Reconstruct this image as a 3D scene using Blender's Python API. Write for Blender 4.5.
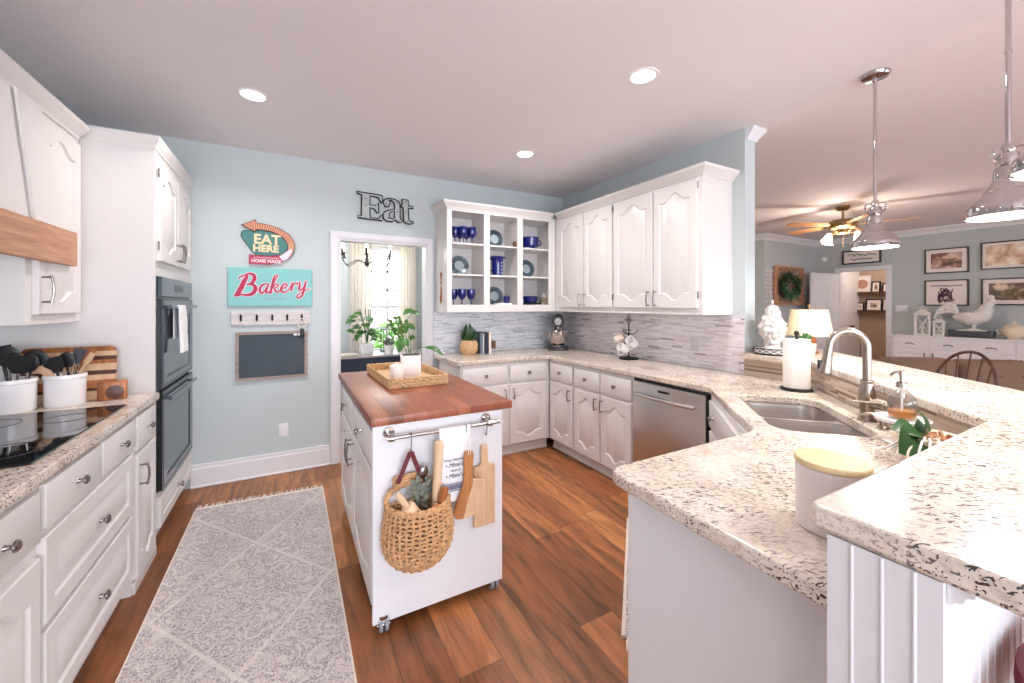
import bpy, bmesh, math, random
from mathutils import Matrix, Vector, noise
PI = math.pi
R = math.radians
random.seed(7)
SC = bpy.context.scene
for o in list(bpy.data.objects):
    bpy.data.objects.remove(o)
COL = SC.collection

# ---------------------------------------------------------------- camera
cam_d = bpy.data.cameras.new('camera')
cam_d.sensor_width = 36.0
cam_d.lens = 402.0 * 36.0 / 1024.0
cam_d.shift_y = -36.8 / 1024.0
cam_d.clip_start = 0.02
cam = bpy.data.objects.new('camera', cam_d)
cam.location = (0, 0, 1.408)
cam.rotation_euler = (R(90), 0, R(-28.9))
COL.objects.link(cam)
SC.camera = cam

# ---------------------------------------------------------------- light
SC.view_settings.view_transform = 'Standard'
SC.view_settings.look = 'None'
SC.view_settings.exposure = 0.34
SC.view_settings.gamma = 1.0
SC.view_settings.use_curve_mapping = False

world = bpy.data.worlds.new('World')
SC.world = world
world.use_nodes = True
wb = world.node_tree.nodes['Background']
wb.inputs[0].default_value = (0.90, 0.93, 1.0, 1)
wb.inputs[1].default_value = 5.0


def area(name, loc, rot, sx, sy, power, col=(1, 1, 1)):
    d = bpy.data.lights.new(name, 'AREA')
    d.shape = 'RECTANGLE'
    d.size = sx
    d.size_y = sy
    d.energy = power
    d.color = col
    o = bpy.data.objects.new(name, d)
    o.location = loc
    o.rotation_euler = rot
    COL.objects.link(o)
    return o


# added cool fill light behind the camera, brightening the south-facing fronts
_a = area('window_daylight_behind', (0.5, -3.2, 1.25), (R(90), 0, 0), 3.4, 2.0, 32, (0.76, 0.86, 1.0))
_a.data.spread = R(120)
# portals in the window openings: they only guide the sky light that comes through
for nm_, loc_, rz_, sx_, sy_ in (('portal_kitchen', (0.65, -3.39, 1.15), 0, 3.9, 2.3), ('portal_west', (-1.41, -1.95, 1.5), -90, 1.1, 1.5), ('portal_patio', (5.6, -3.39, 1.1), 0, 3.2, 2.2), ('portal_dining', (1.21, 6.09, 1.48), 180, 0.7, 1.52), ('portal_dining_west', (-1.39, 5.0, 1.5), -90, 1.2, 1.5)):
    area(nm_, loc_, (R(90), 0, R(rz_)), sx_, sy_, 1.0).data.cycles.is_portal = True


# ---------------------------------------------------------------- helpers
def lin(r, g, b):
    def f(x):
        x /= 255.0
        return x / 12.92 if x <= 0.04045 else ((x + 0.055) / 1.055) ** 2.4
    return (f(r), f(g), f(b), 1.0)


class NT:
    """small node-tree writer"""
    def __init__(s, name):
        s.m = bpy.data.materials.new(name)
        s.m.use_nodes = True
        s.t = s.m.node_tree
        s.n = s.t.nodes
        s.b = s.n['Principled BSDF']

    def new(s, typ, **kw):
        x = s.n.new(typ)
        for k, v in kw.items():
            setattr(x, k, v)
        return x

    def link(s, a, b):
        s.t.links.new(a, b)

    def setin(s, sock, v):
        if isinstance(v, bpy.types.NodeSocket):
            s.link(v, sock)
        else:
            sock.default_value = v

    def math(s, op, a, b=0.0, c=0.0):
        x = s.new('ShaderNodeMath', operation=op)
        s.setin(x.inputs[0], a)
        s.setin(x.inputs[1], b)
        s.setin(x.inputs[2], c)
        return x.outputs[0]

    def coord(s):
        t = s.new('ShaderNodeTexCoord')
        return t.outputs['Object']

    def xyz(s, v):
        x = s.new('ShaderNodeSeparateXYZ')
        s.link(v, x.inputs[0])
        return x.outputs

    def comb(s, a, b, c=0.0):
        x = s.new('ShaderNodeCombineXYZ')
        s.setin(x.inputs[0], a)
        s.setin(x.inputs[1], b)
        s.setin(x.inputs[2], c)
        return x.outputs[0]

    def mapping(s, v, scale=(1, 1, 1), rot=(0, 0, 0), loc=(0, 0, 0)):
        x = s.new('ShaderNodeMapping')
        s.link(v, x.inputs[0])
        x.inputs['Location'].default_value = loc
        x.inputs['Rotation'].default_value = rot
        x.inputs['Scale'].default_value = scale
        return x.outputs[0]

    def noise(s, v, scale, detail=2.0, rough=0.5, dist=0.0):
        x = s.new('ShaderNodeTexNoise')
        s.link(v, x.inputs['Vector'])
        x.inputs['Scale'].default_value = scale
        x.inputs['Detail'].default_value = detail
        x.inputs['Roughness'].default_value = rough
        x.inputs['Distortion'].default_value = dist
        return x.outputs['Fac']

    def white(s, v):
        x = s.new('ShaderNodeTexWhiteNoise', noise_dimensions='3D')
        s.link(v, x.inputs['Vector'])
        return x.outputs['Value']

    def ramp(s, f, stops, interp='LINEAR'):
        x = s.new('ShaderNodeValToRGB')
        x.color_ramp.interpolation = interp
        e = x.color_ramp.elements
        while len(e) < len(stops):
            e.new(0.5)
        for i, (p, c) in enumerate(stops):
            e[i].position = p
            e[i].color = c if len(c) == 4 else (*c, 1)
        s.link(f, x.inputs[0])
        return x.outputs[0]

    def mix(s, f, a, b, mode='MIX'):
        x = s.new('ShaderNodeMix', data_type='RGBA', blend_type=mode)
        s.setin(x.inputs[0], f)
        s.setin(x.inputs[6], a)
        s.setin(x.inputs[7], b)
        return x.outputs[2]

    def bump(s, h, strength=0.3, dist=0.002):
        x = s.new('ShaderNodeBump')
        x.inputs['Strength'].default_value = strength
        x.inputs['Distance'].default_value = dist
        s.link(h, x.inputs['Height'])
        s.link(x.outputs[0], s.b.inputs['Normal'])

    def col(s, v):
        s.setin(s.b.inputs['Base Color'], v)

    def put(s, **kw):
        for k, v in kw.items():
            s.setin(s.b.inputs[k.replace('_', ' ')], v)
        return s.m


def plain(name, rgb, rough=0.5, metal=0.0, var=0.05, scale=14.0, bump=0.0, **kw):
    n = NT(name)
    base = lin(*rgb)
    if var:
        f = n.noise(n.coord(), scale, 3.0)
        a = tuple(min(1, c * (1 - var)) for c in base[:3]) + (1,)
        b = tuple(min(1, c * (1 + var)) for c in base[:3]) + (1,)
        n.col(n.mix(f, a, b))
        if bump:
            n.bump(n.noise(n.coord(), scale * 6, 2.0), bump, 0.001)
    else:
        n.col(base)
    n.put(Roughness=rough, Metallic=metal, **kw)
    return n.m


def emit(name, rgb, strength):
    n = NT(name)
    n.col(lin(*rgb))
    n.put(Emission_Color=lin(*rgb), Emission_Strength=strength, Roughness=0.6)
    return n.m


def planks(name, u, v, width, length, stops, grain=0.25, rough=0.35, gap=0.0015, gapcol=(60, 35, 20), gscale=(2.0, 40.0), frac=0.0, coat=0.0, bump=0.15):
    """boards running along axis u (index), of a given width along v, each with a tone of its own"""
    n = NT(name)
    c = n.coord()
    X = n.xyz(c)
    U, V = X[u], X[v]
    row = n.math('FLOOR', n.math('DIVIDE', V, width))
    off = n.white(n.comb(row, 3.7, 1.1))
    uu = n.math('ADD', n.math('DIVIDE', U, length), n.math('MULTIPLY', off, 7.3))
    colm = n.math('FLOOR', uu)
    rnd = n.white(n.comb(row, colm, 0.5))
    base = n.ramp(rnd, stops)
    g = n.noise(n.comb(n.math('MULTIPLY', U, gscale[0]), n.math('MULTIPLY', V, gscale[1]), n.math('MULTIPLY', rnd, 30.0)), 1.0, 5.0, 0.6, 0.6)
    g2 = n.ramp(g, [(0.3, (1 - grain * 1.6,) * 3), (0.62, (1.0 + grain * 0.25,) * 3)])
    colr = n.mix(1.0, base, g2, 'MULTIPLY')
    fv = n.math('FRACT', n.math('DIVIDE', V, width))
    fu = n.math('FRACT', uu)
    ev = n.math('MINIMUM', fv, n.math('SUBTRACT', 1.0, fv))
    eu = n.math('MINIMUM', fu, n.math('SUBTRACT', 1.0, fu))
    e = n.math('MINIMUM', n.math('MULTIPLY', ev, width), n.math('MULTIPLY', eu, length))
    k = n.math('LESS_THAN', e, gap)
    colr = n.mix(n.math('MULTIPLY', k, 0.75), colr, lin(*gapcol))
    n.col(colr)
    n.bump(n.math('SUBTRACT', g, n.math('MULTIPLY', k, 1.0)), bump, 0.001)
    n.put(Roughness=rough, Coat_Weight=coat)
    return n.m


def granite(name):
    n = NT(name)
    c = n.coord()
    big = n.noise(c, 3.6, 4.0, 0.6, 1.0)
    base = n.ramp(big, [(0.26, lin(190, 164, 148)), (0.40, lin(226, 210, 196)), (0.56, lin(238, 228, 216)), (0.74, lin(230, 216, 202)), (0.88, lin(204, 180, 160))])
    mid = n.noise(c, 60.0, 4.0, 0.65)
    base = n.mix(0.40, base, n.ramp(mid, [(0.36, lin(160, 140, 132)), (0.50, lin(238, 232, 226)), (0.7, lin(250, 246, 240))]), 'MULTIPLY')

    def streak(ang, sx, sy, lo, hi, seed):
        m = n.mapping(n.mapping(c, rot=(0.25, 0.2, ang)), scale=(sx, sy, sy), loc=(seed, seed * 2, seed * 3))
        f = n.noise(m, 1.0, 1.5, 0.5, 0.25)
        return n.ramp(f, [(lo, (0, 0, 0)), (hi, (1, 1, 1))])
    s1 = streak(0.62, 9, 165, 0.615, 0.645, 1.3)
    s2 = streak(0.32, 11, 190, 0.62, 0.65, 5.1)
    s3 = streak(1.15, 26, 150, 0.64, 0.68, 8.4)
    mask = n.ramp(n.noise(c, 4.6, 3.0, 0.6), [(0.38, (0.10,) * 3), (0.55, (1,) * 3)])
    d = n.math('MAXIMUM', n.math('MAXIMUM', s1, s2), s3)
    d = n.math('MULTIPLY', d, mask)
    tone = n.ramp(n.noise(c, 16.0, 1.0), [(0.42, lin(34, 30, 34)), (0.6, lin(88, 74, 72))])
    base = n.mix(n.math('MULTIPLY', d, 0.95), base, tone)
    n.col(base)
    n.put(Roughness=0.2, Coat_Weight=0.1)
    return n.m


def mosaic(name, u, v, stops):
    n = NT(name)
    c = n.coord()
    X = n.xyz(c)
    U, V = X[u], X[v]
    h = 0.0135
    row = n.math('FLOOR', n.math('DIVIDE', V, h))
    off = n.white(n.comb(row, 2.7, 4.1))
    L = n.math('MULTIPLY_ADD', n.white(n.comb(row, 9.2, 0.3)), 0.10, 0.06)
    uu = n.math('ADD', n.math('DIVIDE', U, L), n.math('MULTIPLY', off, 9.0))
    rnd = n.white(n.comb(row, n.math('FLOOR', uu), 0.25))
    base = n.ramp(rnd, stops)
    fv = n.math('FRACT', n.math('DIVIDE', V, h))
    fu = n.math('FRACT', uu)
    k1 = n.math('LESS_THAN', fv, 0.09)
    k2 = n.math('LESS_THAN', n.math('MULTIPLY', fu, L), 0.0016)
    k = n.math('MAXIMUM', k1, k2)
    cl = n.noise(n.comb(n.math('MULTIPLY', U, 18.0), n.math('MULTIPLY', V, 160.0), rnd), 1.0, 3.0)
    base = n.mix(0.5, base, n.ramp(cl, [(0.3, (0.86,) * 3), (0.6, (1.04,) * 3)]), 'MULTIPLY')
    n.col(n.mix(n.math('MULTIPLY', k, 0.45), base, lin(206, 204, 208)))
    n.bump(n.math('SUBTRACT', rnd, k), 0.35, 0.0015)
    n.put(Roughness=0.24)
    return n.m


def brushed(name, rgb, rough, axis=2, amount=0.25):
    n = NT(name)
    c = n.coord()
    sc = [220.0, 220.0, 220.0]
    sc[axis] = 3.0
    f = n.noise(n.mapping(c, scale=tuple(sc)), 1.0, 2.0)
    b = lin(*rgb)
    n.col(n.mix(f, tuple(x * (1 - amount * 0.5) for x in b[:3]) + (1,), tuple(min(1, x * (1 + amount * 0.3)) for x in b[:3]) + (1,)))
    n.put(Metallic=1.0, Roughness=rough)
    return n.m


def weave(name, rgb, scale=60.0, rough=0.75):
    n = NT(name)
    c = n.coord()
    f = n.noise(c, scale, 4.0, 0.65)
    b = lin(*rgb)
    n.col(n.ramp(f, [(0.28, tuple(x * 0.45 for x in b[:3])), (0.5, b), (0.75, tuple(min(1, x * 1.3) for x in b[:3]))]))
    n.bump(f, 0.5, 0.002)
    n.put(Roughness=rough)
    return n.m


def fabric(name, rgb, scale=240.0, rough=0.9, var=0.12):
    n = NT(name)
    f = n.noise(n.coord(), scale, 2.0)
    b = lin(*rgb)
    n.col(n.mix(f, tuple(x * (1 - var) for x in b[:3]) + (1,), tuple(min(1, x * (1 + var)) for x in b[:3]) + (1,)))
    n.bump(f, 0.3, 0.001)
    n.put(Roughness=rough)
    return n.m


def wood(name, dark, light, axis=0, rough=0.5, stretch=14.0, scale=3.0):
    n = NT(name)
    sc = [stretch * scale] * 3
    sc[axis] = scale
    f = n.noise(n.mapping(n.coord(), scale=tuple(sc)), 1.0, 5.0, 0.6, 0.7)
    n.col(n.ramp(f, [(0.3, lin(*dark)), (0.66, lin(*light))]))
    n.bump(f, 0.15, 0.001)
    n.put(Roughness=rough)
    return n.m


def clear_glass(name, rgb=(1, 1, 1), mixf=0.10):
    m = bpy.data.materials.new(name)
    m.use_nodes = True
    t = m.node_tree
    t.nodes.clear()
    o = t.nodes.new('ShaderNodeOutputMaterial')
    a = t.nodes.new('ShaderNodeBsdfTransparent')
    a.inputs[0].default_value = (*rgb, 1)
    g = t.nodes.new('ShaderNodeBsdfGlossy')
    g.inputs['Roughness'].default_value = 0.03
    x = t.nodes.new('ShaderNodeMixShader')
    lw = t.nodes.new('ShaderNodeLayerWeight')
    lw.inputs[0].default_value = 0.15
    pw = t.nodes.new('ShaderNodeMath')
    pw.operation = 'MULTIPLY_ADD'
    pw.inputs[1].default_value = 0.30 + mixf
    pw.inputs[2].default_value = 0.03
    t.links.new(lw.outputs['Facing'], pw.inputs[0])
    t.links.new(pw.outputs[0], x.inputs[0])
    t.links.new(a.outputs[0], x.inputs[1])
    t.links.new(g.outputs[0], x.inputs[2])
    t.links.new(x.outputs[0], o.inputs[0])
    return m


def rug_material(name):
    n = NT(name)
    c = n.coord()
    X = n.xyz(c)
    x, y = X[0], X[1]
    sp = n.noise(c, 170.0, 2.0, 0.7)
    sp2 = n.noise(c, 22.0, 3.0, 0.6)
    base = n.ramp(sp, [(0.42, lin(146, 132, 136)), (0.52, lin(204, 194, 192)), (0.62, lin(222, 213, 210))])
    pale = n.ramp(n.noise(c, 9.0, 3.0, 0.55, 1.5), [(0.52, (0, 0, 0)), (0.62, (1, 1, 1))])
    base = n.mix(n.math('MULTIPLY', pale, 0.5), base, lin(214, 204, 200))
    # flower-like medallions in a lattice
    vo = n.new('ShaderNodeTexVoronoi', feature='F1')
    n.link(c, vo.inputs['Vector'])
    vo.inputs['Scale'].default_value = 8.5
    ring = n.math('SINE', n.math('MULTIPLY', vo.outputs['Distance'], 34.0))
    ringm = n.math('MULTIPLY', n.math('GREATER_THAN', ring, 0.45), n.math('GREATER_THAN', sp2, 0.45))
    base = n.mix(n.math('MULTIPLY', ringm, 0.62), base, lin(224, 216, 212))
    core = n.math('LESS_THAN', vo.outputs['Distance'], 0.16)
    base = n.mix(n.math('MULTIPLY', core, 0.6), base, lin(216, 206, 203))
    # diamond lattice of pale lines
    P = 0.98
    w = 0.365
    yy = n.math('ABSOLUTE', n.math('SUBTRACT', n.math('FRACT', n.math('DIVIDE', n.math('ADD', y, -0.09), P)), 0.5))
    a = n.math('SUBTRACT', n.math('ABSOLUTE', x), n.math('MULTIPLY', yy, 2 * w))
    l1 = n.math('LESS_THAN', n.math('ABSOLUTE', a), 0.0095)
    base = n.mix(n.math('MULTIPLY', l1, 0.65), base, lin(226, 218, 214))
    n.col(base)
    n.bump(sp, 0.6, 0.004)
    n.put(Roughness=0.95)
    return n.m


M = {}
M['white'] = plain('white cabinet paint', (224, 219, 217), 0.32, var=0.015)
M['trimwhite'] = plain('white trim paint', (228, 226, 229), 0.4, var=0.015)
M['wall'] = plain('pale blue grey wall paint', (194, 202, 203), 0.75, var=0.02, scale=5, bump=0.04)
M['wall_living'] = plain('grey blue living room paint', (186, 190, 190), 0.75, var=0.02, scale=5)
M['wall_beige'] = plain('beige hall paint', (176, 152, 132), 0.8, var=0.03)
M['ceiling'] = plain('off white ceiling paint', (232, 228, 231), 0.85, var=0.015, scale=5)
M['ceiling_l'] = plain('warm white ceiling paint', (238, 230, 231), 0.85, var=0.015, scale=5)  # warmth of the living-room lamps is painted into this ceiling colour
M['granite'] = granite('speckled cream granite')
M['floor'] = planks('brown plank flooring', 1, 0, 0.185, 1.25, [(0.0, lin(132, 80, 46)), (0.35, lin(160, 98, 56)), (0.6, lin(180, 114, 66)), (0.82, lin(192, 128, 78)), (1.0, lin(144, 88, 50))], grain=0.40, rough=0.38, gscale=(2.6, 19.0), coat=0.0)
M['butcher'] = planks('butcher block staves', 1, 0, 0.062, 0.52, [(0.0, lin(122, 66, 48)), (0.4, lin(156, 90, 64)), (0.75, lin(186, 118, 84)), (1.0, lin(140, 76, 54))], grain=0.22, rough=0.36, gap=0.0004, gscale=(5.0, 70.0), coat=0.0, bump=0.05)
M['tile_n'] = mosaic('pale strip mosaic', 0, 2, [(0.0, lin(200, 206, 214)), (0.3, lin(228, 233, 240)), (0.7, lin(238, 242, 247)), (0.93, lin(214, 219, 226)), (1.0, lin(178, 184, 194))])
M['tile_e'] = mosaic('grey lavender strip mosaic', 1, 2, [(0.0, lin(150, 138, 144)), (0.04, lin(208, 200, 207)), (0.40, lin(226, 219, 225)), (0.88, lin(240, 234, 237)), (0.985, lin(216, 206, 206)), (1.0, lin(126, 112, 112))])
M['steel'] = brushed('brushed stainless steel', (206, 200, 197), 0.30, 1)
M['steel_h'] = brushed('polished stainless steel', (214, 210, 208), 0.16, 0, 0.1)
M['nickel'] = brushed('brushed nickel', (176, 164, 152), 0.26, 2, 0.15)
M['pewter'] = plain('dark pewter hardware', (150, 142, 140), 0.24, 1.0, var=0.08)
M['chrome'] = plain('polished chrome', (196, 188, 186), 0.07, 1.0, var=0.0)
M['iron'] = plain('black wrought iron', (34, 29, 28), 0.5, 0.3, var=0.1)
M['black'] = plain('black enamel', (22, 22, 26), 0.25, var=0.05)
M['blackglass'] = plain('black ceramic glass', (20, 18, 20), 0.04, var=0.0, Specular_IOR_Level=0.8)
M['ovenglass'] = plain('smoked oven glass', (92, 102, 112), 0.08, 0.55, var=0.02)
M['blackplastic'] = plain('black nylon', (26, 25, 27), 0.45, var=0.1)
M['porcelain'] = plain('white glazed ceramic', (244, 240, 240), 0.14, var=0.01)
M['matteceramic'] = plain('matt white ceramic', (238, 228, 224), 0.4, var=0.015)
M['blueglass'] = plain('cobalt blue glass', (8, 22, 104), 0.06, var=0.04, Coat_Weight=0.6)
M['plate'] = plain('grey green stoneware', (72, 88, 98), 0.25, var=0.1, scale=40)
M['platepale'] = plain('pale plate centre', (176, 190, 196), 0.25, var=0.05)
M['glass'] = clear_glass('window glass')
M['clearglass'] = clear_glass('clear bottle glass', (0.93, 0.94, 0.94), 0.35)
M['wicker'] = weave('woven water hyacinth', (204, 158, 112))
M['wicker_light'] = weave('pale woven rush', (214, 176, 132), 80)
M['wicker_dark'] = weave('dark woven rim', (150, 104, 66), 80)
M['tile_p'] = mosaic('warm taupe strip stone', 0, 2, [(0.0, lin(150, 124, 108)), (0.15, lin(190, 166, 148)), (0.5, lin(212, 192, 174)), (0.85, lin(200, 180, 164)), (1.0, lin(128, 104, 92))])
M['cream'] = fabric('cream cotton', (236, 228, 218))
M['curtain'] = fabric('white linen curtain', (238, 232, 226), 90)
_t = M['curtain'].node_tree
_tr = _t.nodes.new('ShaderNodeBsdfTranslucent')
_tr.inputs[0].default_value = lin(250, 246, 242)
_mx = _t.nodes.new('ShaderNodeMixShader')
_mx.inputs[0].default_value = 0.7
_t.links.new(_t.nodes['Principled BSDF'].outputs[0], _mx.inputs[1])
_t.links.new(_tr.outputs[0], _mx.inputs[2])
_t.links.new(_mx.outputs[0], _t.nodes['Material Output'].inputs[0])
M['towelw'] = fabric('white tea towel', (240, 240, 244))
M['rug'] = rug_material('faded grey patterned rug')
M['fringe'] = fabric('cotton rug fringe', (232, 218, 206))
M['leaf'] = plain('green leaf', (62, 112, 48), 0.38, var=0.35, scale=25)
M['leafdark'] = plain('dark glossy leaf', (44, 84, 44), 0.32, var=0.3, scale=25)
M['leafpale'] = plain('pale green leaf', (112, 150, 70), 0.4, var=0.3, scale=25)
M['sage'] = plain('dusty sage leaf', (122, 126, 112), 0.6, var=0.2, scale=25)
M['soil'] = plain('potting soil', (58, 44, 36), 0.95, var=0.4, scale=90)
M['chips'] = plain('wood chips', (168, 124, 92), 0.9, var=0.4, scale=60)
M['oak'] = wood('band of oiled oak', (168, 116, 88), (204, 156, 124), 0, 0.5)
M['beech'] = wood('pale beech', (204, 162, 126), (228, 190, 154), 2, 0.5)
M['beech_l'] = wood('light maple', (214, 178, 140), (238, 208, 174), 2, 0.5)
M['olive'] = wood('olive wood', (140, 84, 48), (208, 142, 88), 2, 0.45)
M['acacia'] = wood('acacia wood', (110, 58, 30), (196, 122, 66), 2, 0.4, 8, 4)
M['walnut'] = wood('dark walnut', (56, 26, 20), (98, 52, 36), 0, 0.4)
M['bamboo'] = wood('bamboo lid', (222, 190, 138), (242, 218, 172), 0, 0.45)
M['chairwood'] = wood('dark stained chair wood', (66, 38, 28), (112, 70, 52), 2, 0.4)
M['fanwood'] = wood('honey fan blade', (196, 138, 90), (226, 172, 120), 0, 0.4)
M['sofa'] = fabric('brown upholstery', (128, 102, 84), 60)
M['brass'] = plain('aged brass', (160, 136, 96), 0.3, 1.0, var=0.1)
M['burgundy'] = plain('burgundy leather', (120, 22, 44), 0.4, var=0.08, bump=0.1)
M['teal'] = plain('aqua sign enamel', (128, 192, 190), 0.5, var=0.05)
M['signteal'] = plain('deep teal sign enamel', (62, 122, 120), 0.5, var=0.08)
M['magenta'] = plain('cherry lettering', (176, 22, 72), 0.5, var=0.06)
M['pinkred'] = plain('raspberry ribbon', (172, 42, 74), 0.5, var=0.1)
M['pink'] = plain('pale pink lettering edge', (246, 214, 224), 0.5, var=0.02)
M['creamletter'] = plain('cream sign letter', (232, 212, 168), 0.5, var=0.04)
M['coral'] = plain('rusted coral arrow', (190, 106, 84), 0.5, var=0.15, scale=40)
M['signiron'] = plain('sign edging iron', (54, 48, 46), 0.5, 0.4, var=0.1)
M['galv'] = plain('galvanised sheet', (168, 172, 170), 0.42, 0.7, var=0.12, scale=20)
M['whitewash'] = wood('whitewashed board', (196, 186, 186), (226, 218, 218), 0, 0.7)
M['slate'] = plain('chalkboard slate', (66, 76, 86), 0.7, var=0.12, scale=6)
M['oakframe'] = wood('weathered oak frame', (138, 118, 110), (174, 154, 146), 0, 0.6)
M['navy'] = plain('navy painted table', (40, 52, 74), 0.4, var=0.05)
M['greytop'] = wood('grey table top', (150, 140, 142), (196, 186, 188), 0, 0.3)
M['shade'] = None
M['paper'] = fabric('white paper towel', (244, 240, 234), 120, 0.95, 0.03)
M['darkframe'] = plain('dark picture frame', (44, 34, 32), 0.4, var=0.08)
M['mat_board'] = plain('white picture mount', (238, 226, 220), 0.8, var=0.01)
M['blackmetal'] = plain('black metal', (28, 26, 28), 0.4, 0.5, var=0.05)
M['leather'] = plain('burgundy leather strap', (104, 40, 50), 0.5, var=0.1)
M['hedge'] = plain('sunlit garden leaves', (120, 170, 90), 0.7, var=0.4, scale=9)  # light green, tone varied by noise
M['lawn'] = plain('sunlit lawn', (150, 196, 110), 0.9, var=0.2, scale=3)  # pale grass green, tone varied by noise
M['amber'] = plain('amber hand soap', (226, 150, 70), 0.2, var=0.03, Transmission_Weight=0.4)
M['lamp_bulb'] = emit('warm lit bulb', (255, 226, 190), 9.0)
M['down'] = emit('lit downlight lens', (255, 246, 236), 12.0)
M['distress'] = plain('distressed white plaster', (226, 220, 214), 0.7, var=0.12, scale=18, bump=0.3)
M['zinc'] = plain('dark zinc tray', (84, 84, 88), 0.5, 0.5, var=0.15)
M['ink'] = plain('grey ink', (70, 70, 82), 0.8, var=0.0)
M['sideboard'] = plain('white painted sideboard', (232, 226, 228), 0.45, var=0.02)
n = NT('linen lamp shade')
n.col(n.mix(n.noise(n.coord(), 120, 2), lin(232, 214, 178), lin(244, 232, 206)))
n.put(Roughness=0.9, Transmission_Weight=0.0, Emission_Color=lin(255, 214, 150), Emission_Strength=0.22)
M['shade'] = n.m
# ---------------------------------------------------------------- mesh writer
class MB:
    def __init__(s):
        s.bm = bmesh.new()

    def _add(s, t, Mx=None):
        bmesh.ops.recalc_face_normals(t, faces=t.faces)
        if Mx is not None:
            t.transform(Mx)
        me = bpy.data.meshes.new('tmp')
        t.to_mesh(me)
        t.free()
        s.bm.from_mesh(me)
        bpy.data.meshes.remove(me)
        return s

    def box(s, x0, x1, y0, y1, z0, z1, bev=0.0, seg=1, Mx=None):
        t = bmesh.new()
        bmesh.ops.create_cube(t, size=1.0)
        t.transform(Matrix.Translation(((x0 + x1) / 2, (y0 + y1) / 2, (z0 + z1) / 2)) @ Matrix.Diagonal((abs(x1 - x0), abs(y1 - y0), abs(z1 - z0), 1)))
        if bev:
            bmesh.ops.bevel(t, geom=list(t.edges), offset=bev, segments=seg, affect='EDGES', profile=0.5)
        return s._add(t, Mx)

    def prism(s, poly, z0, z1, bev=0.0, seg=2, Mx=None, top=None):
        """poly in xy, extruded in z; top = optional other polygon for the upper face"""
        t = bmesh.new()
        a = [t.verts.new((p[0], p[1], z0)) for p in poly]
        b = [t.verts.new((p[0], p[1], z1)) for p in (top or poly)]
        n = len(poly)
        t.faces.new(a[::-1])
        t.faces.new(b)
        for i in range(n):
            t.faces.new((a[i], a[(i + 1) % n], b[(i + 1) % n], b[i]))
        if bev:
            bmesh.ops.recalc_face_normals(t, faces=t.faces)
            es = [e for e in t.edges if len(e.link_faces) == 2 and e.calc_face_angle(0) > 0.6]
            bmesh.ops.bevel(t, geom=es, offset=bev, segments=seg, affect='EDGES', profile=0.5)
        return s._add(t, Mx)

    def holed(s, outer, holes, z0, z1, Mx=None):
        t = bmesh.new()
        rings = []
        for z in (z0, z1):
            es = []
            rr = []
            for poly in [outer] + list(holes):
                v = [t.verts.new((p[0], p[1], z)) for p in poly]
                rr.append(v)
                es += [t.edges.new((v[i], v[(i + 1) % len(v)])) for i in range(len(v))]
            bmesh.ops.triangle_fill(t, edges=es, use_beauty=True)
            rings.append(rr)
        for a, b in zip(*rings):
            for i in range(len(a)):
                j = (i + 1) % len(a)
                t.faces.new((a[i], a[j], b[j], b[i]))
        bmesh.ops.dissolve_limit(t, angle_limit=0.01, verts=t.verts, edges=t.edges) if False else None
        return s._add(t, Mx)

    def lathe(s, prof, seg=24, Mx=None, cap=True):
        t = bmesh.new()
        rings = []
        for r, z in prof:
            if r < 1e-6:
                rings.append([t.verts.new((0, 0, z))])
            else:
                rings.append([t.verts.new((r * math.cos(2 * PI * i / seg), r * math.sin(2 * PI * i / seg), z)) for i in range(seg)])
        for a, b in zip(rings[:-1], rings[1:]):
            if len(a) == 1 and len(b) == 1:
                continue
            for i in range(seg):
                j = (i + 1) % seg
                if len(a) == 1:
                    t.faces.new((a[0], b[j], b[i]))
                elif len(b) == 1:
                    t.faces.new((a[i], a[j], b[0]))
                else:
                    t.faces.new((a[i], a[j], b[j], b[i]))
        if cap:
            for rg in (rings[0], rings[-1]):
                if len(rg) > 2:
                    t.faces.new(rg)
        return s._add(t, Mx)

    def cyl(s, p0, p1, r0, r1=None, seg=14):
        r1 = r0 if r1 is None else r1
        p0, p1 = Vector(p0), Vector(p1)
        d = p1 - p0
        q = Vector((0, 0, 1)).rotation_difference(d.normalized()).to_matrix().to_4x4()
        return s.lathe([(r0, 0), (r1, d.length)], seg, Matrix.Translation(p0) @ q)

    def sphere(s, c, r, sx=1, sy=1, sz=1, seg=16, rings=10, Mx=None):
        t = bmesh.new()
        bmesh.ops.create_uvsphere(t, u_segments=seg, v_segments=rings, radius=r)
        t.transform(Matrix.Translation(c) @ Matrix.Diagonal((sx, sy, sz, 1)))
        return s._add(t, Mx)

    def tube(s, pts, r, seg=8, closed=False, Mx=None, flat=1.0):
        """tube along a path; r a number or one per point; flat squeezes the second normal"""
        t = bmesh.new()
        P = [Vector(p) for p in pts]
        n = len(P)
        rad = r if isinstance(r, (list, tuple)) else [r] * n
        up = None
        rings = []
        for i in range(n):
            if closed:
                tg = (P[(i + 1) % n] - P[i - 1]).normalized()
            else:
                tg = (P[min(i + 1, n - 1)] - P[max(i - 1, 0)]).normalized()
            if up is None:
                up = Vector((0, 0, 1)) if abs(tg.z) < 0.9 else Vector((1, 0, 0))
            sd = tg.cross(up)
            if sd.length < 1e-6:
                sd = tg.orthogonal()
            sd.normalize()
            up = sd.cross(tg).normalized()
            rings.append([t.verts.new(P[i] + (sd * math.cos(2 * PI * k / seg) + up * flat * math.sin(2 * PI * k / seg)) * rad[i]) for k in range(seg)])
        for i in range(n if closed else n - 1):
            a, b = rings[i], rings[(i + 1) % n]
            for k in range(seg):
                t.faces.new((a[k], a[(k + 1) % seg], b[(k + 1) % seg], b[k]))
        if not closed:
            t.faces.new(rings[0])
            t.faces.new(rings[-1])
        return s._add(t, Mx)

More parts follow.
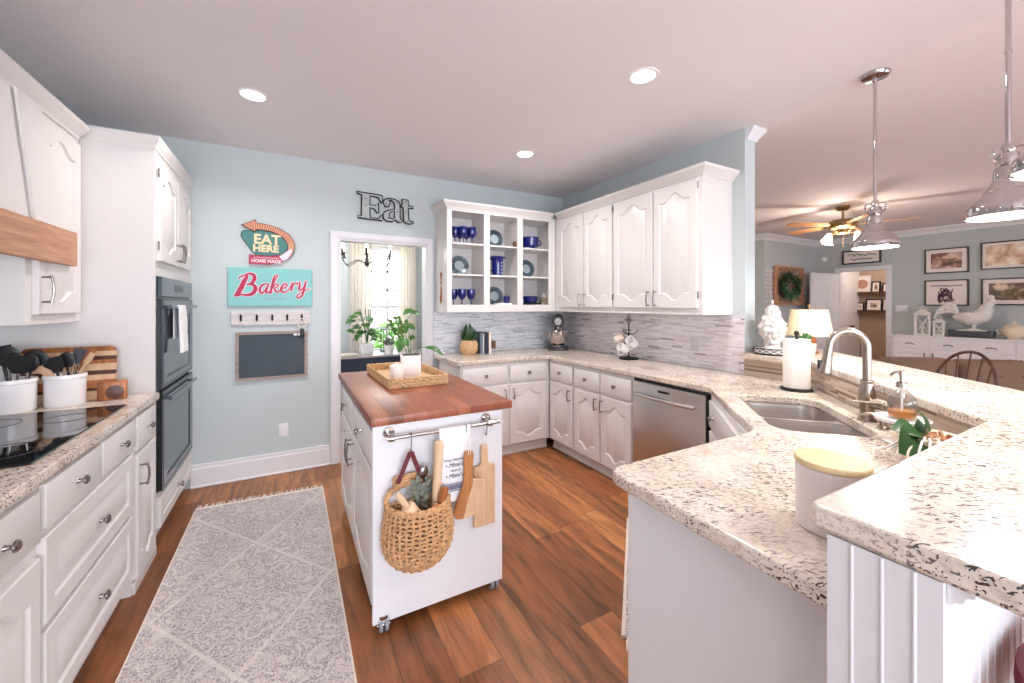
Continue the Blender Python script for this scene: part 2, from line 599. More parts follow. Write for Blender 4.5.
    def sheet(s, grid, th=0.002, Mx=None):
        """thick cloth from a grid of points (rows of points)"""
        t = bmesh.new()
        V = [[t.verts.new(p) for p in row] for row in grid]
        for i in range(len(V) - 1):
            for j in range(len(V[0]) - 1):
                t.faces.new((V[i][j], V[i][j + 1], V[i + 1][j + 1], V[i + 1][j]))
        bmesh.ops.recalc_face_normals(t, faces=t.faces)
        bmesh.ops.solidify(t, geom=list(t.faces), thickness=th)
        return s._add(t, Mx)

    def leaf(s, base, tip, width, normal=(0, 0, 1), curl=0.12, n=7, th=0.0012):
        b, tp = Vector(base), Vector(tip)
        d = tp - b
        L = d.length
        nn = Vector(normal)
        sd = d.cross(nn)
        if sd.length < 1e-6:
            sd = d.orthogonal()
        sd.normalize()
        up = sd.cross(d).normalized()
        rows = []
        for i in range(n + 1):
            u = i / n
            w = width * 0.5 * (math.sin(PI * min(1, u * 0.95 + 0.05)) ** 0.8) * (1 - 0.35 * u) * 1.25
            if i == n:
                w = width * 0.02
            c = b + d * u + up * (math.sin(u * PI) * curl * L)
            rows.append([c - sd * w + up * w * 0.25, c, c + sd * w + up * w * 0.25])
        return s.sheet(rows, th)

    def panel_door(s, x0, x1, z0, z1, yf=-0.02, t=0.02, margin=0.055, arch=0.05, rect=False, Mx=None):
        """slab with a raised panel whose top and bottom bow out in the middle; front faces -y"""
        b = bmesh.new()
        ch = 0.004
        W, H = x1 - x0, z1 - z0
        if rect:
            arch = 0.0
        m = min(margin, W * 0.24, H * 0.3)
        N = 18

        def bumpf(u):
            d = abs(u - 0.5)
            return (0.5 + 0.5 * math.cos(PI * d / 0.36)) if d < 0.36 else 0.0

        def loop(ins, y):
            xa, xb = x0 + m + ins, x1 - m - ins
            out = []
            for i in range(N + 1):
                u = i / N
                out.append((xa + (xb - xa) * u, y, z0 + m + arch * (1 - bumpf(u)) * 0.9 + ins))
            for i in range(N, -1, -1):
                u = i / N
                out.append((xa + (xb - xa) * u, y, z1 - m - arch * (1 - bumpf(u)) - ins))
            return [b.verts.new(p) for p in out]

        def rect_loop(i, y):
            return [b.verts.new(p) for p in ((x0 + i, y, z0 + i), (x1 - i, y, z0 + i), (x1 - i, y, z1 - i), (x0 + i, y, z1 - i))]
        back = rect_loop(0, yf + t)
        mid = rect_loop(0, yf + ch)
        fr = rect_loop(ch, yf)
        b.faces.new(back)
        for A, B in ((back, mid), (mid, fr)):
            for i in range(4):
                j = (i + 1) % 4
                b.faces.new((A[i], A[j], B[j], B[i]))
        p0 = loop(0, yf)
        es = []
        for L in (fr, p0):
            for i in range(len(L)):
                j = (i + 1) % len(L)
                e = b.edges.get((L[i], L[j])) or b.edges.new((L[i], L[j]))
                es.append(e)
        bmesh.ops.triangle_fill(b, edges=es, use_beauty=True)
        g = min(1.0, m / 0.05)
        prev = p0
        for ins, y in ((0.007 * g, yf + 0.009), (0.013 * g, yf + 0.009), (0.034 * g, yf + 0.001)):
            q = loop(ins, y)
            for i in range(len(q)):
                j = (i + 1) % len(q)
                b.faces.new((prev[i], prev[j], q[j], q[i]))
            prev = q
        b.faces.new(prev)
        return s._add(b, Mx)


def build(name, mb, mat, parent=None, smooth=True, ang=35, loc=None, rot=None, kind=None, label=None, mod_bevel=0.0):
    me = bpy.data.meshes.new(name)
    mb.bm.to_mesh(me)
    mb.bm.free()
    o = bpy.data.objects.new(name, me)
    COL.objects.link(o)
    me.materials.append(M[mat] if isinstance(mat, str) else mat)
    if smooth:
        for p in me.polygons:
            p.use_smooth = True
        me.set_sharp_from_angle(angle=R(ang))
    if parent is not None:
        o.parent = parent
    if loc is not None:
        o.location = loc
    if rot is not None:
        o.rotation_euler = rot
    if kind:
        o['kind'] = kind
    if label:
        o['label'] = label
    if mod_bevel:
        b = o.modifiers.new('bevel', 'BEVEL')
        b.width = mod_bevel
        b.segments = 3
        b.limit_method = 'ANGLE'
        b.angle_limit = R(50)
    return o


def tag(o, label, cat, group=None):
    o['label'] = label
    o['category'] = cat
    if group:
        o['group'] = group
    return o


def thing(name, label, cat, loc=(0, 0, 0), rotz=0.0, group=None, rot=None):
    o = bpy.data.objects.new(name, None)
    o.empty_display_size = 0.1
    COL.objects.link(o)
    o.location = loc
    o.rotation_euler = rot if rot is not None else (0, 0, rotz)
    return tag(o, label, cat, group)


def solo(name, mb, mat, label, cat, loc=(0, 0, 0), rotz=0.0, group=None, rot=None, **kw):
    o = build(name, mb, mat, None, loc=loc, rot=rot if rot is not None else (0, 0, rotz), **kw)
    return tag(o, label, cat, group)


def struct(name, mb, mat, **kw):
    return build(name, mb, mat, None, kind='structure', **kw)


def dup(root, loc, rotz=None, label=None, group=None, rot=None):
    r = root.copy()
    COL.objects.link(r)
    r.location = loc
    if rotz is not None:
        r.rotation_euler = (0, 0, rotz)
    if rot is not None:
        r.rotation_euler = rot
    if label:
        r['label'] = label
    if group:
        r['group'] = group
    for ch in list(root.children):
        c = ch.copy()
        COL.objects.link(c)
        c.parent = r
        for g in list(ch.children):
            d = g.copy()
            COL.objects.link(d)
            d.parent = c
    return r


def text_mesh(body, size, depth, shear=0.0, offset=0.0, align='CENTER', spacing=1.0):
    """lettering laid in the xz plane facing -y, as an MB"""
    cu = bpy.data.curves.new('t', 'FONT')
    cu.body = body
    cu.size = size
    cu.extrude = depth / 2
    cu.shear = shear
    cu.offset = offset
    cu.align_x = align
    cu.align_y = 'CENTER'
    cu.space_character = spacing
    cu.resolution_u = 3
    ob = bpy.data.objects.new('t', cu)
    COL.objects.link(ob)
    dg = bpy.context.evaluated_depsgraph_get()
    me = bpy.data.meshes.new_from_object(ob.evaluated_get(dg))
    bpy.data.objects.remove(ob)
    me.transform(Matrix.Rotation(R(90), 4, 'X'))
    mb = MB()
    mb.bm.from_mesh(me)
    bpy.data.meshes.remove(me)
    return mb


def shift(mb, x=0, y=0, z=0):
    mb.bm.transform(Matrix.Translation((x, y, z)))
    return mb


def smooth_path(pts, n=8, closed=False):
    P = [Vector(p) for p in pts]
    out = []
    N = len(P)
    rng = range(N) if closed else range(N - 1)
    for i in rng:
        p0 = P[(i - 1) % N] if (closed or i > 0) else P[i]
        p1, p2 = P[i], P[(i + 1) % N]
        p3 = P[(i + 2) % N] if (closed or i + 2 < N) else p2
        for k in range(n):
            t = k / n
            out.append(0.5 * ((2 * p1) + (-p0 + p2) * t + (2 * p0 - 5 * p1 + 4 * p2 - p3) * t * t + (-p0 + 3 * p1 - 3 * p2 + p3) * t ** 3))
    if not closed:
        out.append(P[-1])
    return out


def rrect(w, h, r, n=5, cx=0.0, cy=0.0):
    out = []
    for sx, sy, a in ((1, -1, -90), (1, 1, 0), (-1, 1, 90), (-1, -1, 180)):
        for i in range(n + 1):
            t = R(a + 90 * i / n)
            out.append((cx + sx * (w / 2 - r) + r * math.cos(t), cy + sy * (h / 2 - r) + r * math.sin(t)))
    return out


# the diagonal of the peninsula: t along it towards the wall end, n towards the living room
DT = (0.7219, 0.6920)
DN = (0.6920, -0.7219)


def dg(t, n):
    return (1.80 + DT[0] * t + DN[0] * n, 0.36 + DT[1] * t + DN[1] * n)


DANG = math.atan2(DT[1], DT[0])


# ---------------------------------------------------------------- cabinet hardware
def pull(parent, x, z, L=0.11, yf=-0.02, vertical=True, mat='pewter'):
    """bowed bar pull on two posts"""
    mb = MB()
    pts = []
    for i in range(11):
        u = i / 10
        a = (u - 0.5) * L
        y = yf - 0.028 - 0.008 * math.sin(PI * u)
        pts.append((x, y, z + a) if vertical else (x + a, y, z))
    mb.tube(pts, 0.005, 8)
    for sgn in (-1, 1):
        a = sgn * L * 0.42
        p = (x, yf, z + a) if vertical else (x + a, yf, z)
        q = (p[0], yf - 0.031, p[2])
        mb.cyl(p, q, 0.0045, 0.0045, 8)
    return build('handle', mb, mat, parent)


def knob(parent, x, z, yf=-0.02, r=0.016, mat='pewter'):
    mb = MB()
    mb.lathe([(r * 0.55, 0), (r * 0.4, 0.006), (r * 0.4, 0.014), (r, 0.02), (r * 0.98, 0.025), (r * 0.6, 0.03), (0, 0.031)], 16,
             Matrix.Translation((x, yf, z)) @ Matrix.Rotation(R(90), 4, 'X'))
    return build('knob', mb, mat, parent)


def door(parent, x0, x1, z0, z1, style='arch', hand=None, hz=None, L=0.11, arch=0.05, name='door'):
    mb = MB()
    if style == 'slab':
        mb.box(x0, x1, -0.02, 0.0, z0, z1, 0.004, 2)
    else:
        mb.panel_door(x0, x1, z0, z1, rect=(style == 'rect'), arch=arch)
    d = build(name, mb, 'white', parent)
    if hand == 'L':
        pull(d, x0 + 0.028, hz, L)
    elif hand == 'R':
        pull(d, x1 - 0.028, hz, L)
    elif hand == 'K':
        knob(d, (x0 + x1) / 2, (z0 + z1) / 2 if hz is None else hz)
    return d


def carcass(parent, w, dep, z0, z1, toe=0.0, toe_d=0.06, bev=0.002):
    mb = MB()
    mb.box(0, w, 0.0, dep, z0 + toe, z1, bev)
    b = build('carcass', mb, 'white', parent)
    if toe:
        m2 = MB()
        m2.box(0.0, w, toe_d, dep, z0, z0 + toe)
        m2.box(0.0, w, toe_d - 0.012, toe_d, z0, z0 + 0.022, 0.003)
        build('toe_kick', m2, 'white', parent)
    return b


def crown(name, parent, path, z0, prof=((0.0, 0.0), (0.008, 0.0), (0.012, 0.012), (0.03, 0.03), (0.048, 0.05), (0.052, 0.068), (0.0, 0.068)), mat='white'):
    """moulding swept along a path of (x, y); outward is to the right of the direction of travel"""
    t = bmesh.new()
    P = [Vector((p[0], p[1], 0)) for p in path]
    rings = []
    for i in range(len(P)):
        d1 = (P[i] - P[i - 1]).normalized() if i > 0 else None
        d2 = (P[i + 1] - P[i]).normalized() if i < len(P) - 1 else None
        n1 = Vector((d1.y, -d1.x, 0)) if d1 else None
        n2 = Vector((d2.y, -d2.x, 0)) if d2 else None
        if n1 and n2:
            nn = n1 + n2
            nn = nn / (nn.length_squared / 2) if nn.length > 1e-6 else n1
        else:
            nn = n1 or n2
        rings.append([t.verts.new(P[i] + nn * a + Vector((0, 0, z0 + b))) for a, b in prof])
    k = len(prof)
    for a, b in zip(rings[:-1], rings[1:]):
        for i in range(k):
            j = (i + 1) % k
            t.faces.new((a[i], a[j], b[j], b[i]))
    t.faces.new(rings[0])
    t.faces.new(rings[-1])
    mb = MB()
    mb._add(t)
    return build(name, mb, mat, parent, ang=25)
# ================================================================ the setting
ZC = 2.668
XW, YW = 2.83, 3.886
XR, YB, XL = 2.237, 3.29, -0.67

struct('floor', MB().box(-1.5, 12.0, -3.4, 7.2, -0.05, 0.0), 'floor', smooth=False)
kc = [(-1.45, -3.4), (2.45, -3.4), (2.62, 0.3), (2.76, 1.0), (2.92, 1.66), (2.92, 3.95), (-1.45, 3.95)]
struct('ceiling', MB().prism(kc, ZC, ZC + 0.06), 'ceiling', smooth=False)
lc = [(2.45, -3.4), (12.0, -3.4), (12.0, 7.2), (2.92, 7.2), (2.92, 1.66), (2.76, 1.0), (2.62, 0.3)]
struct('ceiling', MB().prism(lc, ZC, ZC + 0.06), 'ceiling_l', smooth=False)
struct('ceiling', MB().box(-1.5, 2.92, 3.95, 6.3, ZC, ZC + 0.06), 'ceiling', smooth=False)

w = MB()
w.box(-1.42, 0.382, YW, YW + 0.114, 0, ZC)
w.box(1.185, 2.95, YW, YW + 0.114, 0, ZC)
w.box(0.382, 1.185, YW, YW + 0.114, 1.998, ZC)
struct('wall_north', w, 'wall', smooth=False)
ww = MB()
ww.box(-1.42, -1.29, -1.4, YW, 0, ZC)
ww.box(-1.42, -1.29, -3.4, -2.5, 0, ZC)
ww.box(-1.42, -1.29, -2.5, -1.4, 0, 0.75)  # unseen opening added in this wall to light the west-facing end panel
ww.box(-1.42, -1.29, -2.5, -1.4, 2.25, ZC)
struct('wall_west', ww, 'wall', smooth=False)
struct('wall_east', MB().box(XW, XW + 0.12, 1.70, YW, 0, ZC), 'wall', smooth=False)

# casing of the opening to the dining room
t = MB()
for x0, x1 in ((0.309, 0.382), (1.185, 1.246)):
    t.box(x0, x1, YW - 0.02, YW - 0.001, 0, 2.06, 0.004)
    t.box(x0 + 0.012, x1 - 0.012, YW - 0.026, YW - 0.02, 0, 2.05, 0.003)
t.box(0.309, 1.246, YW - 0.021, YW - 0.001, 1.998, 2.062, 0.004)
t.box(0.325, 1.23, YW - 0.027, YW - 0.021, 2.012, 2.05, 0.003)
t.box(0.3825, 0.396, YW - 0.005, YW + 0.118, 0, 1.998)
t.box(1.171, 1.1845, YW - 0.005, YW + 0.118, 0, 1.998)
t.box(0.396, 1.171, YW - 0.005, YW + 0.118, 1.984, 1.9975)
struct('trim_1', t, 'trimwhite')
b = MB()
b.box(XL + 0.002, 0.307, YW - 0.016, YW - 0.001, 0, 0.178, 0.003)
b.box(XL + 0.002, 0.307, YW - 0.02, YW - 0.001, 0, 0.15, 0.004)
b.box(XL + 0.002, 0.307, YW - 0.03, YW - 0.001, 0, 0.02, 0.006)
struct('baseboard_north', b, 'trimwhite')

# strip-tile backsplash
struct('backsplash_north', MB().box(1.25, XW - 0.0085, YW - 0.008, YW - 0.0005, 0.915, 1.334), 'tile_n', smooth=False)
bs = MB()
bs.box(XW - 0.008, XW - 0.0005, 1.702, YW - 0.009, 0.915, 1.334)
struct('backsplash_east', bs, 'tile_e', smooth=False)

# knee wall under the raised bar: straight, diagonal, then back to the wall end
kw = [(0.777, 0.195), (1.875, 0.195), (2.95, 1.235), (2.95, 1.698), (2.83, 1.698), (2.83, 1.305), (1.815, 0.33), (0.777, 0.33)]
k = MB()
k.prism(kw, 0, 1.029)
for y in (0.297, 0.26, 0.224):
    k.cyl((0.777, y, 0), (0.777, y, 1.028), 0.0026, 0.0026, 8)
for i in range(26):
    x = 0.812 + i * 0.04
    k.cyl((x, 0.195, 0), (x, 0.195, 1.028), 0.002, 0.002, 8)
struct('wall_peninsula', k, 'trimwhite')
ks = MB()
ks.prism([(0.90, 0.331), (1.8146, 0.331), (1.8116, 0.338), (0.90, 0.338)], 0.915, 1.029)
ks.prism([(1.8150, 0.331), (2.8292, 1.3053), (2.8222, 1.3083), (1.8120, 0.338)], 0.915, 1.029)
ks.box(2.822, 2.8293, 1.309, 1.70, 0.915, 1.029)
struct('backsplash_peninsula', ks, 'tile_p', smooth=False)

c = crown('trim_5', None, [(0.787, 0.1945), (1.86, 0.1945)], 0.998, ((0, 0), (0.004, 0), (0.008, 0.006), (0.016, 0.010), (0.018, 0.018), (0.026, 0.022), (0.028, 0.0305), (0, 0.0305)), 'trimwhite')
c['kind'] = 'structure'

# living room
wl = MB()
wl.box(9.2, 9.3, -3.4, 3.005, 0, ZC)
wl.box(9.2, 9.3, 3.712, 4.1, 0, ZC)
wl.box(9.2, 9.3, 3.005, 3.712, 2.03, ZC)
struct('wall_living_east', wl, 'wall_living', smooth=False)
struct('wall_living_north', MB().box(7.4, 9.3, 4.1, 7.0, 0, ZC), 'wall_living', smooth=False)
struct('wall_alcove', MB().box(2.95, 7.4, 6.9, 7.0, 0, ZC), 'wall_living', smooth=False)
for path in ([(7.4, 6.9), (7.4, 4.1), (9.2, 4.1), (9.2, -3.3)],):
    c = crown('trim_2', None, path, ZC - 0.10, ((0, 0), (0.01, 0), (0.014, 0.02), (0.05, 0.06), (0.075, 0.08), (0.08, 0.0995), (0, 0.0995)), 'trimwhite')
    c['kind'] = 'structure'
c = crown('trim_3', None, [(2.951, 1.9), (2.951, 1.699), (2.84, 1.699)][::-1], ZC - 0.085, ((0, 0), (0.008, 0), (0.012, 0.015), (0.035, 0.045), (0.05, 0.065), (0.054, 0.0845), (0, 0.0845)), 'trimwhite')
c['kind'] = 'structure'
t = MB()
for y0, y1 in ((2.935, 3.005), (3.712, 3.782)):
    t.box(9.178, 9.199, y0, y1, 0, 2.029, 0.003)
t.box(9.178, 9.199, 2.935, 3.782, 2.03, 2.105, 0.004)
t.box(9.19, 9.31, 3.0055, 3.018, 0, 2.03)
t.box(9.19, 9.31, 3.699, 3.7115, 0, 2.03)
struct('trim_4', t, 'trimwhite')


def six_panel(name, w, h, mirror=1):
    mb = MB()
    mb.box(0, w, 0, 0.035, 0.01, h, 0.002)
    cols = ((0.11, w / 2 - 0.04), (w / 2 + 0.04, w - 0.11))
    rows = ((0.22, 0.82), (0.98, 1.52), (1.64, h - 0.12))
    for a, b_ in cols:
        for z0, z1 in rows:
            for y, s in ((-0.0, 1), (0.035, -1)):
                mb.box(a, b_, min(y, y - 0.004 * s), max(y, y - 0.004 * s), z0, z1)
                mb.box(a + 0.03, b_ - 0.03, min(y, y - 0.009 * s), max(y, y - 0.009 * s), z0 + 0.03, z1 - 0.03, 0.003)
    return mb


d = struct('door_1', six_panel('door', 0.78, 2.0), 'trimwhite')
d.location = (9.17, 3.735, 0)
d.rotation_euler = (0, 0, R(172))
build('door_knob', MB().lathe([(0.025, 0), (0.012, 0.01), (0.012, 0.03), (0.028, 0.045), (0.024, 0.06), (0, 0.065)], 16, Matrix.Translation((0.72, 0.035, 0.95)) @ Matrix.Rotation(R(-90), 4, 'X')), 'iron', d)

# the hall behind the living-room doorway
h = MB()
h.box(11.0, 11.1, 2.2, 4.15, 0, ZC)
struct('wall_hall', h, 'wall_beige', smooth=False)
struct('wall_hall_north', MB().box(9.31, 11.0, 4.06, 4.15, 0, ZC), 'trimwhite', smooth=False)
struct('wall_hall_south', MB().box(9.31, 11.1, 2.1, 2.2, 0, ZC), 'wall_beige', smooth=False)
d = struct('door_2', six_panel('door', 0.76, 2.0), 'trimwhite')
d.location = (9.75, 4.015, 0)
build('door_knob', MB().lathe([(0.025, 0), (0.012, 0.01), (0.012, 0.03), (0.028, 0.045), (0.024, 0.06), (0, 0.065)], 16, Matrix.Translation((0.70, 0.0, 0.95)) @ Matrix.Rotation(R(90), 4, 'X')), 'iron', d)

# dining room seen through the opening
dr = MB()
dr.box(-1.5, 0.86, 6.0, 6.1, 0, ZC)
dr.box(1.56, 2.0, 6.0, 6.1, 0, ZC)
dr.box(0.86, 1.56, 6.0, 6.1, 0, 0.72)
dr.box(0.86, 1.56, 6.0, 6.1, 2.24, ZC)
struct('wall_dining_north', dr, 'wall', smooth=False)
struct('wall_dining_east', MB().box(2.0, 2.1, 4.0, 6.1, 0, ZC), 'wall', smooth=False)
wd = MB()
wd.box(-1.5, -1.4, 4.0, 4.4, 0, ZC)
wd.box(-1.5, -1.4, 5.6, 6.0, 0, ZC)
wd.box(-1.5, -1.4, 4.4, 5.6, 0, 0.75)
wd.box(-1.5, -1.4, 4.4, 5.6, 2.25, ZC)
struct('wall_dining_west', wd, 'wall', smooth=False)
# unseen wall behind the camera; glazed openings added and sized to admit sky light
ws = MB()
ws.box(-1.42, -1.3, -3.4, -3.3, 0, ZC)
ws.box(-1.3, 2.6, -3.4, -3.3, 2.3, ZC)
ws.box(2.6, 4.0, -3.4, -3.3, 0, ZC)
ws.box(4.0, 7.2, -3.4, -3.3, 2.2, ZC)
ws.box(7.2, 9.3, -3.4, -3.3, 0, ZC)
struct('wall_south', ws, 'wall_living', smooth=False)
for i_, (x0, x1, z0, z1, nn_) in enumerate(((-1.3, 2.6, 0.0, 2.3, 3), (4.0, 7.2, 0.0, 2.2, 3))):
    wq = MB()
    for k_ in range(nn_ + 1):
        xx = x0 + (x1 - x0) * k_ / nn_
        xx = min(max(xx, x0 + 0.03), x1 - 0.03)
        wq.box(xx - 0.03, xx + 0.03, -3.37, -3.31, z0 + 0.005, z1 - 0.005, 0.003)
    for zz in (z0 + 0.03, z1 - 0.03):
        wq.box(x0 + 0.06, x1 - 0.06, -3.365, -3.315, zz - 0.025, zz + 0.025, 0.003)
    wo_ = struct('window_%d' % (i_ + 2), wq, 'trimwhite')
    build('pane', MB().box(x0 + 0.06, x1 - 0.06, -3.343, -3.337, z0 + 0.055, z1 - 0.055), 'glass', wo_, smooth=False)
wn = MB()
wn.box(0.80, 0.86, 5.975, 5.999, 0.66, 2.30, 0.003)
wn.box(1.56, 1.62, 5.975, 5.999, 0.66, 2.30, 0.003)
wn.box(0.80, 1.62, 5.975, 5.999, 2.24, 2.31, 0.003)
wn.box(0.78, 1.64, 5.95, 5.999, 0.68, 0.715, 0.004)
for x0, x1 in ((0.86, 0.90), (1.52, 1.56)):
    wn.box(x0, x1, 6.02, 6.06, 0.72, 2.24, 0.002)
for z0, z1 in ((0.72, 0.77), (1.355, 1.40), (2.19, 2.24)):
    wn.box(0.90, 1.52, 6.018, 6.062, z0, z1, 0.002)
for x in (1.015, 1.245, 1.44):
    wn.box(x - 0.014, x + 0.014, 6.03, 6.05, 0.77, 2.19)
for z in (1.07, 1.62, 1.89):
    wn.box(0.90, 1.52, 6.03, 6.05, z - 0.014, z + 0.014)
wo = struct('window_1', wn, 'trimwhite')
build('pane', MB().box(0.90, 1.52, 6.037, 6.043, 0.77, 2.19), 'glass', wo, smooth=False)

# outlets and switches
def plate(name, loc, rotz, label, gang=1, toggles=False, mat='trimwhite'):
    p = thing(name, label, 'outlet' if not toggles else 'switch', loc, rotz)
    mb = MB()
    wd = 0.036 + 0.022 * (gang - 1)
    mb.box(-wd, wd, -0.005, 0, -0.058, 0.058, 0.0025, 2)
    build('cover_plate', mb, mat, p)
    m2 = MB()
    if toggles:
        for g in range(gang):
            x = (g - (gang - 1) / 2) * 0.045
            m2.box(x - 0.012, x + 0.012, -0.008, -0.005, -0.03, 0.03, 0.002)
        build('rocker', m2, 'porcelain', p)
    else:
        for z in (-0.022, 0.022):
            m2.box(-0.016, 0.016, -0.007, -0.005, z - 0.014, z + 0.014, 0.003, 2)
        build('socket', m2, 'porcelain' if mat == 'trimwhite' else mat, p)
    return p


plate('outlet', (-0.05, YW - 0.0005, 0.355), 0, 'white wall outlet low on the blue wall below the chalkboard')
M['plate_lav'] = plain('lavender grey outlet plastic', (206, 198, 204), 0.4, var=0.02)
plate('outlet', (XW - 0.0085, 2.10, 1.10), R(-90), 'lavender grey outlet on the strip tile above the dishwasher', mat='plate_lav')
plate('light_switch', (9.1995, 2.81, 1.345), R(-90), 'white switch plate beside the living room doorway', 3, True)

# garden behind the dining window
struct('lawn', MB().box(-8, 10, 6.3, 16, -0.12, -0.06), 'lawn', smooth=False)


def bush(name, loc, r, h, n, label):
    mb = MB()
    rnd = random.Random(int(loc[0] * 100 + 1000))
    for i in range(n):
        a, el = rnd.uniform(0, 2 * PI), math.acos(rnd.uniform(-0.2, 1))
        rr = rnd.uniform(0.75, 1.0)
        p = Vector((r * rr * math.cos(a) * math.sin(el), r * rr * math.sin(a) * math.sin(el), h * 0.45 + h * 0.5 * rr * math.cos(el)))
        q = p + Vector((rnd.uniform(-1, 1), rnd.uniform(-1, 1), rnd.uniform(-0.5, 0.8))).normalized() * rnd.uniform(0.1, 0.2)
        mb.leaf(p, q, rnd.uniform(0.06, 0.1), (rnd.uniform(-1, 1), rnd.uniform(-1, 1), 1), n=3)
    t = thing(name, label, 'bush', loc)
    build('foliage', mb, 'hedge', t, smooth=False)
    m2 = MB()
    for i in range(5):
        a = i * 1.3
        m2.tube([(0, 0, -0.1), (0.3 * r * math.cos(a), 0.3 * r * math.sin(a), h * 0.3), (0.7 * r * math.cos(a), 0.7 * r * math.sin(a), h * 0.7)], [0.03, 0.02, 0.008], 6)
    build('stem', m2, 'acacia', t)
    return t


bush('garden_bush', (1.95, 8.0, 0), 0.7, 1.15, 420, 'leafy green bush outside the dining window, right of the pair')
bush('garden_bush', (0.2, 9.2, 0), 0.8, 1.05, 420, 'leafy green bush outside the dining window, left of the pair')
# ================================================================ kitchen cabinets
# ---- right-hand base run (faces west)
t = thing('base_cabinet', 'white base cabinet with one door beside the inside corner of the right run', 'cabinet', (XR, 3.288, 0), R(-90))
carcass(t, 0.40, 0.585, 0, 0.875, 0.098, 0.05)
door(t, 0.035, 0.385, 0.11, 0.665, 'arch', 'R', 0.585, 0.10)
door(t, 0.035, 0.385, 0.69, 0.845, 'slab', 'K', name='drawer')
t = thing('base_cabinet', 'white double-door base cabinet left of the dishwasher', 'cabinet', (XR, 2.887, 0), R(-90))
carcass(t, 0.71, 0.585, 0, 0.875, 0.098, 0.05)
door(t, 0.012, 0.345, 0.11, 0.665, 'arch', 'R', 0.585, 0.10)
door(t, 0.362, 0.697, 0.11, 0.665, 'arch', 'L', 0.585, 0.10)
door(t, 0.012, 0.345, 0.69, 0.845, 'slab', 'K', name='drawer')
door(t, 0.362, 0.697, 0.69, 0.845, 'slab', 'K', name='drawer')

# ---- dishwasher
t = thing('dishwasher', 'stainless steel dishwasher with a bar handle under the granite counter', 'dishwasher', (XR, 2.174, 0), R(-90))
build('tub', MB().box(0.002, 0.634, 0.0, 0.56, 0.10, 0.873), 'black', t)
m = MB()
m.box(0.012, 0.602, -0.025, -0.001, 0.11, 0.852, 0.004, 2)
dd = build('door', m, 'steel', t)
m = MB()
m.tube([(0.06 + 0.48 * i / 14, -0.055 - 0.014 * math.sin(PI * i / 14), 0.765) for i in range(15)], 0.011, 10)
for x in (0.065, 0.535):
    m.cyl((x, -0.025, 0.765), (x, -0.056, 0.765), 0.009, 0.009, 10)
build('handle', m, 'steel_h', dd)
build('control_window', MB().box(0.24, 0.335, -0.0265, -0.025, 0.806, 0.82), 'black', dd)
build('toe_panel', MB().box(0.012, 0.602, 0.045, 0.055, 0.0, 0.098), 'black', t)

# ---- back base run (faces south)
t = thing('base_cabinet', 'white base cabinet under the potted plant and books', 'cabinet', (1.298, YB, 0), 0)
carcass(t, 0.470, 0.59, 0, 0.875, 0.098, 0.05)
door(t, 0.015, 0.457, 0.11, 0.665, 'arch', 'R', 0.585, 0.10)
door(t, 0.015, 0.457, 0.69, 0.845, 'slab', 'K', name='drawer')
t = thing('base_cabinet', 'white base cabinet in the back corner below the stand mixer', 'cabinet', (1.769, YB, 0), 0)
carcass(t, 0.466, 0.59, 0, 0.875, 0.098, 0.05)
door(t, 0.018, 0.420, 0.11, 0.665, 'arch', 'L', 0.585, 0.10)
door(t, 0.018, 0.420, 0.69, 0.845, 'slab', 'K', name='drawer')

# ---- corner sink base on the diagonal, and the peninsula cabinet
p0, p1 = (2.215, 1.535), (1.632, 0.972)
L = math.hypot(p1[0] - p0[0], p1[1] - p0[1])
ang = math.atan2(p1[1] - p0[1], p1[0] - p0[0])
t = thing('sink_cabinet', 'white angled corner cabinet below the steel sink', 'cabinet', (p0[0], p0[1], 0), ang)
m = MB()
Mi = Matrix.Rotation(-ang, 4, 'Z') @ Matrix.Translation((-p0[0], -p0[1], 0))


def loc2(pts):
    return [tuple((Mi @ Vector((x, y, 0)))[:2]) for x, y in pts]


# open-topped box so that the bowls hang inside it
outer = loc2([p0, p1, (1.64, 0.36), (1.81, 0.36), (2.80, 1.30), (2.80, 1.535)])
ins = loc2([(2.22, 1.50), (1.66, 0.955), (1.66, 0.38), (1.80, 0.38), (2.78, 1.31), (2.78, 1.50)])
m.holed(outer, [ins], 0.098, 0.874)
m.prism(outer, 0.098, 0.12)
build('carcass', m, 'white', t)
toe = loc2([(p0[0] + 0.05, p0[1] - 0.0), (p1[0] + 0.05, p1[1] - 0.05), (1.70, 0.40), (1.81, 0.40), (2.75, 1.30), (2.75, 1.50)])
build('toe_kick', MB().prism(toe, 0, 0.098), 'white', t)
door(t, 0.04, 0.40, 0.11, 0.665, 'arch', 'R', 0.585, 0.10)
door(t, 0.41, 0.77, 0.11, 0.665, 'arch', 'L', 0.585, 0.10)
dr_ = door(t, 0.04, 0.77, 0.69, 0.845, 'slab', name='false_drawer')
knob(dr_, 0.19, 0.77)
knob(dr_, 0.62, 0.77)
t = thing('peninsula_cabinet', 'white peninsula cabinet with a plain end panel under the lower granite counter', 'cabinet', (0.90, 0.332, 0), 0)
build('carcass', MB().box(0.012, 0.728, 0.0, 0.565, 0.098, 0.875), 'white', t)
build('end_panel', MB().box(0, 0.012, 0.0, 0.568, 0.0, 0.875, 0.001), 'trimwhite', t, smooth=False)
build('toe_kick', MB().box(0.012, 0.728, 0.0, 0.51, 0.0, 0.098), 'white', t)

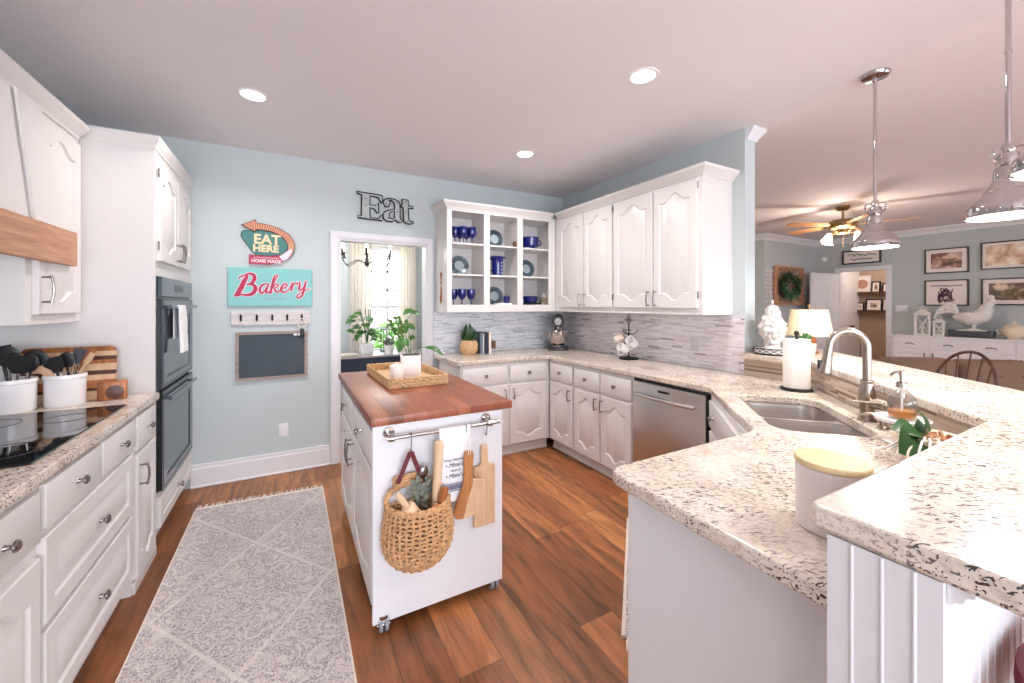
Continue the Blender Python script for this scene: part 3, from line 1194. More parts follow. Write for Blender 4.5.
# ---- granite
poly = [(1.247, YW - 0.009), (1.262, 3.262), (2.207, 3.262), (2.207, 1.545), (1.625, 0.945), (1.56, 0.925), (0.875, 0.925), (0.85, 0.912), (0.836, 0.885), (0.833, 0.85), (0.818, 0.45), (0.815, 0.3395),
        (1.8105, 0.3395), (2.8205, 1.3095), (2.8205, YW - 0.009)]
hole = [dg(0.615 + a, -0.28 + b_) for a, b_ in rrect(0.66, 0.355, 0.075, 6)]
hole = []
for a, b_ in rrect(0.66, 0.355, 0.085, 7):
    if b_ > 0.05:
        b_ += 0.022 * math.cos(a / 0.33 * PI / 2)
    hole.append(dg(0.615 + a, -0.285 + b_))
m = MB().holed(poly, [hole], 0.876, 0.914)
solo('countertop', m, 'granite', 'speckled cream granite U-shaped counter with the sink cut into its corner', 'countertop', mod_bevel=0.007)
bar = [(0.762, -0.12), (1.93, -0.12), (2.55, 0.44), (3.60, 1.60), (3.60, 1.695), (2.76, 1.695), (2.757, 1.285), (2.72, 1.235), (1.81, 0.368), (1.79, 0.36), (0.79, 0.36), (0.776, 0.345)]
m = MB().prism(bar, 1.03, 1.07)
solo('bar_countertop', m, 'granite', 'raised speckled granite bar top along the diagonal peninsula', 'countertop', mod_bevel=0.009)
# ---- uppers on the right wall (face west)
UX, UD = 2.492, XW - 2.492 - 0.001
for y1, w, names, lab in ((3.545, 0.886, (0.075, 0.474, 0.488, 0.873), 'white double-door wall cabinet nearest the inside corner'),
                          (2.658, 0.868, (0.012, 0.44, 0.452, 0.832), 'white double-door wall cabinet at the open end of the run')):
    t = thing('wall_cabinet', lab, 'cabinet', (UX, y1, 0), R(-90))
    carcass(t, w, UD, 1.336, 2.325)
    door(t, names[0], names[1], 1.382, 2.29, 'arch', 'R', 1.455, 0.12, arch=0.06)
    door(t, names[2], names[3], 1.382, 2.29, 'arch', 'L', 1.455, 0.12, arch=0.06)
    for z in (1.45, 2.22):
        for x in (names[0] - 0.004, names[3] + 0.004):
            build('hinge', MB().cyl((x, -0.012, z), (x, -0.012, z + 0.05), 0.004, 0.004, 8), 'pewter', t)
    x0, x1 = 0.0, w
    if y1 > 3:
        crown('cornice', t, [(0.055, 0), (w, 0)], 2.305)
    else:
        crown('cornice', t, [(0.0, 0), (w, 0), (w, UD)], 2.305)

# ---- open shelf unit on the back wall (faces south)
SX0, SX1, SY = 1.271, 2.491, 3.548
t = thing('open_shelf_cabinet', 'white open wall cabinet of nine compartments holding blue glassware', 'cabinet', (SX0, SY, 0), 0)
W = SX1 - SX0
D = YW - SY - 0.001
zs = (1.336, 1.410, 1.690, 1.700, 1.985, 1.996, 2.285, 2.325)
m = MB()
m.box(0, 0.02, 0.02, D, 1.336, 2.325)
m.box(W - 0.02, W, 0.02, D, 1.336, 2.325)
m.box(0.02, W - 0.02, D - 0.01, D, 1.336, 2.325)
m.box(0.02, W - 0.02, 0.02, D - 0.01, 1.375, 1.398)
m.box(0.02, W - 0.02, 0.02, D - 0.01, 2.29, 2.31)
for x in (0.395, 0.782):
    m.box(x - 0.009, x + 0.009, 0.02, D - 0.01, 1.398, 2.29)
build('carcass', m, 'white', t)
m = MB()
cols = ((0, 0.049), (0.377, 0.442), (0.751, 0.816), (1.136, W))
for a, b_ in cols:
    m.box(a, b_, 0.0, 0.0195, 1.336, 2.325, 0.0015)
for i in range(3):
    m.box(cols[i][1], cols[i + 1][0], 0.0, 0.0195, 1.336, 1.408, 0.0015)
    m.box(cols[i][1], cols[i + 1][0], 0.0, 0.0195, 2.287, 2.325, 0.0015)
build('face_frame', m, 'white', t)
for x0, x1 in ((0.0205, 0.3855), (0.4045, 0.7725), (0.7915, W - 0.0205)):
    for z in (1.686, 1.982):
        build('shelf', MB().box(x0, x1, 0.021, D - 0.0105, z, z + 0.016, 0.001), 'white', t)
crown('cornice', t, [(0, D), (0, 0), (W - 0.055, 0)], 2.305)
SHELF_Z = (1.398, 1.702, 1.998)

# ---- left-hand base run (faces east; local x runs north)
t = thing('base_cabinet', 'white base cabinet nearest the camera on the left run, drawer over a panel door', 'cabinet', (XL, 0.95, 0), R(90))
carcass(t, 0.793, 0.61, 0, 0.875, 0.10, 0.05)
door(t, 0.395, 0.778, 0.125, 0.655, 'arch', arch=0.05)
door(t, 0.015, 0.39, 0.125, 0.655, 'arch', arch=0.05)
d_ = door(t, 0.015, 0.778, 0.70, 0.855, 'slab', name='drawer')
knob(d_, 0.24, 0.775)
knob(d_, 0.60, 0.775)
t = thing('drawer_cabinet', 'white drawer cabinet below the black cooktop with two deep drawers', 'cabinet', (XL, 1.744, 0), R(90))
carcass(t, 0.839, 0.61, 0, 0.875, 0.10, 0.05)
for x0, x1 in ((0.015, 0.425), (0.445, 0.824)):
    door(t, x0, x1, 0.725, 0.86, 'slab', 'K', name='drawer')
for z0, z1 in ((0.43, 0.70), (0.125, 0.41)):
    d_ = door(t, 0.01, 0.79, z0, z1, 'rect', name='drawer')
    knob(d_, 0.41, (z0 + z1) / 2, r=0.018)
t = thing('narrow_cabinet', 'narrow white base cabinet between the drawers and the ovens', 'cabinet', (XL, 2.584, 0), R(90))
carcass(t, 0.370, 0.61, 0, 0.875, 0.0, 0.0)
door(t, 0.015, 0.32, 0.70, 0.86, 'slab', 'K', name='drawer')
door(t, 0.015, 0.32, 0.07, 0.675, 'arch', 'L', 0.57, 0.11)
m = MB().box(0.0, 0.370, -0.012, 0.0, 0, 0.055, 0.005)
build('base_moulding', m, 'white', t)
m = MB().holed([(-1.288, 0.93), (-0.645, 0.93), (-0.645, 2.953), (-1.288, 2.953)], [], 0.876, 0.914)
solo('countertop', m, 'granite', 'speckled granite counter of the left run around the black cooktop', 'countertop', mod_bevel=0.008)
t = thing('cooktop', 'black glass cooktop set in the left granite counter', 'cooktop', (-0.95, 2.17, 0.9142), R(90))
build('glass_top', MB().box(-0.37, 0.47, -0.25, 0.25, 0, 0.006, 0.002), 'blackglass', t)
for x, y, r in ((-0.19, -0.11, 0.10), (0.27, -0.11, 0.075), (-0.19, 0.13, 0.075), (0.27, 0.13, 0.1)):
    build('burner_ring', MB().tube([(x + r * math.cos(a * PI / 16), y + r * math.sin(a * PI / 16), 0.0063) for a in range(32)], 0.0012, 4, True), 'ink', t)

SLIM = ((0.0, 0.0), (0.005, 0.0), (0.007, 0.012), (0.016, 0.03), (0.026, 0.05), (0.028, 0.068), (0.0, 0.068))
# ---- tall oven cabinet
t = thing('oven_cabinet', 'tall white cabinet housing the double oven at the end of the left run', 'cabinet', (XL, 2.965, 0), R(90))
W = 0.919
m = MB()
m.box(0, 0.026, 0, 0.618, 0.1, 2.30, 0.001)
m.box(0.858, W, 0, 0.618, 0.1, 2.30, 0.001)
m.box(0.026, 0.858, 0, 0.618, 0.1, 0.325)
m.box(0.026, 0.858, 0, 0.618, 1.575, 2.30)
m.box(0.026, 0.858, 0.55, 0.618, 0.325, 1.575)
build('carcass', m, 'white', t, smooth=False)
m = MB().box(0, W, 0.055, 0.6, 0, 0.1)
m.box(0, W, 0.043, 0.055, 0, 0.022, 0.003)
build('toe_kick', m, 'white', t)
d_ = door(t, 0.03, 0.855, 0.125, 0.30, 'rect', name='drawer')
knob(d_, 0.45, 0.215, r=0.018)
door(t, 0.03, 0.437, 1.66, 2.22, 'arch', 'R', 1.745, 0.12)
door(t, 0.447, 0.855, 1.66, 2.22, 'arch', 'L', 1.745, 0.12)
for z in (1.72, 2.14):
    build('hinge', MB().cyl((0.026, -0.012, z), (0.026, -0.012, z + 0.05), 0.004, 0.004, 8), 'pewter', t)
crown('cornice', t, [(0, 0.32), (0, 0), (W, 0)], 2.287, SLIM)

t = thing('double_oven', 'black and steel double wall oven in the tall white cabinet', 'oven', (XL, 2.996, 0.0), R(90))
build('body', MB().box(0.0, 0.821, -0.004, 0.5, 0.33, 1.572), 'black', t, smooth=False)


def oven_door(z0, z1):
    m = MB()
    m.holed([(0.004, z0), (0.817, z0), (0.817, z1), (0.004, z1)], [[(0.10, z0 + 0.06), (0.725, z0 + 0.06), (0.725, z1 - 0.11), (0.10, z1 - 0.11)]], -0.013, 0.02,
            Matrix(((1, 0, 0, 0), (0, 0, -1, -0.006), (0, 1, 0, 0), (0, 0, 0, 1))))
    dd = build('door', m, 'black', t, smooth=False)
    build('door_glass', MB().box(0.10, 0.725, -0.023, -0.0045, z0 + 0.06, z1 - 0.11), 'ovenglass', dd, smooth=False)
    m = MB()
    m.box(0.03, 0.795, -0.0275, -0.0265, z0 + 0.02, z0 + 0.05)
    m.box(0.03, 0.10, -0.0275, -0.0265, z0 + 0.05, z1 - 0.1)
    m.box(0.725, 0.795, -0.0275, -0.0265, z0 + 0.05, z1 - 0.1)
    m.box(0.03, 0.795, -0.0275, -0.0265, z1 - 0.1, z1 - 0.012)
    build('door_face', m, 'ovenglass', dd, smooth=False)
    m = MB()
    m.cyl((0.05, -0.052, z1 - 0.05), (0.775, -0.052, z1 - 0.05), 0.011, 0.011, 12)
    for x in (0.09, 0.735):
        m.cyl((x, -0.026, z1 - 0.05), (x, -0.052, z1 - 0.05), 0.009, 0.009, 8)
    build('handle', m, 'ovenglass', dd)


oven_door(0.335, 0.905)
oven_door(0.925, 1.445)
cp = build('control_panel', MB().box(0.004, 0.817, -0.024, -0.0045, 1.455, 1.570, 0.003), 'ovenglass', t)
build('display', MB().box(0.30, 0.52, -0.0255, -0.024, 1.49, 1.535), 'black', cp)

# ---- hood and wall cabinet on the left
t = thing('wall_cabinet', 'white wall cabinet between the range hood and the tall oven cabinet', 'cabinet', (-0.975, 2.47, 0), R(90))
carcass(t, 0.493, 0.314, 1.32, 2.31)
door(t, 0.05, 0.455, 1.365, 2.24, 'arch', 'L', 1.475, 0.13)
t = thing('range_hood', 'white tapered range hood with a wide oak band above the cooktop', 'range hood', (-0.975, 1.20, 0), R(90))
m = MB()
Mx = Matrix(((1, 0, 0, 0), (0, 0, 1, 0), (0, 1, 0, 0), (0, 0, 0, 1)))
m.box(0.02, 1.268, 0.0, 0.314, 1.62, 2.30)
m.prism([(0.02, 1.765), (1.268, 1.765), (1.268, 2.262), (0.02, 2.262)], -0.021, 0.0, 0, 1, Mx)
build('canopy', m, 'white', t, smooth=False)
for q in ([(1.255, 1.766), (1.535, 1.766), (1.30, 2.262), (1.118, 2.262)], [(0.25, 1.766), (-0.03, 1.766), (0.2, 2.262), (0.382, 2.262)]):
    cq = (sum(v[0] for v in q) / 4, sum(v[1] for v in q) / 4)
    m = MB().prism([(cq[0] + (v[0] - cq[0]) * 0.93, v[1]) for v in q], -0.026, -0.0212, 0, 1, Mx)
    m.prism(q, -0.036, -0.026, 0.0012, 1, Mx)
    build('side_board', m, 'white', t)
build('oak_band', MB().box(-0.3, 1.60, -0.048, -0.0215, 1.598, 1.765, 0.003), 'oak', t)
m = MB()
m.box(0.3, 0.98, 0.06, 0.30, 1.612, 1.62)
build('filter', m, 'steel', t)
crown('cornice', t, [(-0.3, -0.0), (1.735, -0.0)], 2.272)
# ================================================================ island on casters
t = thing('kitchen_island', 'white rolling kitchen island with a butcher block top', 'kitchen island', (0, 0, 0))
build('butcher_block', MB().box(0.296, 0.972, 1.758, 3.05, 0.892, 0.93, 0.004, 2), 'butcher', t)
build('carcass', MB().box(0.328, 0.922, 1.795, 3.02, 0.075, 0.8915, 0.001), 'white', t)
build('end_panel', MB().box(0.306, 0.924, 1.775, 1.7945, 0.045, 0.8915, 0.0015), 'trimwhite', t)
# west side: doors and drawers (local frame turned to face -x)
Rm = Matrix.Translation((0.3278, 3.02, 0)) @ Matrix.Rotation(R(-90), 4, 'Z')


def idoor(x0, x1, z0, z1, slab=False, hand=None, kn=False):
    mb = MB()
    if slab:
        mb.box(x0, x1, -0.02, 0, z0, z1, 0.004, 2)
    else:
        mb.panel_door(x0, x1, z0, z1, arch=0.05)
    mb.bm.transform(Rm)
    d = build('drawer' if slab else 'door', mb, 'white', t)
    h = None
    if kn:
        h = knob(d, (x0 + x1) / 2, (z0 + z1) / 2)
    if hand:
        h = pull(d, x1 - 0.03 if hand == 'R' else x0 + 0.03, z1 - 0.10, 0.13)
    if h:
        h.data.transform(Rm)


for a, b_, hd in ((0.03, 0.59, 'R'), (0.61, 1.195, 'L')):
    idoor(a, b_, 0.70, 0.862, True, kn=True)
    idoor(a, b_, 0.10, 0.68, False, hd)
for z in (0.16, 0.63):
    build('hinge', MB().cyl((0.317, 1.815, z), (0.317, 1.815, z + 0.04), 0.006, 0.006, 8), 'pewter', t)
M['wheel'] = plain('pale grey caster rubber', (136, 138, 144), 0.4, var=0.05)
for x, y in ((0.352, 1.79), (0.885, 1.80), (0.352, 2.97), (0.885, 2.97)):
    m = MB()
    for dx in (-0.012, 0.012):
        m.cyl((x + dx - 0.007, y, 0.0285), (x + dx + 0.007, y, 0.0285), 0.0285, 0.0285, 18)
    cst = build('caster_wheel', m, 'wheel', t)
    m = MB()
    m.cyl((x, y, 0.06), (x, y, 0.0745), 0.024, 0.024, 14)
    m.box(x - 0.024, x - 0.021, y - 0.016, y + 0.016, 0.02, 0.062, 0.001)
    m.box(x + 0.021, x + 0.024, y - 0.016, y + 0.016, 0.02, 0.062, 0.001)
    m.cyl((x - 0.026, y, 0.0285), (x + 0.026, y, 0.0285), 0.012, 0.012, 12)
    build('fork', m, 'chrome', cst)
# rail across the end panel
RY, RZ = 1.725, 0.845
m = MB()
m.cyl((0.354, RY, RZ), (0.885, RY, RZ), 0.0085, 0.0085, 14)
rl = build('rail', m, 'steel_h', t)
for x in (0.372, 0.832):
    m = MB()
    m.cyl((x, 1.7745, RZ + 0.012), (x, 1.766, RZ + 0.012), 0.026, 0.024, 20)
    m.cyl((x, 1.766, RZ + 0.012), (x, RY - 0.004, RZ + 0.006), 0.009, 0.009, 12)
    m.cyl((x - 0.012, RY, RZ), (x + 0.012, RY, RZ), 0.0145, 0.0145, 14)
    build('bracket', m, 'chrome', rl)

# ---- hooks and what hangs from the rail
def s_hook(x, z_low, label):
    pts = [(x, RY + 0.013 * math.cos(a), RZ + 0.0125 * math.sin(a)) for a in [R(v) for v in range(-40, 190, 20)]]
    low = [(x, RY - 0.012, RZ - 0.02), (x, RY - 0.008, z_low + 0.03)] + [(x, RY - 0.0 - 0.011 * math.cos(a) + 0.004, z_low + 0.012 - 0.012 * math.sin(a)) for a in [R(v) for v in range(0, 200, 25)]]
    o = solo('s_hook', MB().tube(smooth_path(pts + low, 3), 0.0022, 6), 'pewter', label, 'hook', group='hooks on the island rail')
    return o


s_hook(0.455, 0.775, 'metal hook on the island rail above the basket strap')
s_hook(0.708, 0.800, 'metal hook holding the wooden board next to the white towel')
s_hook(0.812, 0.790, 'metal hook at the right end of the rail holding the tall board')

# ---- woven basket
BX, BY, BZ = 0.490, 1.765, 0.268
M['wicker_lining'] = weave('shadowy inner rush', (112, 74, 46), 90)  # dark inner shell: paints the shade seen between the basket's strands
bk = thing('wall_basket', 'round woven basket hanging by a strap from the island rail', 'basket', (BX, BY, BZ))


def bprof(z):  # half-width at height
    u = z / 0.30
    return 0.148 * (1 - (max(0, 0.55 - u) / 0.55) ** 2.6) ** 0.5 * (1 - 0.20 * max(0, u - 0.55) ** 1.3 / 0.45 ** 1.3 * 0.6) + 0.004


def bpt(a, z, k=1.0):
    """a=0..pi across the front, from +x to -x; the back is flat against the panel"""
    w = bprof(z) * k
    c, s_ = math.cos(a), math.sin(a)
    if s_ >= 0:
        return (w * c, -w * 0.88 * s_ - 0.022, z)
    return (w * c, -0.022 + 0.006 * (-s_), z)


m = MB()
NR = 18
NA = 64
for i in range(NR):
    z = 0.006 + 0.282 * i / (NR - 1)
    pts = []
    for k in range(NA):
        a = 2 * PI * k / NA
        kk = 1.0 + 0.034 * math.sin(a * 17 + (i % 2) * PI)
        p = bpt(a, z, kk)
        pts.append((p[0], p[1], z + 0.003 * math.sin(a * 17 + i * 1.3)))
    m.tube(pts, 0.0058, 6, True)
build('weave', m, 'wicker', bk)
m = MB()
for k in range(34):
    a = 2 * PI * k / 34 + 0.09
    m.tube([bpt(a, 0.004 + 0.284 * j / 12, 1.0) for j in range(13)], 0.0058, 6)
build('spoke', m, 'wicker', bk)
m = MB()
t_ = bmesh.new()
rg_ = [[t_.verts.new(bpt(2 * PI * k / 40, 0.004 + 0.284 * j / 14, 0.935)) for k in range(40)] for j in range(15)]
for A_, B_ in zip(rg_[:-1], rg_[1:]):
    for k in range(40):
        t_.faces.new((A_[k], A_[(k + 1) % 40], B_[(k + 1) % 40], B_[k]))
t_.faces.new(rg_[0])
m._add(t_)
build('lining', m, 'wicker_lining', bk)
m = MB()
rim = []
for k in range(56):
    a = 2 * PI * k / 56
    p = bpt(a, 0.292, 1.0)
    rim.append((p[0], p[1] - 0.0, 0.292 + 0.075 * max(0, -math.sin(a)) ** 0.7 - 0.012 * max(0, math.sin(a))))
for ph in (0, PI):
    m.tube([(p[0] * (1 + 0.02 * math.cos(k * 1.1 + ph)), p[1], p[2] + 0.006 * math.sin(k * 1.1 + ph)) for k, p in enumerate(rim)], 0.009, 6, True)
# raised woven back
for i in range(3):
    m.tube([(-0.03 + 0.075 * math.cos(a), -0.018 + 0.002 * (i % 2), 0.365 + 0.012 * i + 0.012 * math.sin(a)) for a in [PI * j / 10 for j in range(11)]], 0.007, 6)
build('rim', m, 'wicker', bk)
m = MB()
for sx in (-1, 1):
    g = []
    for j in range(9):
        u = j / 8
        x = -0.035 + sx * (0.052 * (1 - u) + 0.002 * u)
        z = 0.375 + (0.507 - 0.375) * u
        y = -0.028 - 0.012 * u
        g.append([(x - 0.010, y, z), (x + 0.010, y - 0.001, z)])
    m.sheet(g, 0.003)
build('strap', m, 'leather', bk)
m = MB()
m.sphere((0, -0.05, 0.012), 0.07, 0.75, 0.5, 0.16, 14, 8)
build('base', m, 'wicker_dark', bk)

# ---- tools in the basket
def rolling_pin(loc, rot, label, L=0.115, r=0.03, g='beech_l'):
    p = thing('rolling_pin', label, 'rolling pin', loc, rot=rot)
    build('barrel', MB().lathe([(r * 0.75, 0), (r, 0.008), (r * 1.02, L / 2), (r, L - 0.008), (r * 0.75, L)], 20), g, p)
    for z0, s_ in ((0, -1), (L, 1)):
        m = MB().lathe([(0.009, 0), (0.0125, 0.02), (0.014, 0.05), (0.012, 0.072), (0.006, 0.08), (0, 0.081)], 14)
        if s_ < 0:
            m.bm.transform(Matrix.Rotation(PI, 4, 'X'))
        shift(m, 0, 0, z0)
        build('grip', m, 'beech_l', p)
    return p


rolling_pin((BX - 0.005, BY - 0.085, BZ + 0.215), (R(10), R(-34), 0), 'short pale rolling pin leaning left in the hanging basket')
pr = thing('rolling_pin', 'long straight wooden rolling pin standing upright in the hanging basket', 'rolling pin', (BX + 0.062, BY - 0.072, BZ + 0.20), rot=(R(2), R(2.5), 0))
build('barrel', MB().lathe([(0.016, 0), (0.019, 0.01), (0.020, 0.33), (0.018, 0.345), (0, 0.347)], 18), 'beech_l', pr)


def spoon(name, loc, rot, label, mat, L=0.26, bw=0.028, bl=0.07, flat=True, hm=None, cat='utensil', hr=0.006, group=None):
    p = thing(name, label, cat, loc, rot=rot, group=group)
    build('grip', MB().tube([(0, 0, L * i / 8) for i in range(9)], [hr * (1.2 - 0.3 * i / 8) for i in range(9)], 8, flat=0.8), hm or mat, p)
    m = MB()
    if flat:
        m.sphere((0, 0, L + bl * 0.45), 1.0, bw, 0.005, bl * 0.55, 14, 10)
    else:
        m.prism([(-bw * 0.5, 0), (bw * 0.5, 0), (bw, bl * 0.35), (bw * 0.95, bl), (-bw * 0.95, bl), (-bw, bl * 0.35)], -0.002, 0.002, 0.0015, 1, Matrix.Translation((0, 0, L - 0.005)) @ Matrix.Rotation(R(90), 4, 'X'))
    build('bowl' if flat else 'blade', m, mat, p)
    return p


spoon('wooden_spatula', (BX + 0.04, BY - 0.100, BZ + 0.17), (R(4), R(16), 0), 'amber wooden spatula leaning right in the hanging basket', 'acacia', 0.13, 0.02, 0.07, False, hr=0.009)
spoon('wooden_spoon', (BX + 0.03, BY - 0.118, BZ + 0.15), (R(6), R(6), 0), 'stubby wooden spoon at the front of the hanging basket', 'olive', 0.10, 0.021, 0.06, True, hr=0.008)
for k, (dx, dy, ry, lab) in enumerate(((0.028, -0.036, 4, 'dark metal ladle behind the long rolling pin in the hanging basket'), (0.088, -0.06, 9, 'dark metal ladle right of the long rolling pin in the hanging basket'))):
    p = thing('ladle', lab, 'utensil', (BX + dx, BY + dy, BZ + (0.22 if dx < 0.05 else 0.13)), rot=(R(1), R(ry - 6), 0))
    build('grip', MB().tube([(0, 0, 0.17 * i / 5) for i in range(6)], 0.004, 8), 'pewter', p)
    build('bowl', MB().sphere((0, 0, 0.19), 0.024, 0.9, 0.4, 1.15, 14, 8), 'pewter', p)
# sage stems between the tools
m = MB()
rnd = random.Random(3)
for i in range(26):
    u = rnd.random()
    b_ = Vector((rnd.uniform(-0.02, 0.05), rnd.uniform(-0.05, -0.03), rnd.uniform(0.24, 0.37)))
    q = b_ + Vector((rnd.uniform(-1, 1), rnd.uniform(-0.5, 0.2), rnd.uniform(-0.2, 1))).normalized() * 0.035
    m.leaf(b_, q, 0.02, (0, -1, 0.2), n=4)
for x in (-0.01, 0.01, 0.03):
    m.tube([(x * 0.5, -0.05, 0.16), (x, -0.045, 0.26), (x * 1.5, -0.04, 0.36)], 0.002, 5)
solo('dried_sage', m, 'sage', 'grey green sprig tucked behind the tools in the hanging basket', 'plant', (BX, BY, BZ), smooth=False)

# ---- tea towel over the rail
tw = thing('tea_towel', 'white printed tea towel folded over the island rail', 'towel', (0.653, RY, 0))
m = MB()
g = []
for i in range(31):
    u = i / 30
    if u < 0.38:
        s_ = u / 0.38
        y, z = 0.0125, RZ - 0.25 * (1 - s_)
    elif u < 0.45:
        a = (u - 0.38) / 0.07 * PI
        y, z = 0.0125 * math.cos(a), RZ + 0.0125 * math.sin(a)
    else:
        s_ = (u - 0.45) / 0.55
        y, z = -0.0125 - 0.004 * s_, RZ - 0.322 * s_
    row = []
    for j in range(13):
        v = j / 12
        x = -0.074 + 0.148 * v
        row.append((x * (1 - 0.04 * abs(u - 0.42)), y - 0.0025 * math.sin(v * 9) * (1 if y < 0 else -1) * abs(u - 0.42) * 1.2, z))
    g.append(row)
m.sheet(g, 0.002)
build('cloth', m, 'towelw', tw)
TY = -0.0205
m = MB()
m.box(-0.070, 0.070, TY - 0.0012, TY - 0.0002, 0.580, 0.600)
m.box(-0.070, 0.070, TY - 0.0012, TY - 0.0002, 0.604, 0.607)
m.box(-0.070, 0.070, TY - 0.0012, TY - 0.0002, 0.572, 0.575)
build('stripe', m, plain('slate blue stripe', (118, 122, 146), 0.9, var=0.05), tw)
for body, z, sz, sh in (('What happens at', 0.712, 0.0165, 0), ('\u2022 Mimi\'s \u2022', 0.688, 0.027, 0.3), ('stays at', 0.665, 0.0165, 0), ('\u2022 Mimi\'s \u2022', 0.640, 0.027, 0.3)):
    m = text_mesh(body, sz, 0.0006, sh)
    build('print', shift(m, 0.0, TY + 0.001, z), 'ink', tw, smooth=False)

# ---- boards hanging from hooks
Rx = Matrix.Rotation(R(90), 4, 'X')


def hanging_board(x, ztop, shape, label, stripes, tilt=0.0, y=1.742):
    p = thing('cutting_board', label, 'cutting board', (x, y, ztop), rot=(0, R(tilt), 0))
    th = 0.009
    for poly, mat, nm in shape:
        m = MB().prism(poly, -th, th, 0.002, 1, Rx)
        build(nm, m, mat, p)
    m = MB()
    m.tube(smooth_path([(-0.004, -th - 0.002, -0.014), (-0.006, -0.012, 0.03), (-0.003, -0.015, 0.068), (0.003, -0.015, 0.068), (0.006, -0.012, 0.03), (0.004, -th - 0.002, -0.014)], 5), 0.0016, 5)
    build('cord', m, 'cream', p)
    return p


dark = [(-0.016, 0.0), (0.018, 0.0), (0.024, -0.02), (0.02, -0.09), (0.022, -0.15), (0.004, -0.20), (-0.012, -0.27), (-0.02, -0.298), (-0.052, -0.294), (-0.062, -0.27), (-0.048, -0.215), (-0.026, -0.16), (-0.018, -0.10), (-0.022, -0.03)]
pale = [(0.0225, -0.13), (0.072, -0.135), (0.084, -0.155), (0.086, -0.25), (0.078, -0.278), (0.06, -0.288), (-0.019, -0.2985), (-0.011, -0.27), (0.005, -0.20), (0.023, -0.15)]
hanging_board(0.708, 0.745, [(dark, 'olive', 'dark_stave'), (pale, 'beech', 'pale_stave')], 'paddle-shaped two-tone wooden board hanging in front of the white towel', None, 2, 1.690)
blade = [(-0.016, 0.0), (0.016, 0.0), (0.018, -0.08), (0.026, -0.096), (0.052, -0.098), (0.055, -0.105), (0.055, -0.385), (-0.055, -0.385), (-0.055, -0.105), (-0.052, -0.098), (-0.026, -0.096), (-0.018, -0.08)]
hanging_board(0.817, 0.735, [(blade, 'beech', 'blade')], 'tall rectangular wooden board with a short grip, rightmost on the island rail', None, 0, 1.758)

# ---- tray on the island with two white pots
tr = thing('wicker_tray', 'rectangular woven tray on the butcher block island', 'tray', (0.655, 2.64, 0.9305), R(1))
TX, TYY = 0.175, 0.33
m = MB()
m.box(-TX, TX, -TYY, TYY, 0.0, 0.012, 0.003)
build('tray_floor', m, 'wicker_light', tr)
m = MB()
for i in range(5):
    z = 0.010 + 0.011 * i
    pts = []
    base = rrect(2 * TX, 2 * TYY, 0.02, 3)
    P = []
    for a, b_ in zip(base, base[1:] + base[:1]):
        nn = max(2, int(math.hypot(b_[0] - a[0], b_[1] - a[1]) / 0.008))
        for k in range(nn):
            P.append((a[0] + (b_[0] - a[0]) * k / nn, a[1] + (b_[1] - a[1]) * k / nn))
    L = len(P)
    for k, q in enumerate(P):
        s_ = 1 + 0.012 * math.sin(k * PI / 2 + i * PI)
        pts.append((q[0] * s_, q[1] * s_, z + 0.0015 * math.sin(k * PI / 2)))
    m.tube(pts, 0.0062, 5, True)
build('tray_wall', m, 'wicker_light', tr)
pp = thing('plant_pot', 'square white ceramic pot with a trailing cutting on the woven tray', 'potted plant', (0.675, 2.56, 0.9435), R(-12))
m = MB()
m.prism(rrect(0.12, 0.10, 0.016, 4), 0.0, 0.145, 0.004, 2, top=rrect(0.128, 0.106, 0.018, 4))
build('pot', m, 'matteceramic', pp)
m = MB().prism(rrect(0.106, 0.086, 0.012, 3), 0.140, 0.1465)
build('soil', m, 'soil', pp)
stems = [[(-0.01, 0, 0.14), (-0.02, 0.0, 0.22), (-0.035, -0.01, 0.30), (-0.015, -0.01, 0.38), (0.02, -0.01, 0.425)],
         [(-0.02, 0, 0.14), (-0.04, -0.01, 0.2), (-0.055, -0.01, 0.25)],
         [(0.02, 0, 0.14), (0.05, -0.01, 0.185), (0.09, -0.02, 0.19)],
         [(0.0, 0, 0.14), (-0.005, 0, 0.24), (-0.02, 0.0, 0.33)], [(0.01, 0, 0.14), (-0.02, 0.01, 0.2), (-0.01, 0.0, 0.28)]]
m = MB()
for s_ in stems:
    m.tube(smooth_path(s_, 4), 0.0025, 5)
build('stem', m, 'leaf', pp)
m = MB()
m.leaf((0.015, -0.01, 0.43), (-0.05, -0.03, 0.40), 0.05, (0, -0.6, 1), 0.1)
m.leaf((0.0, -0.01, 0.42), (0.055, -0.02, 0.395), 0.042, (0, -0.6, 1), 0.1)
m.leaf((-0.045, -0.01, 0.255), (-0.075, -0.05, 0.165), 0.055, (-0.3, -1, 0.3), 0.1)
m.leaf((-0.05, -0.01, 0.25), (-0.015, -0.04, 0.20), 0.04, (0.3, -1, 0.3), 0.1)
m.leaf((0.085, -0.02, 0.19), (0.20, -0.05, 0.135), 0.055, (0, -0.4, 1), 0.14)
m.leaf((-0.01, 0, 0.33), (0.025, -0.02, 0.305), 0.035, (0.2, -1, 0.4), 0.1)
m.leaf((-0.02, 0, 0.30), (-0.05, -0.02, 0.325), 0.03, (0, -1, 0.4), 0.1)
m.leaf((-0.01, 0, 0.25), (0.03, -0.03, 0.255), 0.035, (0.2, -1, 0.4), 0.1)
build('foliage', m, 'leaf', pp)
cn = thing('candle', 'small white candle in a fluted cup beside the square pot on the tray', 'candle', (0.572, 2.50, 0.9435))
build('cup', MB().lathe([(0.035, 0), (0.04, 0.004), (0.042, 0.05), (0.043, 0.09), (0.040, 0.094), (0.037, 0.09), (0.037, 0.075), (0, 0.075)], 24), 'matteceramic', cn)
m = MB()
for k in range(5):
    a = k * 2 * PI / 5
    m.sphere((0.022 * math.cos(a), 0.022 * math.sin(a), 0.09), 0.014, 1, 1, 0.9, 10, 6)
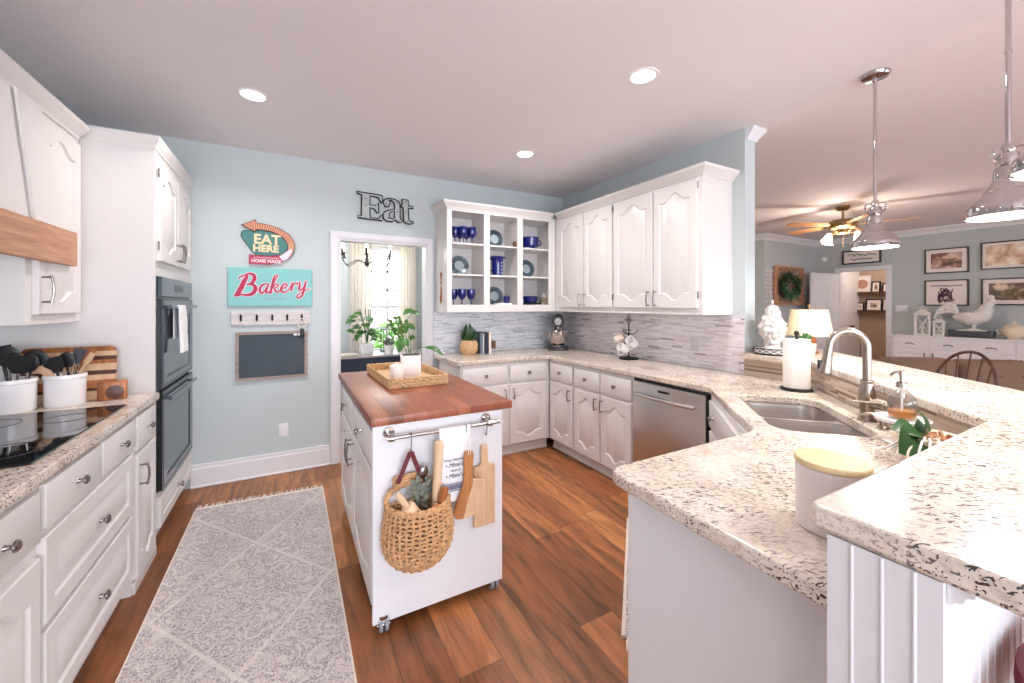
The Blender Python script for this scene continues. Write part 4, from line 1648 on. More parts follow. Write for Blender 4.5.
m.sphere((0, 0, 0.096), 0.014, seg=10, rings=6)
build('wax_petals', m, 'cream', cn)
# ================================================================ left counter
CT = 0.9145


def crock(loc, label, r=0.074, h=0.152):
    p = thing('utensil_crock', label, 'crock', loc)
    m = MB().lathe([(r * 0.93, 0), (r * 0.97, 0.006), (r * 0.985, h * 0.86), (r * 1.03, h * 0.88), (r * 1.03, h * 0.98), (r * 1.01, h), (r * 0.95, h), (r * 0.93, h * 0.97), (r * 0.92, 0.012), (0, 0.012)], 40)
    build('body', m, 'porcelain', p)
    return p


C0 = Vector((-1.118, 2.735, CT))
C1 = Vector((-0.972, 2.806, CT))
crock(C0, 'white ceramic crock of black kitchen tools, left of the pair by the cutting board')
crock(C1, 'white ceramic crock of wooden and black tools, right of the pair by the cutting board')
G0, G1 = 'black tools in the left crock', 'tools in the right crock'


def tool(name, c, dx, dy, rx, ry, label, mat, hm, L, bw, bl, flat, group, hr=0.006):
    dx = dx * 1.5 - 0.125 * math.tan(R(ry))
    dy = dy * 1.5 + 0.125 * math.tan(R(rx))
    return spoon(name, (c[0] + dx, c[1] + dy, c[2] + 0.022), (R(rx), R(ry), 0), label, mat, L, bw, bl, flat, hm, 'utensil', hr, group)


tool('spatula', C0, 0.02, -0.03, 14, 12, 'black slotted turner at the front of the left crock', 'blackplastic', 'steel_h', 0.17, 0.04, 0.09, False, G0)
tool('ladle', C0, 0.03, 0.0, 3, 17, 'black ladle leaning right in the left crock', 'blackplastic', 'blackplastic', 0.20, 0.045, 0.07, True, G0, 0.008)
tool('spatula', C0, -0.02, 0.02, -4, -12, 'black turner leaning left in the left crock', 'blackplastic', 'blackplastic', 0.20, 0.042, 0.09, False, G0, 0.009)
tool('spoon', C0, 0.0, -0.015, 8, 0, 'black serving spoon upright in the middle of the left crock', 'blackplastic', 'steel_h', 0.20, 0.038, 0.09, True, G0)
tool('spoon', C0, 0.035, -0.02, 7, 10, 'black spoon with a steel shank at the right rim of the left crock', 'blackplastic', 'steel_h', 0.17, 0.034, 0.08, True, G0)
tool('wooden_spoon', C1, -0.03, -0.01, 6, -26, 'pale wooden spoon leaning left in the right crock', 'beech', None, 0.20, 0.026, 0.08, True, G1, 0.007)
tool('wooden_spatula', C1, -0.02, -0.03, 10, -30, 'flat wooden spatula lowest on the left of the right crock', 'beech', None, 0.15, 0.022, 0.12, False, G1, 0.008)
tool('spatula', C1, -0.005, -0.03, 12, -12, 'black turner tipped forward in the right crock', 'blackplastic', 'blackplastic', 0.155, 0.036, 0.08, False, G1, 0.007)
tool('spoon', C1, 0.01, -0.01, 6, -2, 'black spoon in the middle of the right crock', 'blackplastic', 'blackplastic', 0.17, 0.03, 0.07, True, G1, 0.007)
tool('spatula', C1, 0.02, 0.01, 0, 12, 'grey spatula standing right in the right crock', 'zinc', 'steel_h', 0.18, 0.03, 0.08, False, G1)
tool('wooden_spatula', C1, 0.03, 0.0, 2, 24, 'wooden spatula leaning right in the right crock', 'acacia', 'acacia', 0.16, 0.016, 0.12, False, G1, 0.008)
tool('wooden_spoon', C1, 0.035, -0.015, 6, 29, 'wooden stirrer lowest on the right of the right crock', 'beech', None, 0.20, 0.013, 0.07, False, G1, 0.008)
wk = thing('whisk', 'steel whisk among the tools of the right crock', 'whisk', (C1[0], C1[1] + 0.005, CT + 0.02), rot=(R(3), R(3), 0), group=G1)
build('grip', MB().tube([(0, 0, 0), (0, 0, 0.12)], 0.007, 8), 'steel_h', wk)
m = MB()
for k in range(5):
    a = PI * k / 5
    m.tube([(0.026 * math.sin(u) * math.cos(a), 0.026 * math.sin(u) * math.sin(a), 0.12 + 0.085 * (u if u < PI else 2 * PI - u) / PI) if False else
            (0.026 * math.sin(u) * math.cos(a), 0.026 * math.sin(u) * math.sin(a), 0.165 - 0.045 * math.cos(u)) for u in [2 * PI * j / 20 for j in range(20)]], 0.0014, 5, True)
build('wires', m, 'chrome', wk)

# striped cutting board leaning on the side of the oven cabinet
p = thing('cutting_board', 'large striped cutting board leaning on the tall cabinet behind the crocks', 'cutting board', (-0.985, 2.893, CT), rot=(R(-4), 0, 0))
shape = rrect(0.35, 0.275, 0.03, 6, 0, 0.1375)
def clip(poly, z0, z1):
    out = []
    for lo, sgn in ((z0, 1), (z1, -1)):
        src = poly if not out else out
        res = []
        for i in range(len(src)):
            a, b_ = src[i], src[(i + 1) % len(src)]
            ia, ib = (a[1] - lo) * sgn >= 0, (b_[1] - lo) * sgn >= 0
            if ia:
                res.append(a)
            if ia != ib:
                u = (lo - a[1]) / (b_[1] - a[1])
                res.append((a[0] + (b_[0] - a[0]) * u, lo))
        out = res
    return out
zb = [0, 0.045, 0.06, 0.10, 0.128, 0.15, 0.185, 0.205, 0.225, 0.25, 0.276]
mats = ['beech', 'walnut', 'acacia', 'beech', 'walnut', 'beech', 'acacia', 'walnut', 'beech', 'acacia']
for i, mt in enumerate(mats):
    m = MB().prism(clip(shape, zb[i], zb[i + 1]), -0.0, 0.022, 0, 1, Rx)
    build('stave', m, mt, p, smooth=False)
p = thing('serving_block', 'small live-edge wooden block beside the striped cutting board', 'wooden block', (-0.812, 2.85, CT), R(8))
build('block', MB().box(-0.055, 0.055, -0.03, 0.03, 0.0, 0.095, 0.006, 2), 'acacia', p)
m = MB().lathe([(0.036, 0), (0.03, 0.001), (0, 0.0012)], 18, Matrix.Translation((0.012, -0.0302, 0.04)) @ Rx)
build('knot', m, 'walnut', p)

# towel on the upper oven handle
tw = thing('dish_towel', 'white dish towel draped on the upper oven handle', 'towel', (-0.67 + 0.052, 3.28, 1.395), R(90))
m = MB()
g = []
for i in range(25):
    u = i / 24
    if u < 0.40:
        y, z = 0.0145, -0.20 * (1 - u / 0.40)
    elif u < 0.48:
        a = (u - 0.40) / 0.08 * PI
        y, z = 0.0145 * math.cos(a), 0.0145 * math.sin(a)
    else:
        y, z = -0.0145 - 0.008 * ((u - 0.48) / 0.52), -0.29 * (u - 0.48) / 0.52
    g.append([(-0.095 + 0.19 * j / 12, y + (0.006 * math.sin(j * 1.5) if y < 0 else 0.003 * math.sin(j * 1.5)) * min(1, abs(z) * 12) * (1 if y < 0 else -0.5), z) for j in range(13)])
m.sheet(g, 0.0025)
build('cloth', m, 'towelw', tw)
m = MB()
for k in range(6):
    a = k * PI / 3
    m.leaf((0.045, -0.034, -0.15), (0.045 + 0.026 * math.cos(a), -0.034, -0.15 + 0.03 * math.sin(a)), 0.012, (0, -1, 0), 0.02, n=4)
build('printed_motif', m, 'ink', tw, smooth=False)

# runner rug
p = thing('runner_rug', 'long pale grey patterned runner rug with a fringed end', 'rug', (-0.176, 2.22, 0), 0)
m = MB().prism([(-0.388, -1.25), (0.388, -1.25), (0.394, 1.18), (-0.388, 1.225)], 0.0005, 0.010)
build('pile', m, 'rug', p, smooth=False)
m = MB()
m.tube([(-0.388, 1.225, 0.007), (0.394, 1.18, 0.007)], 0.009, 6)
for x, x2 in ((-0.388, -0.388), (0.388, 0.394)):
    m.tube([(x, -1.25, 0.006), (x2, 1.2 if x < 0 else 1.18, 0.006)], 0.0055, 6)
build('binding', m, 'fringe', p)
rnd = random.Random(5)
for e, y0, y1, sg in ((0, -1.25, -1.25, -1), (1, 1.225, 1.18, 1)):
    m = MB()
    for i in range(46):
        u = (i + 0.5) / 46
        x = -0.385 + 0.775 * u
        y = y0 + (y1 - y0) * u
        dx = rnd.uniform(-0.012, 0.012)
        m.tube([(x, y - 0.004 * sg, 0.006), (x + dx * 0.4, y + 0.022 * sg, 0.0075), (x + dx, y + 0.055 * sg, 0.005), (x + dx + rnd.uniform(-0.01, 0.01), y + 0.075 * sg, 0.0045)], [0.0035, 0.0045, 0.0042, 0.002], 5)
        m.sphere((x + dx * 0.5, y + 0.03 * sg, 0.0065), 0.0062, seg=6, rings=4)
    build('fringe', m, 'fringe', p)

# small rug in front of the sink, along the diagonal
cx, cy = dg(0.70, -0.835)
p = thing('sink_rug', 'cream fringed mat on the floor in front of the corner sink', 'rug', (cx, cy, 0), DANG)
build('pile', MB().box(-0.49, 0.49, -0.205, 0.205, 0.0005, 0.011, 0.003), 'rug', p)
m = MB()
m.tube([(-0.49, 0.207, 0.007), (0.49, 0.207, 0.007)], 0.009, 6)
m.tube([(-0.49, -0.207, 0.007), (0.49, -0.207, 0.007)], 0.006, 6)
build('binding', m, 'fringe', p)
for sg in (-1, 1):
    m = MB()
    for i in range(16):
        y = -0.2 + 0.4 * (i + 0.5) / 16
        d = rnd.uniform(-0.012, 0.012)
        m.tube([(sg * 0.487, y, 0.007), (sg * 0.52, y + d * 0.5, 0.009), (sg * 0.555, y + d, 0.005)], [0.005, 0.006, 0.003], 5)
        m.sphere((sg * 0.515, y + d * 0.5, 0.009), 0.009, seg=6, rings=4)
    build('fringe', m, 'fringe', p)
# ================================================================ things on the back wall
WY = YW - 0.0008

# ---- EAT HERE arrow sign (local x along wall, z up, facing -y)
sg = thing('arrow_sign', 'vintage teal and coral EAT HERE arrow sign on the blue wall', 'sign', (-0.152, WY, 1.917))
K = 0.385 / 70 / 797 * 70  # metres per pixel of the 797-wide study of this sign
def sp(u, v):
    return ((u - 385) * 0.00049 * 1.29, (335 - v) * 0.00049 * 1.36)
def flat(poly, y0, y1, mat, name, par, bev=0.0):
    m = MB().prism(poly, -y1, -y0, bev, 1, Matrix(((1, 0, 0, 0), (0, 0, 1, 0), (0, 1, 0, 0), (0, 0, 0, 1))))
    return build(name, m, mat, par, smooth=False)
shield = [sp(*q) for q in ((88, 232), (110, 205), (160, 198), (300, 190), (420, 205), (520, 245), (580, 310), (600, 370), (570, 430), (500, 478), (380, 490), (240, 488), (190, 430), (120, 330), (84, 270))]
cx_ = sum(p[0] for p in shield) / len(shield)
cz_ = sum(p[1] for p in shield) / len(shield)
flat([(cx_ + (a - cx_) * 1.035, cz_ + (b - cz_) * 1.05) for a, b in shield], 0.0, 0.012, 'signiron', 'shield_rim', sg)
flat(shield, 0.0125, 0.016, 'signteal', 'shield', sg)
# curved arrow body
outer = [(230, 96), (330, 104), (430, 122), (520, 152), (610, 208), (668, 282), (686, 350), (676, 420), (640, 490), (590, 530)]
inner = [(230, 186), (320, 186), (410, 196), (490, 226), (556, 276), (592, 340), (596, 390), (584, 430), (556, 462), (520, 486)]
band = [sp(*q) for q in outer] + [sp(*q) for q in inner[::-1]]
flat(band, 0.010, 0.022, 'signiron', 'arrow_rim', sg)
def lerp(p, q, k):
    return (p[0] + (q[0] - p[0]) * k, p[1] + (q[1] - p[1]) * k)
band2 = [sp(*lerp(a, b, 0.08)) for a, b in zip(outer, inner)] + [sp(*lerp(a, b, 0.92)) for a, b in zip(outer, inner)][::-1]
flat(band2, 0.0225, 0.024, 'coral', 'arrow_shaft', sg)
head = [sp(*q) for q in ((80, 140), (240, 58), (250, 104), (250, 186), (232, 216))]
flat(head, 0.010, 0.024, 'signiron', 'arrow_head_rim', sg)
hx, hz = sum(p[0] for p in head) / 5, sum(p[1] for p in head) / 5
flat([(hx + (a - hx) * 0.86, hz + (b - hz) * 0.86) for a, b in head], 0.0245, 0.026, 'coral', 'arrow_head', sg)
m = MB()
oa = smooth_path([(*sp(*q), 0) for q in outer], 4)
ia = smooth_path([(*sp(*q), 0) for q in inner], 4)
for k in range(0, len(oa)):
    a, b_ = oa[k], ia[k]
    a2, b2 = a.lerp(b_, 0.12), a.lerp(b_, 0.88)
    m.tube([(a2.x, -0.0245, a2.y), (b2.x, -0.0245, b2.y)], 0.0016, 5)
for k in range(7):
    u = 120 + k * 18
    hh = (u - 80) * 0.46
    m.tube([(sp(u, 140 - hh)[0], -0.0265, sp(u, 140 - hh)[1]), (sp(u, 140 + hh * 0.8)[0], -0.0265, sp(u, 140 + hh * 0.8)[1])], 0.0012, 5)
build('bulb_bars', m, 'creamletter', sg)
rib = [sp(*q) for q in ((165, 490), (380, 500), (520, 480), (600, 420), (640, 400), (645, 430), (600, 520), (520, 575), (380, 606), (165, 604))]
flat(rib, 0.012, 0.026, 'pinkred', 'ribbon', sg)
flat([sp(*q) for q in ((500, 500), (600, 420), (645, 395), (650, 430), (600, 520), (540, 552))], 0.0265, 0.028, 'pink', 'ribbon_shine', sg)  # pale pink area over the ribbon's right end
for body, u, v, s_, col, sx in (('EAT', 365, 300, 0.108, 'creamletter', 1.0), ('HERE', 350, 412, 0.078, 'creamletter', 1.0), ('HOME MADE', 355, 566, 0.036, 'pink', 0.9)):
    q = sp(u, v)
    m = text_mesh(body, s_, 0.006, 0, 0.0035 if s_ > 0.05 else 0.0015)
    y = -0.020 if s_ > 0.05 else -0.0285
    build('letters', shift(m, q[0], y, q[1]), col, sg, smooth=False)
m = MB()
pts = []
for k in range(40):
    q = sp(215 + k * 7.3, 524 + 10 * math.sin(k * 1.9) + 4 * math.sin(k * 0.7))
    pts.append((q[0], -0.0275, q[1]))
m.tube(pts, 0.0022, 5)
build('worn_lettering', m, 'pink', sg)

# ---- Bakery sign with script lettering in strokes
bs_ = thing('bakery_sign', 'aqua rectangular sign reading Bakery in cherry script', 'sign', (-0.133, WY, 1.552))
build('board', MB().box(-0.299, 0.299, -0.022, 0, -0.155, 0.155, 0.003), 'teal', bs_)
def bp(u, v):   # study pixels (1024x551) to metres
    return ((u - 503) * 0.598 / 920 , (270 + (u - 503) * 0.028 - v) * 0.31 / 388)
strokes = [
    ([(160, 178), (175, 160), (215, 148), (245, 150), (215, 200), (175, 280), (135, 345)], [7, 8, 8, 12, 24, 27, 22]),
    ([(205, 155), (250, 130), (305, 140), (320, 180), (290, 225), (240, 240)], [6, 10, 18, 22, 16, 9]),
    ([(250, 238), (310, 245), (330, 290), (290, 335), (230, 345), (180, 335)], [9, 15, 24, 20, 14, 8]),
    ([(118, 348), (150, 345), (180, 338)], [12, 14, 10]),
    ([(470, 240), (425, 235), (385, 265), (375, 305), (395, 330), (430, 300), (465, 245)], [7, 9, 13, 14, 12, 8, 7]),
    ([(470, 238), (445, 295), (448, 325), (475, 318), (500, 295)], [9, 12, 11, 8, 6]),
    ([(495, 300), (545, 190), (570, 155), (545, 150), (520, 200), (490, 330)], [6, 7, 7, 8, 12, 14]),
    ([(505, 285), (545, 240), (575, 240), (565, 265), (530, 280)], [7, 8, 9, 8, 7]),
    ([(530, 280), (550, 315), (575, 320), (605, 290)], [9, 12, 9, 6]),
    ([(605, 285), (650, 275), (675, 250), (650, 235), (615, 265), (608, 305), (640, 325), (685, 305), (720, 255)], [6, 7, 8, 9, 12, 14, 11, 7, 6]),
    ([(725, 225), (735, 245), (720, 305)], [8, 11, 13]),
    ([(722, 285), (755, 235), (785, 230), (790, 245)], [7, 9, 11, 9]),
    ([(815, 215), (820, 250), (810, 290), (835, 300), (865, 270), (885, 215)], [8, 12, 13, 9, 7, 7]),
    ([(890, 212), (870, 290), (845, 360), (805, 388), (785, 370), (810, 345), (880, 310), (940, 290)], [9, 13, 12, 10, 9, 7, 6, 4]),
]
def ribbon(mb, path, wid, y0, y1, grow=0.0):
    P = smooth_path([(*bp(*q), 0) for q in path], 6)
    Wd = []
    for i in range(len(wid) - 1):
        for k in range(6):
            Wd.append(wid[i] + (wid[i + 1] - wid[i]) * k / 6)
    Wd.append(wid[-1])
    # round-nibbed pen stroke: hull of discs, built as overlapping short prisms
    for i in range(len(P) - 1):
        a, b_ = P[i], P[i + 1]
        d = b_ - a
        if d.length < 1e-6:
            continue
        d.normalize()
        nrm = Vector((-d.y, d.x, 0))
        ra, rb = Wd[i] * 0.00066 + grow, Wd[i + 1] * 0.00066 + grow
        e = d * 0.0008
        poly = [a - e + nrm * ra, b_ + e + nrm * rb, b_ + e - nrm * rb, a - e - nrm * ra]
        mb.prism([(q.x, q.y) for q in poly], -y1 - i * 2e-5 - len(mb.bm.verts) * 1e-7, -y0, 0, 1, Matrix(((1, 0, 0, 0), (0, 0, 1, 0), (0, 1, 0, 0), (0, 0, 0, 1))))
    for q, r in ((P[0], Wd[0]), (P[-1], Wd[-1])):
        mb.cyl((q.x, -y0, q.y), (q.x, -y1, q.y), r * 0.00056 + grow, seg=12)
m1, m2 = MB(), MB()
for pth, wd in strokes:
    ribbon(m1, pth, wd, 0.0222, 0.0236, 0.0052)
    ribbon(m2, pth, wd, 0.0238, 0.0255)
build('lettering_edge', m1, 'pink', bs_, smooth=False)
build('lettering', m2, 'magenta', bs_, smooth=False)
m = MB()
P = [(*bp(390 + 9 * k, 388 + 7 * math.sin(k * 0.8)), 0) for k in range(36)]
m.tube([(q[0], -0.0225, q[1]) for q in P], 0.0035, 5)
build('flourish', m, 'platepale', bs_)

# ---- hook rail and what hangs on it
hr_ = thing('hook_rail', 'whitewashed board with five black hooks below the Bakery sign', 'hook rail', (-0.129, WY, 1.296))
build('board', MB().box(-0.283, 0.283, -0.018, 0, -0.056, 0.056, 0.003), 'whitewash', hr_)
for i in range(5):
    x = -0.216 + 0.108 * i
    m = MB()
    m.box(x - 0.008, x + 0.008, -0.021, -0.018, -0.016, 0.026, 0.002)
    m.tube(smooth_path([(x, -0.02, 0.012), (x, -0.045, 0.0), (x, -0.055, 0.016), (x, -0.05, 0.026)], 5), 0.004, 8)
    m.tube(smooth_path([(x, -0.02, -0.004), (x, -0.038, -0.02), (x, -0.045, -0.008)], 5), 0.004, 8)
    m.sphere((x, -0.05, 0.028), 0.006, seg=10, rings=6)
    build('hook', m, 'blackmetal', hr_)
kx = -0.129 + 0.216
ky = thing('key_ring', 'pale round key ring with a black fob on the rightmost hook', 'keys', (kx, WY - 0.046, 1.296 - 0.008))
m = MB()
m.tube([(0.036 * math.sin(a), -0.002 * math.cos(a), -0.034 + 0.036 * math.cos(a)) for a in [2 * PI * k / 28 for k in range(28)]], 0.0045, 8, True)
build('ring', m, 'mat_board', ky)
m = MB()
m.tube([(0, 0, -0.07), (0.002, 0, -0.085)], 0.003, 6)
m.box(-0.014, 0.018, -0.008, 0.004, -0.155, -0.083, 0.004, 2)
m.box(-0.010, 0.006, 0.005, 0.010, -0.165, -0.09, 0.002)
build('fob', m, 'blackplastic', ky)

# ---- chalkboard
cb = thing('chalkboard', 'oak framed chalkboard below the hook rail', 'chalkboard', (-0.1255, WY, 0.99))
Fx = Matrix(((1, 0, 0, 0), (0, 0, 1, 0), (0, 1, 0, 0), (0, 0, 0, 1)))
m = MB().holed([(-0.256, -0.196), (0.256, -0.196), (0.256, 0.196), (-0.256, 0.196)], [[(-0.234, -0.174), (0.234, -0.174), (0.234, 0.174), (-0.234, 0.174)]], -0.02, 0.0, Fx)
build('frame', m, 'oakframe', cb, smooth=False)
build('slate', MB().box(-0.2345, 0.2345, -0.010, -0.002, -0.1745, 0.1745), 'slate', cb, smooth=False)
m = MB()
for x in (0.165, 0.197):
    m.box(x - 0.013, x + 0.013, -0.024, -0.0105, 0.158, 0.174, 0.002)
build('magnet', m, 'porcelain', cb)

# ---- galvanised Eat letters
ea = thing('metal_letters', 'galvanised marquee letters spelling Eat above the doorway', 'sign', (0.788, WY, 2.31))
def ep(u, v):
    return ((u - 485) * 0.521 / 722, (350 + (u - 485) * 0.055 - v) * 0.262 / 370)
E_ = [(125, 155), (435, 185), (440, 285), (425, 285), (385, 215), (285, 200), (283, 318), (345, 322), (388, 285), (390, 418), (372, 418), (340, 368), (283, 350), (285, 480), (390, 490), (425, 440), (440, 440), (432, 515), (140, 490), (135, 462), (180, 470), (185, 195), (130, 175)]
t_ = [(690, 215), (770, 222), (772, 300), (840, 305), (838, 330), (772, 330), (775, 470), (790, 505), (845, 512), (842, 530), (790, 545), (740, 535), (710, 505), (705, 325), (680, 318), (682, 290), (692, 285)]
a_out = [(445, 270), (465, 235), (520, 215), (590, 222), (645, 250), (662, 300), (664, 470), (690, 520), (640, 530), (605, 495), (560, 522), (500, 520), (455, 490), (445, 440), (465, 395), (520, 370), (590, 358), (592, 300), (580, 262), (545, 238), (520, 240), (535, 275), (515, 325), (475, 330)]
a_in = [(590, 378), (545, 392), (522, 430), (530, 475), (560, 490), (592, 468)]
for nm, out, hole in (('letter', E_, []), ('letter', a_out, a_in), ('letter', t_, [])):
    O2 = [ep(*q) for q in out]
    H2 = [[ep(*q) for q in h_] for h_ in [hole] if h_]
    m = MB().holed(O2, H2, -0.022, -0.004, Fx)
    L = build(nm, m, 'galv', ea, smooth=False)
    m = MB()
    for ring in [O2] + H2:
        m.tube([(q[0], -0.024, q[1]) for q in ring], 0.0058, 6, True)
        m.tube([(q[0], -0.006, q[1]) for q in ring], 0.006, 6, True)
    build('letter_rim', m, 'signiron', L)
    m = MB()
    dots = {0: [(230, 235), (230, 325), (230, 465)], 1: [(487, 285), (625, 265), (630, 390), (510, 480), (650, 505)], 2: [(735, 255), (735, 390), (758, 508)]}[(E_, a_out, t_).index(out)]
    for q in dots:
        a = ep(*q)
        m.cyl((a[0], -0.0222, a[1]), (a[0], -0.027, a[1]), 0.0055, seg=10)
    build('bulb_socket', m, 'signiron', L)

# ---- dark ornament on the side of the open shelf unit
od = thing('hanging_ornament', 'small twiggy ornament hanging on the side of the open wall cabinet', 'ornament', (1.2695, 3.70, 1.62))
m = MB()
for k in range(7):
    a = -0.5 + k * 0.17
    m.tube([(-0.004, 0, 0.0), (-0.006, 0.05 * math.sin(a), 0.10 * math.cos(a))], 0.0022, 5)
    m.tube([(-0.004, 0, 0.0), (-0.006, 0.05 * math.sin(a * 1.1), -0.20 * math.cos(a))], 0.0018, 5)
m.sphere((-0.008, 0, 0.0), 0.014, 0.5, 1, 1, 10, 8)
build('twigs', m, 'acacia', od)
# ================================================================ dishes on the open shelves
SB = (1.3985, 1.7025, 1.9985)   # upper faces of bottom, middle and top shelves
GG = 'blue goblets on the open shelves'


def goblet_parts(p):
    m = MB().lathe([(0.026, 0.0), (0.03, 0.002), (0.012, 0.007), (0.0048, 0.014), (0.0045, 0.05), (0.010, 0.058), (0.032, 0.075), (0.042, 0.105), (0.040, 0.16), (0.0385, 0.16), (0.040, 0.106), (0.030, 0.078), (0.0, 0.068)], 24)
    build('bowl_and_stem', m, 'blueglass', p)


gob = [((1.395, 3.67), 2, 'leftmost blue goblet on the top left shelf'), ((1.458, 3.70), 2, 'second blue goblet from the left, at the back of the top left shelf'),
       ((1.462, 3.62), 2, 'third blue goblet from the left on the top left shelf'), ((1.525, 3.70), 2, 'fourth blue goblet, at the back of the top left shelf'),
       ((1.553, 3.62), 2, 'rightmost blue goblet on the top left shelf'),
       ((1.392, 3.70), 0, 'leftmost blue goblet, at the back of the bottom left shelf'), ((1.452, 3.63), 0, 'middle blue goblet on the bottom left shelf'), ((1.546, 3.63), 0, 'right blue goblet on the bottom left shelf')]
g0 = None
for (x, y), s_, lab in gob:
    if g0 is None:
        g0 = thing('goblet', lab, 'goblet', (x, y, SB[s_]), 0, GG)
        goblet_parts(g0)
    else:
        dup(g0, (x, y, SB[s_]), 0, lab)


def plate_thing(x, y, z, label, r=0.099):
    p = thing('dinner_plate', label, 'plate', (x, y, z + r * 0.985 + 0.001), rot=(R(-12), 0, 0), group='plates standing on the open shelves')
    m = MB().lathe([(r * 0.55, 0.003), (r * 0.60, 0.0), (r, 0.015), (r * 0.995, 0.019), (r * 0.62, 0.006), (0, 0.006)], 40, Rx)
    build('rim', m, 'plate', p)
    m = MB().lathe([(r * 0.5, 0.0062), (r * 0.5, 0.0075), (0, 0.0075)], 32, Rx)
    build('centre', m, 'platepale', p)
    m = MB()
    for rr in (0.66, 0.78, 0.92):
        m.tube([(r * rr * math.cos(a), -0.0185 * (rr - 0.55) / 0.45 - 0.0, r * rr * math.sin(a)) for a in [2 * PI * k / 40 for k in range(40)]], 0.0016, 5, True)
    build('band', m, 'platepale', p)
    return p


plate_thing(1.488, 3.80, SB[1], 'grey green plate leaning in the middle left compartment')
plate_thing(1.882, 3.80, SB[2], 'dark plate leaning in the top middle compartment')
plate_thing(1.882, 3.80, SB[0], 'grey green plate leaning in the bottom middle compartment')
plate_thing(2.272, 3.80, SB[1], 'grey green plate leaning in the middle right compartment')
p = thing('pitcher', 'cobalt blue pitcher in the centre compartment', 'pitcher', (1.845, 3.65, SB[1]))
m = MB().lathe([(0.054, 0), (0.058, 0.004), (0.060, 0.10), (0.063, 0.165), (0.078, 0.192), (0.075, 0.192), (0.060, 0.165), (0.056, 0.01), (0, 0.01)], 28)
m.prism([(0.062, -0.02), (0.098, 0), (0.062, 0.02)], 0.178, 0.192, 0, 1)
build('body', m, 'blueglass', p)
m = MB()
for z in (0.025, 0.06, 0.095, 0.13):
    m.sphere((0.020, -0.058, z), 0.0085, 1, 0.4, 1, 10, 6)
build('raised_dots', m, 'platepale', p)
build('handle', MB().tube(smooth_path([(-0.062, 0.01, 0.165), (-0.09, 0.03, 0.165), (-0.095, 0.035, 0.11), (-0.085, 0.03, 0.06), (-0.056, 0.01, 0.05)], 5), 0.007, 8), 'blueglass', p)
p = thing('serving_bowl', 'cobalt blue handled bowl in the top right compartment', 'bowl', (2.245, 3.66, SB[2]))
m = MB().lathe([(0.055, 0), (0.058, 0.004), (0.086, 0.03), (0.09, 0.115), (0.093, 0.122), (0.088, 0.122), (0.083, 0.035), (0, 0.012)], 32)
build('body', m, 'blueglass', p)
build('handle', MB().tube(smooth_path([(0.085, 0, 0.10), (0.125, 0, 0.095), (0.13, 0, 0.06), (0.085, 0, 0.04)], 5), 0.008, 8), 'blueglass', p)
p = thing('small_pot', 'dark little pot at the right of the top middle compartment', 'pot', (2.018, 3.585, SB[2]))
build('body', MB().lathe([(0.02, 0), (0.026, 0.01), (0.028, 0.04), (0.022, 0.055), (0.02, 0.055), (0.02, 0.03), (0, 0.01)], 18), 'chairwood', p)
m = solo('display_block', MB().box(-0.085, 0.085, -0.045, 0.045, 0, 0.026, 0.003, 2), 'porcelain', 'flat white block under the small blue cup on the bottom middle shelf', 'block', (1.895, 3.625, SB[0]))
p = thing('cup', 'small cobalt blue cup on a flat white block', 'cup', (1.935, 3.62, SB[0] + 0.0265))
build('body', MB().lathe([(0.024, 0), (0.03, 0.004), (0.036, 0.07), (0.0335, 0.07), (0.028, 0.008), (0, 0.008)], 24), 'blueglass', p)
build('handle', MB().tube(smooth_path([(-0.034, 0, 0.06), (-0.056, 0, 0.055), (-0.054, 0, 0.025), (-0.032, 0, 0.02)], 5), 0.0045, 8), 'blueglass', p)
p = thing('baking_dish', 'dark blue dish on a black tray in the bottom right compartment', 'dish', (2.245, 3.665, SB[0]))
build('tray', MB().prism(rrect(0.20, 0.15, 0.03, 4), 0, 0.03, 0.004, 1, top=rrect(0.215, 0.165, 0.03, 4)), 'black', p)
build('body', MB().lathe([(0.06, 0.03), (0.07, 0.036), (0.088, 0.10), (0.084, 0.10), (0.064, 0.04), (0, 0.038)], 28), 'blueglass', p)
p = thing('cruet', 'clear glass jug beside the dark dish in the bottom right compartment', 'jug', (2.372, 3.62, SB[0]))
build('body', MB().lathe([(0.03, 0), (0.034, 0.004), (0.036, 0.06), (0.022, 0.10), (0.026, 0.14), (0.024, 0.14), (0.02, 0.10), (0.033, 0.06), (0.03, 0.008), (0, 0.008)], 24), 'clearglass', p)
build('handle', MB().tube(smooth_path([(0.022, 0, 0.13), (0.055, 0, 0.12), (0.05, 0, 0.06), (0.034, 0, 0.05)], 5), 0.004, 8), 'clearglass', p)
p = thing('storage_jar', 'small lidded jar at the far right of the bottom right compartment', 'jar', (2.425, 3.67, SB[0]))
build('body', MB().lathe([(0.028, 0), (0.032, 0.004), (0.033, 0.08), (0.028, 0.088), (0, 0.088)], 24), 'wicker_light', p)
build('lid', MB().lathe([(0.030, 0.0885), (0.030, 0.105), (0.012, 0.112), (0.012, 0.128), (0, 0.13)], 20), 'porcelain', p)

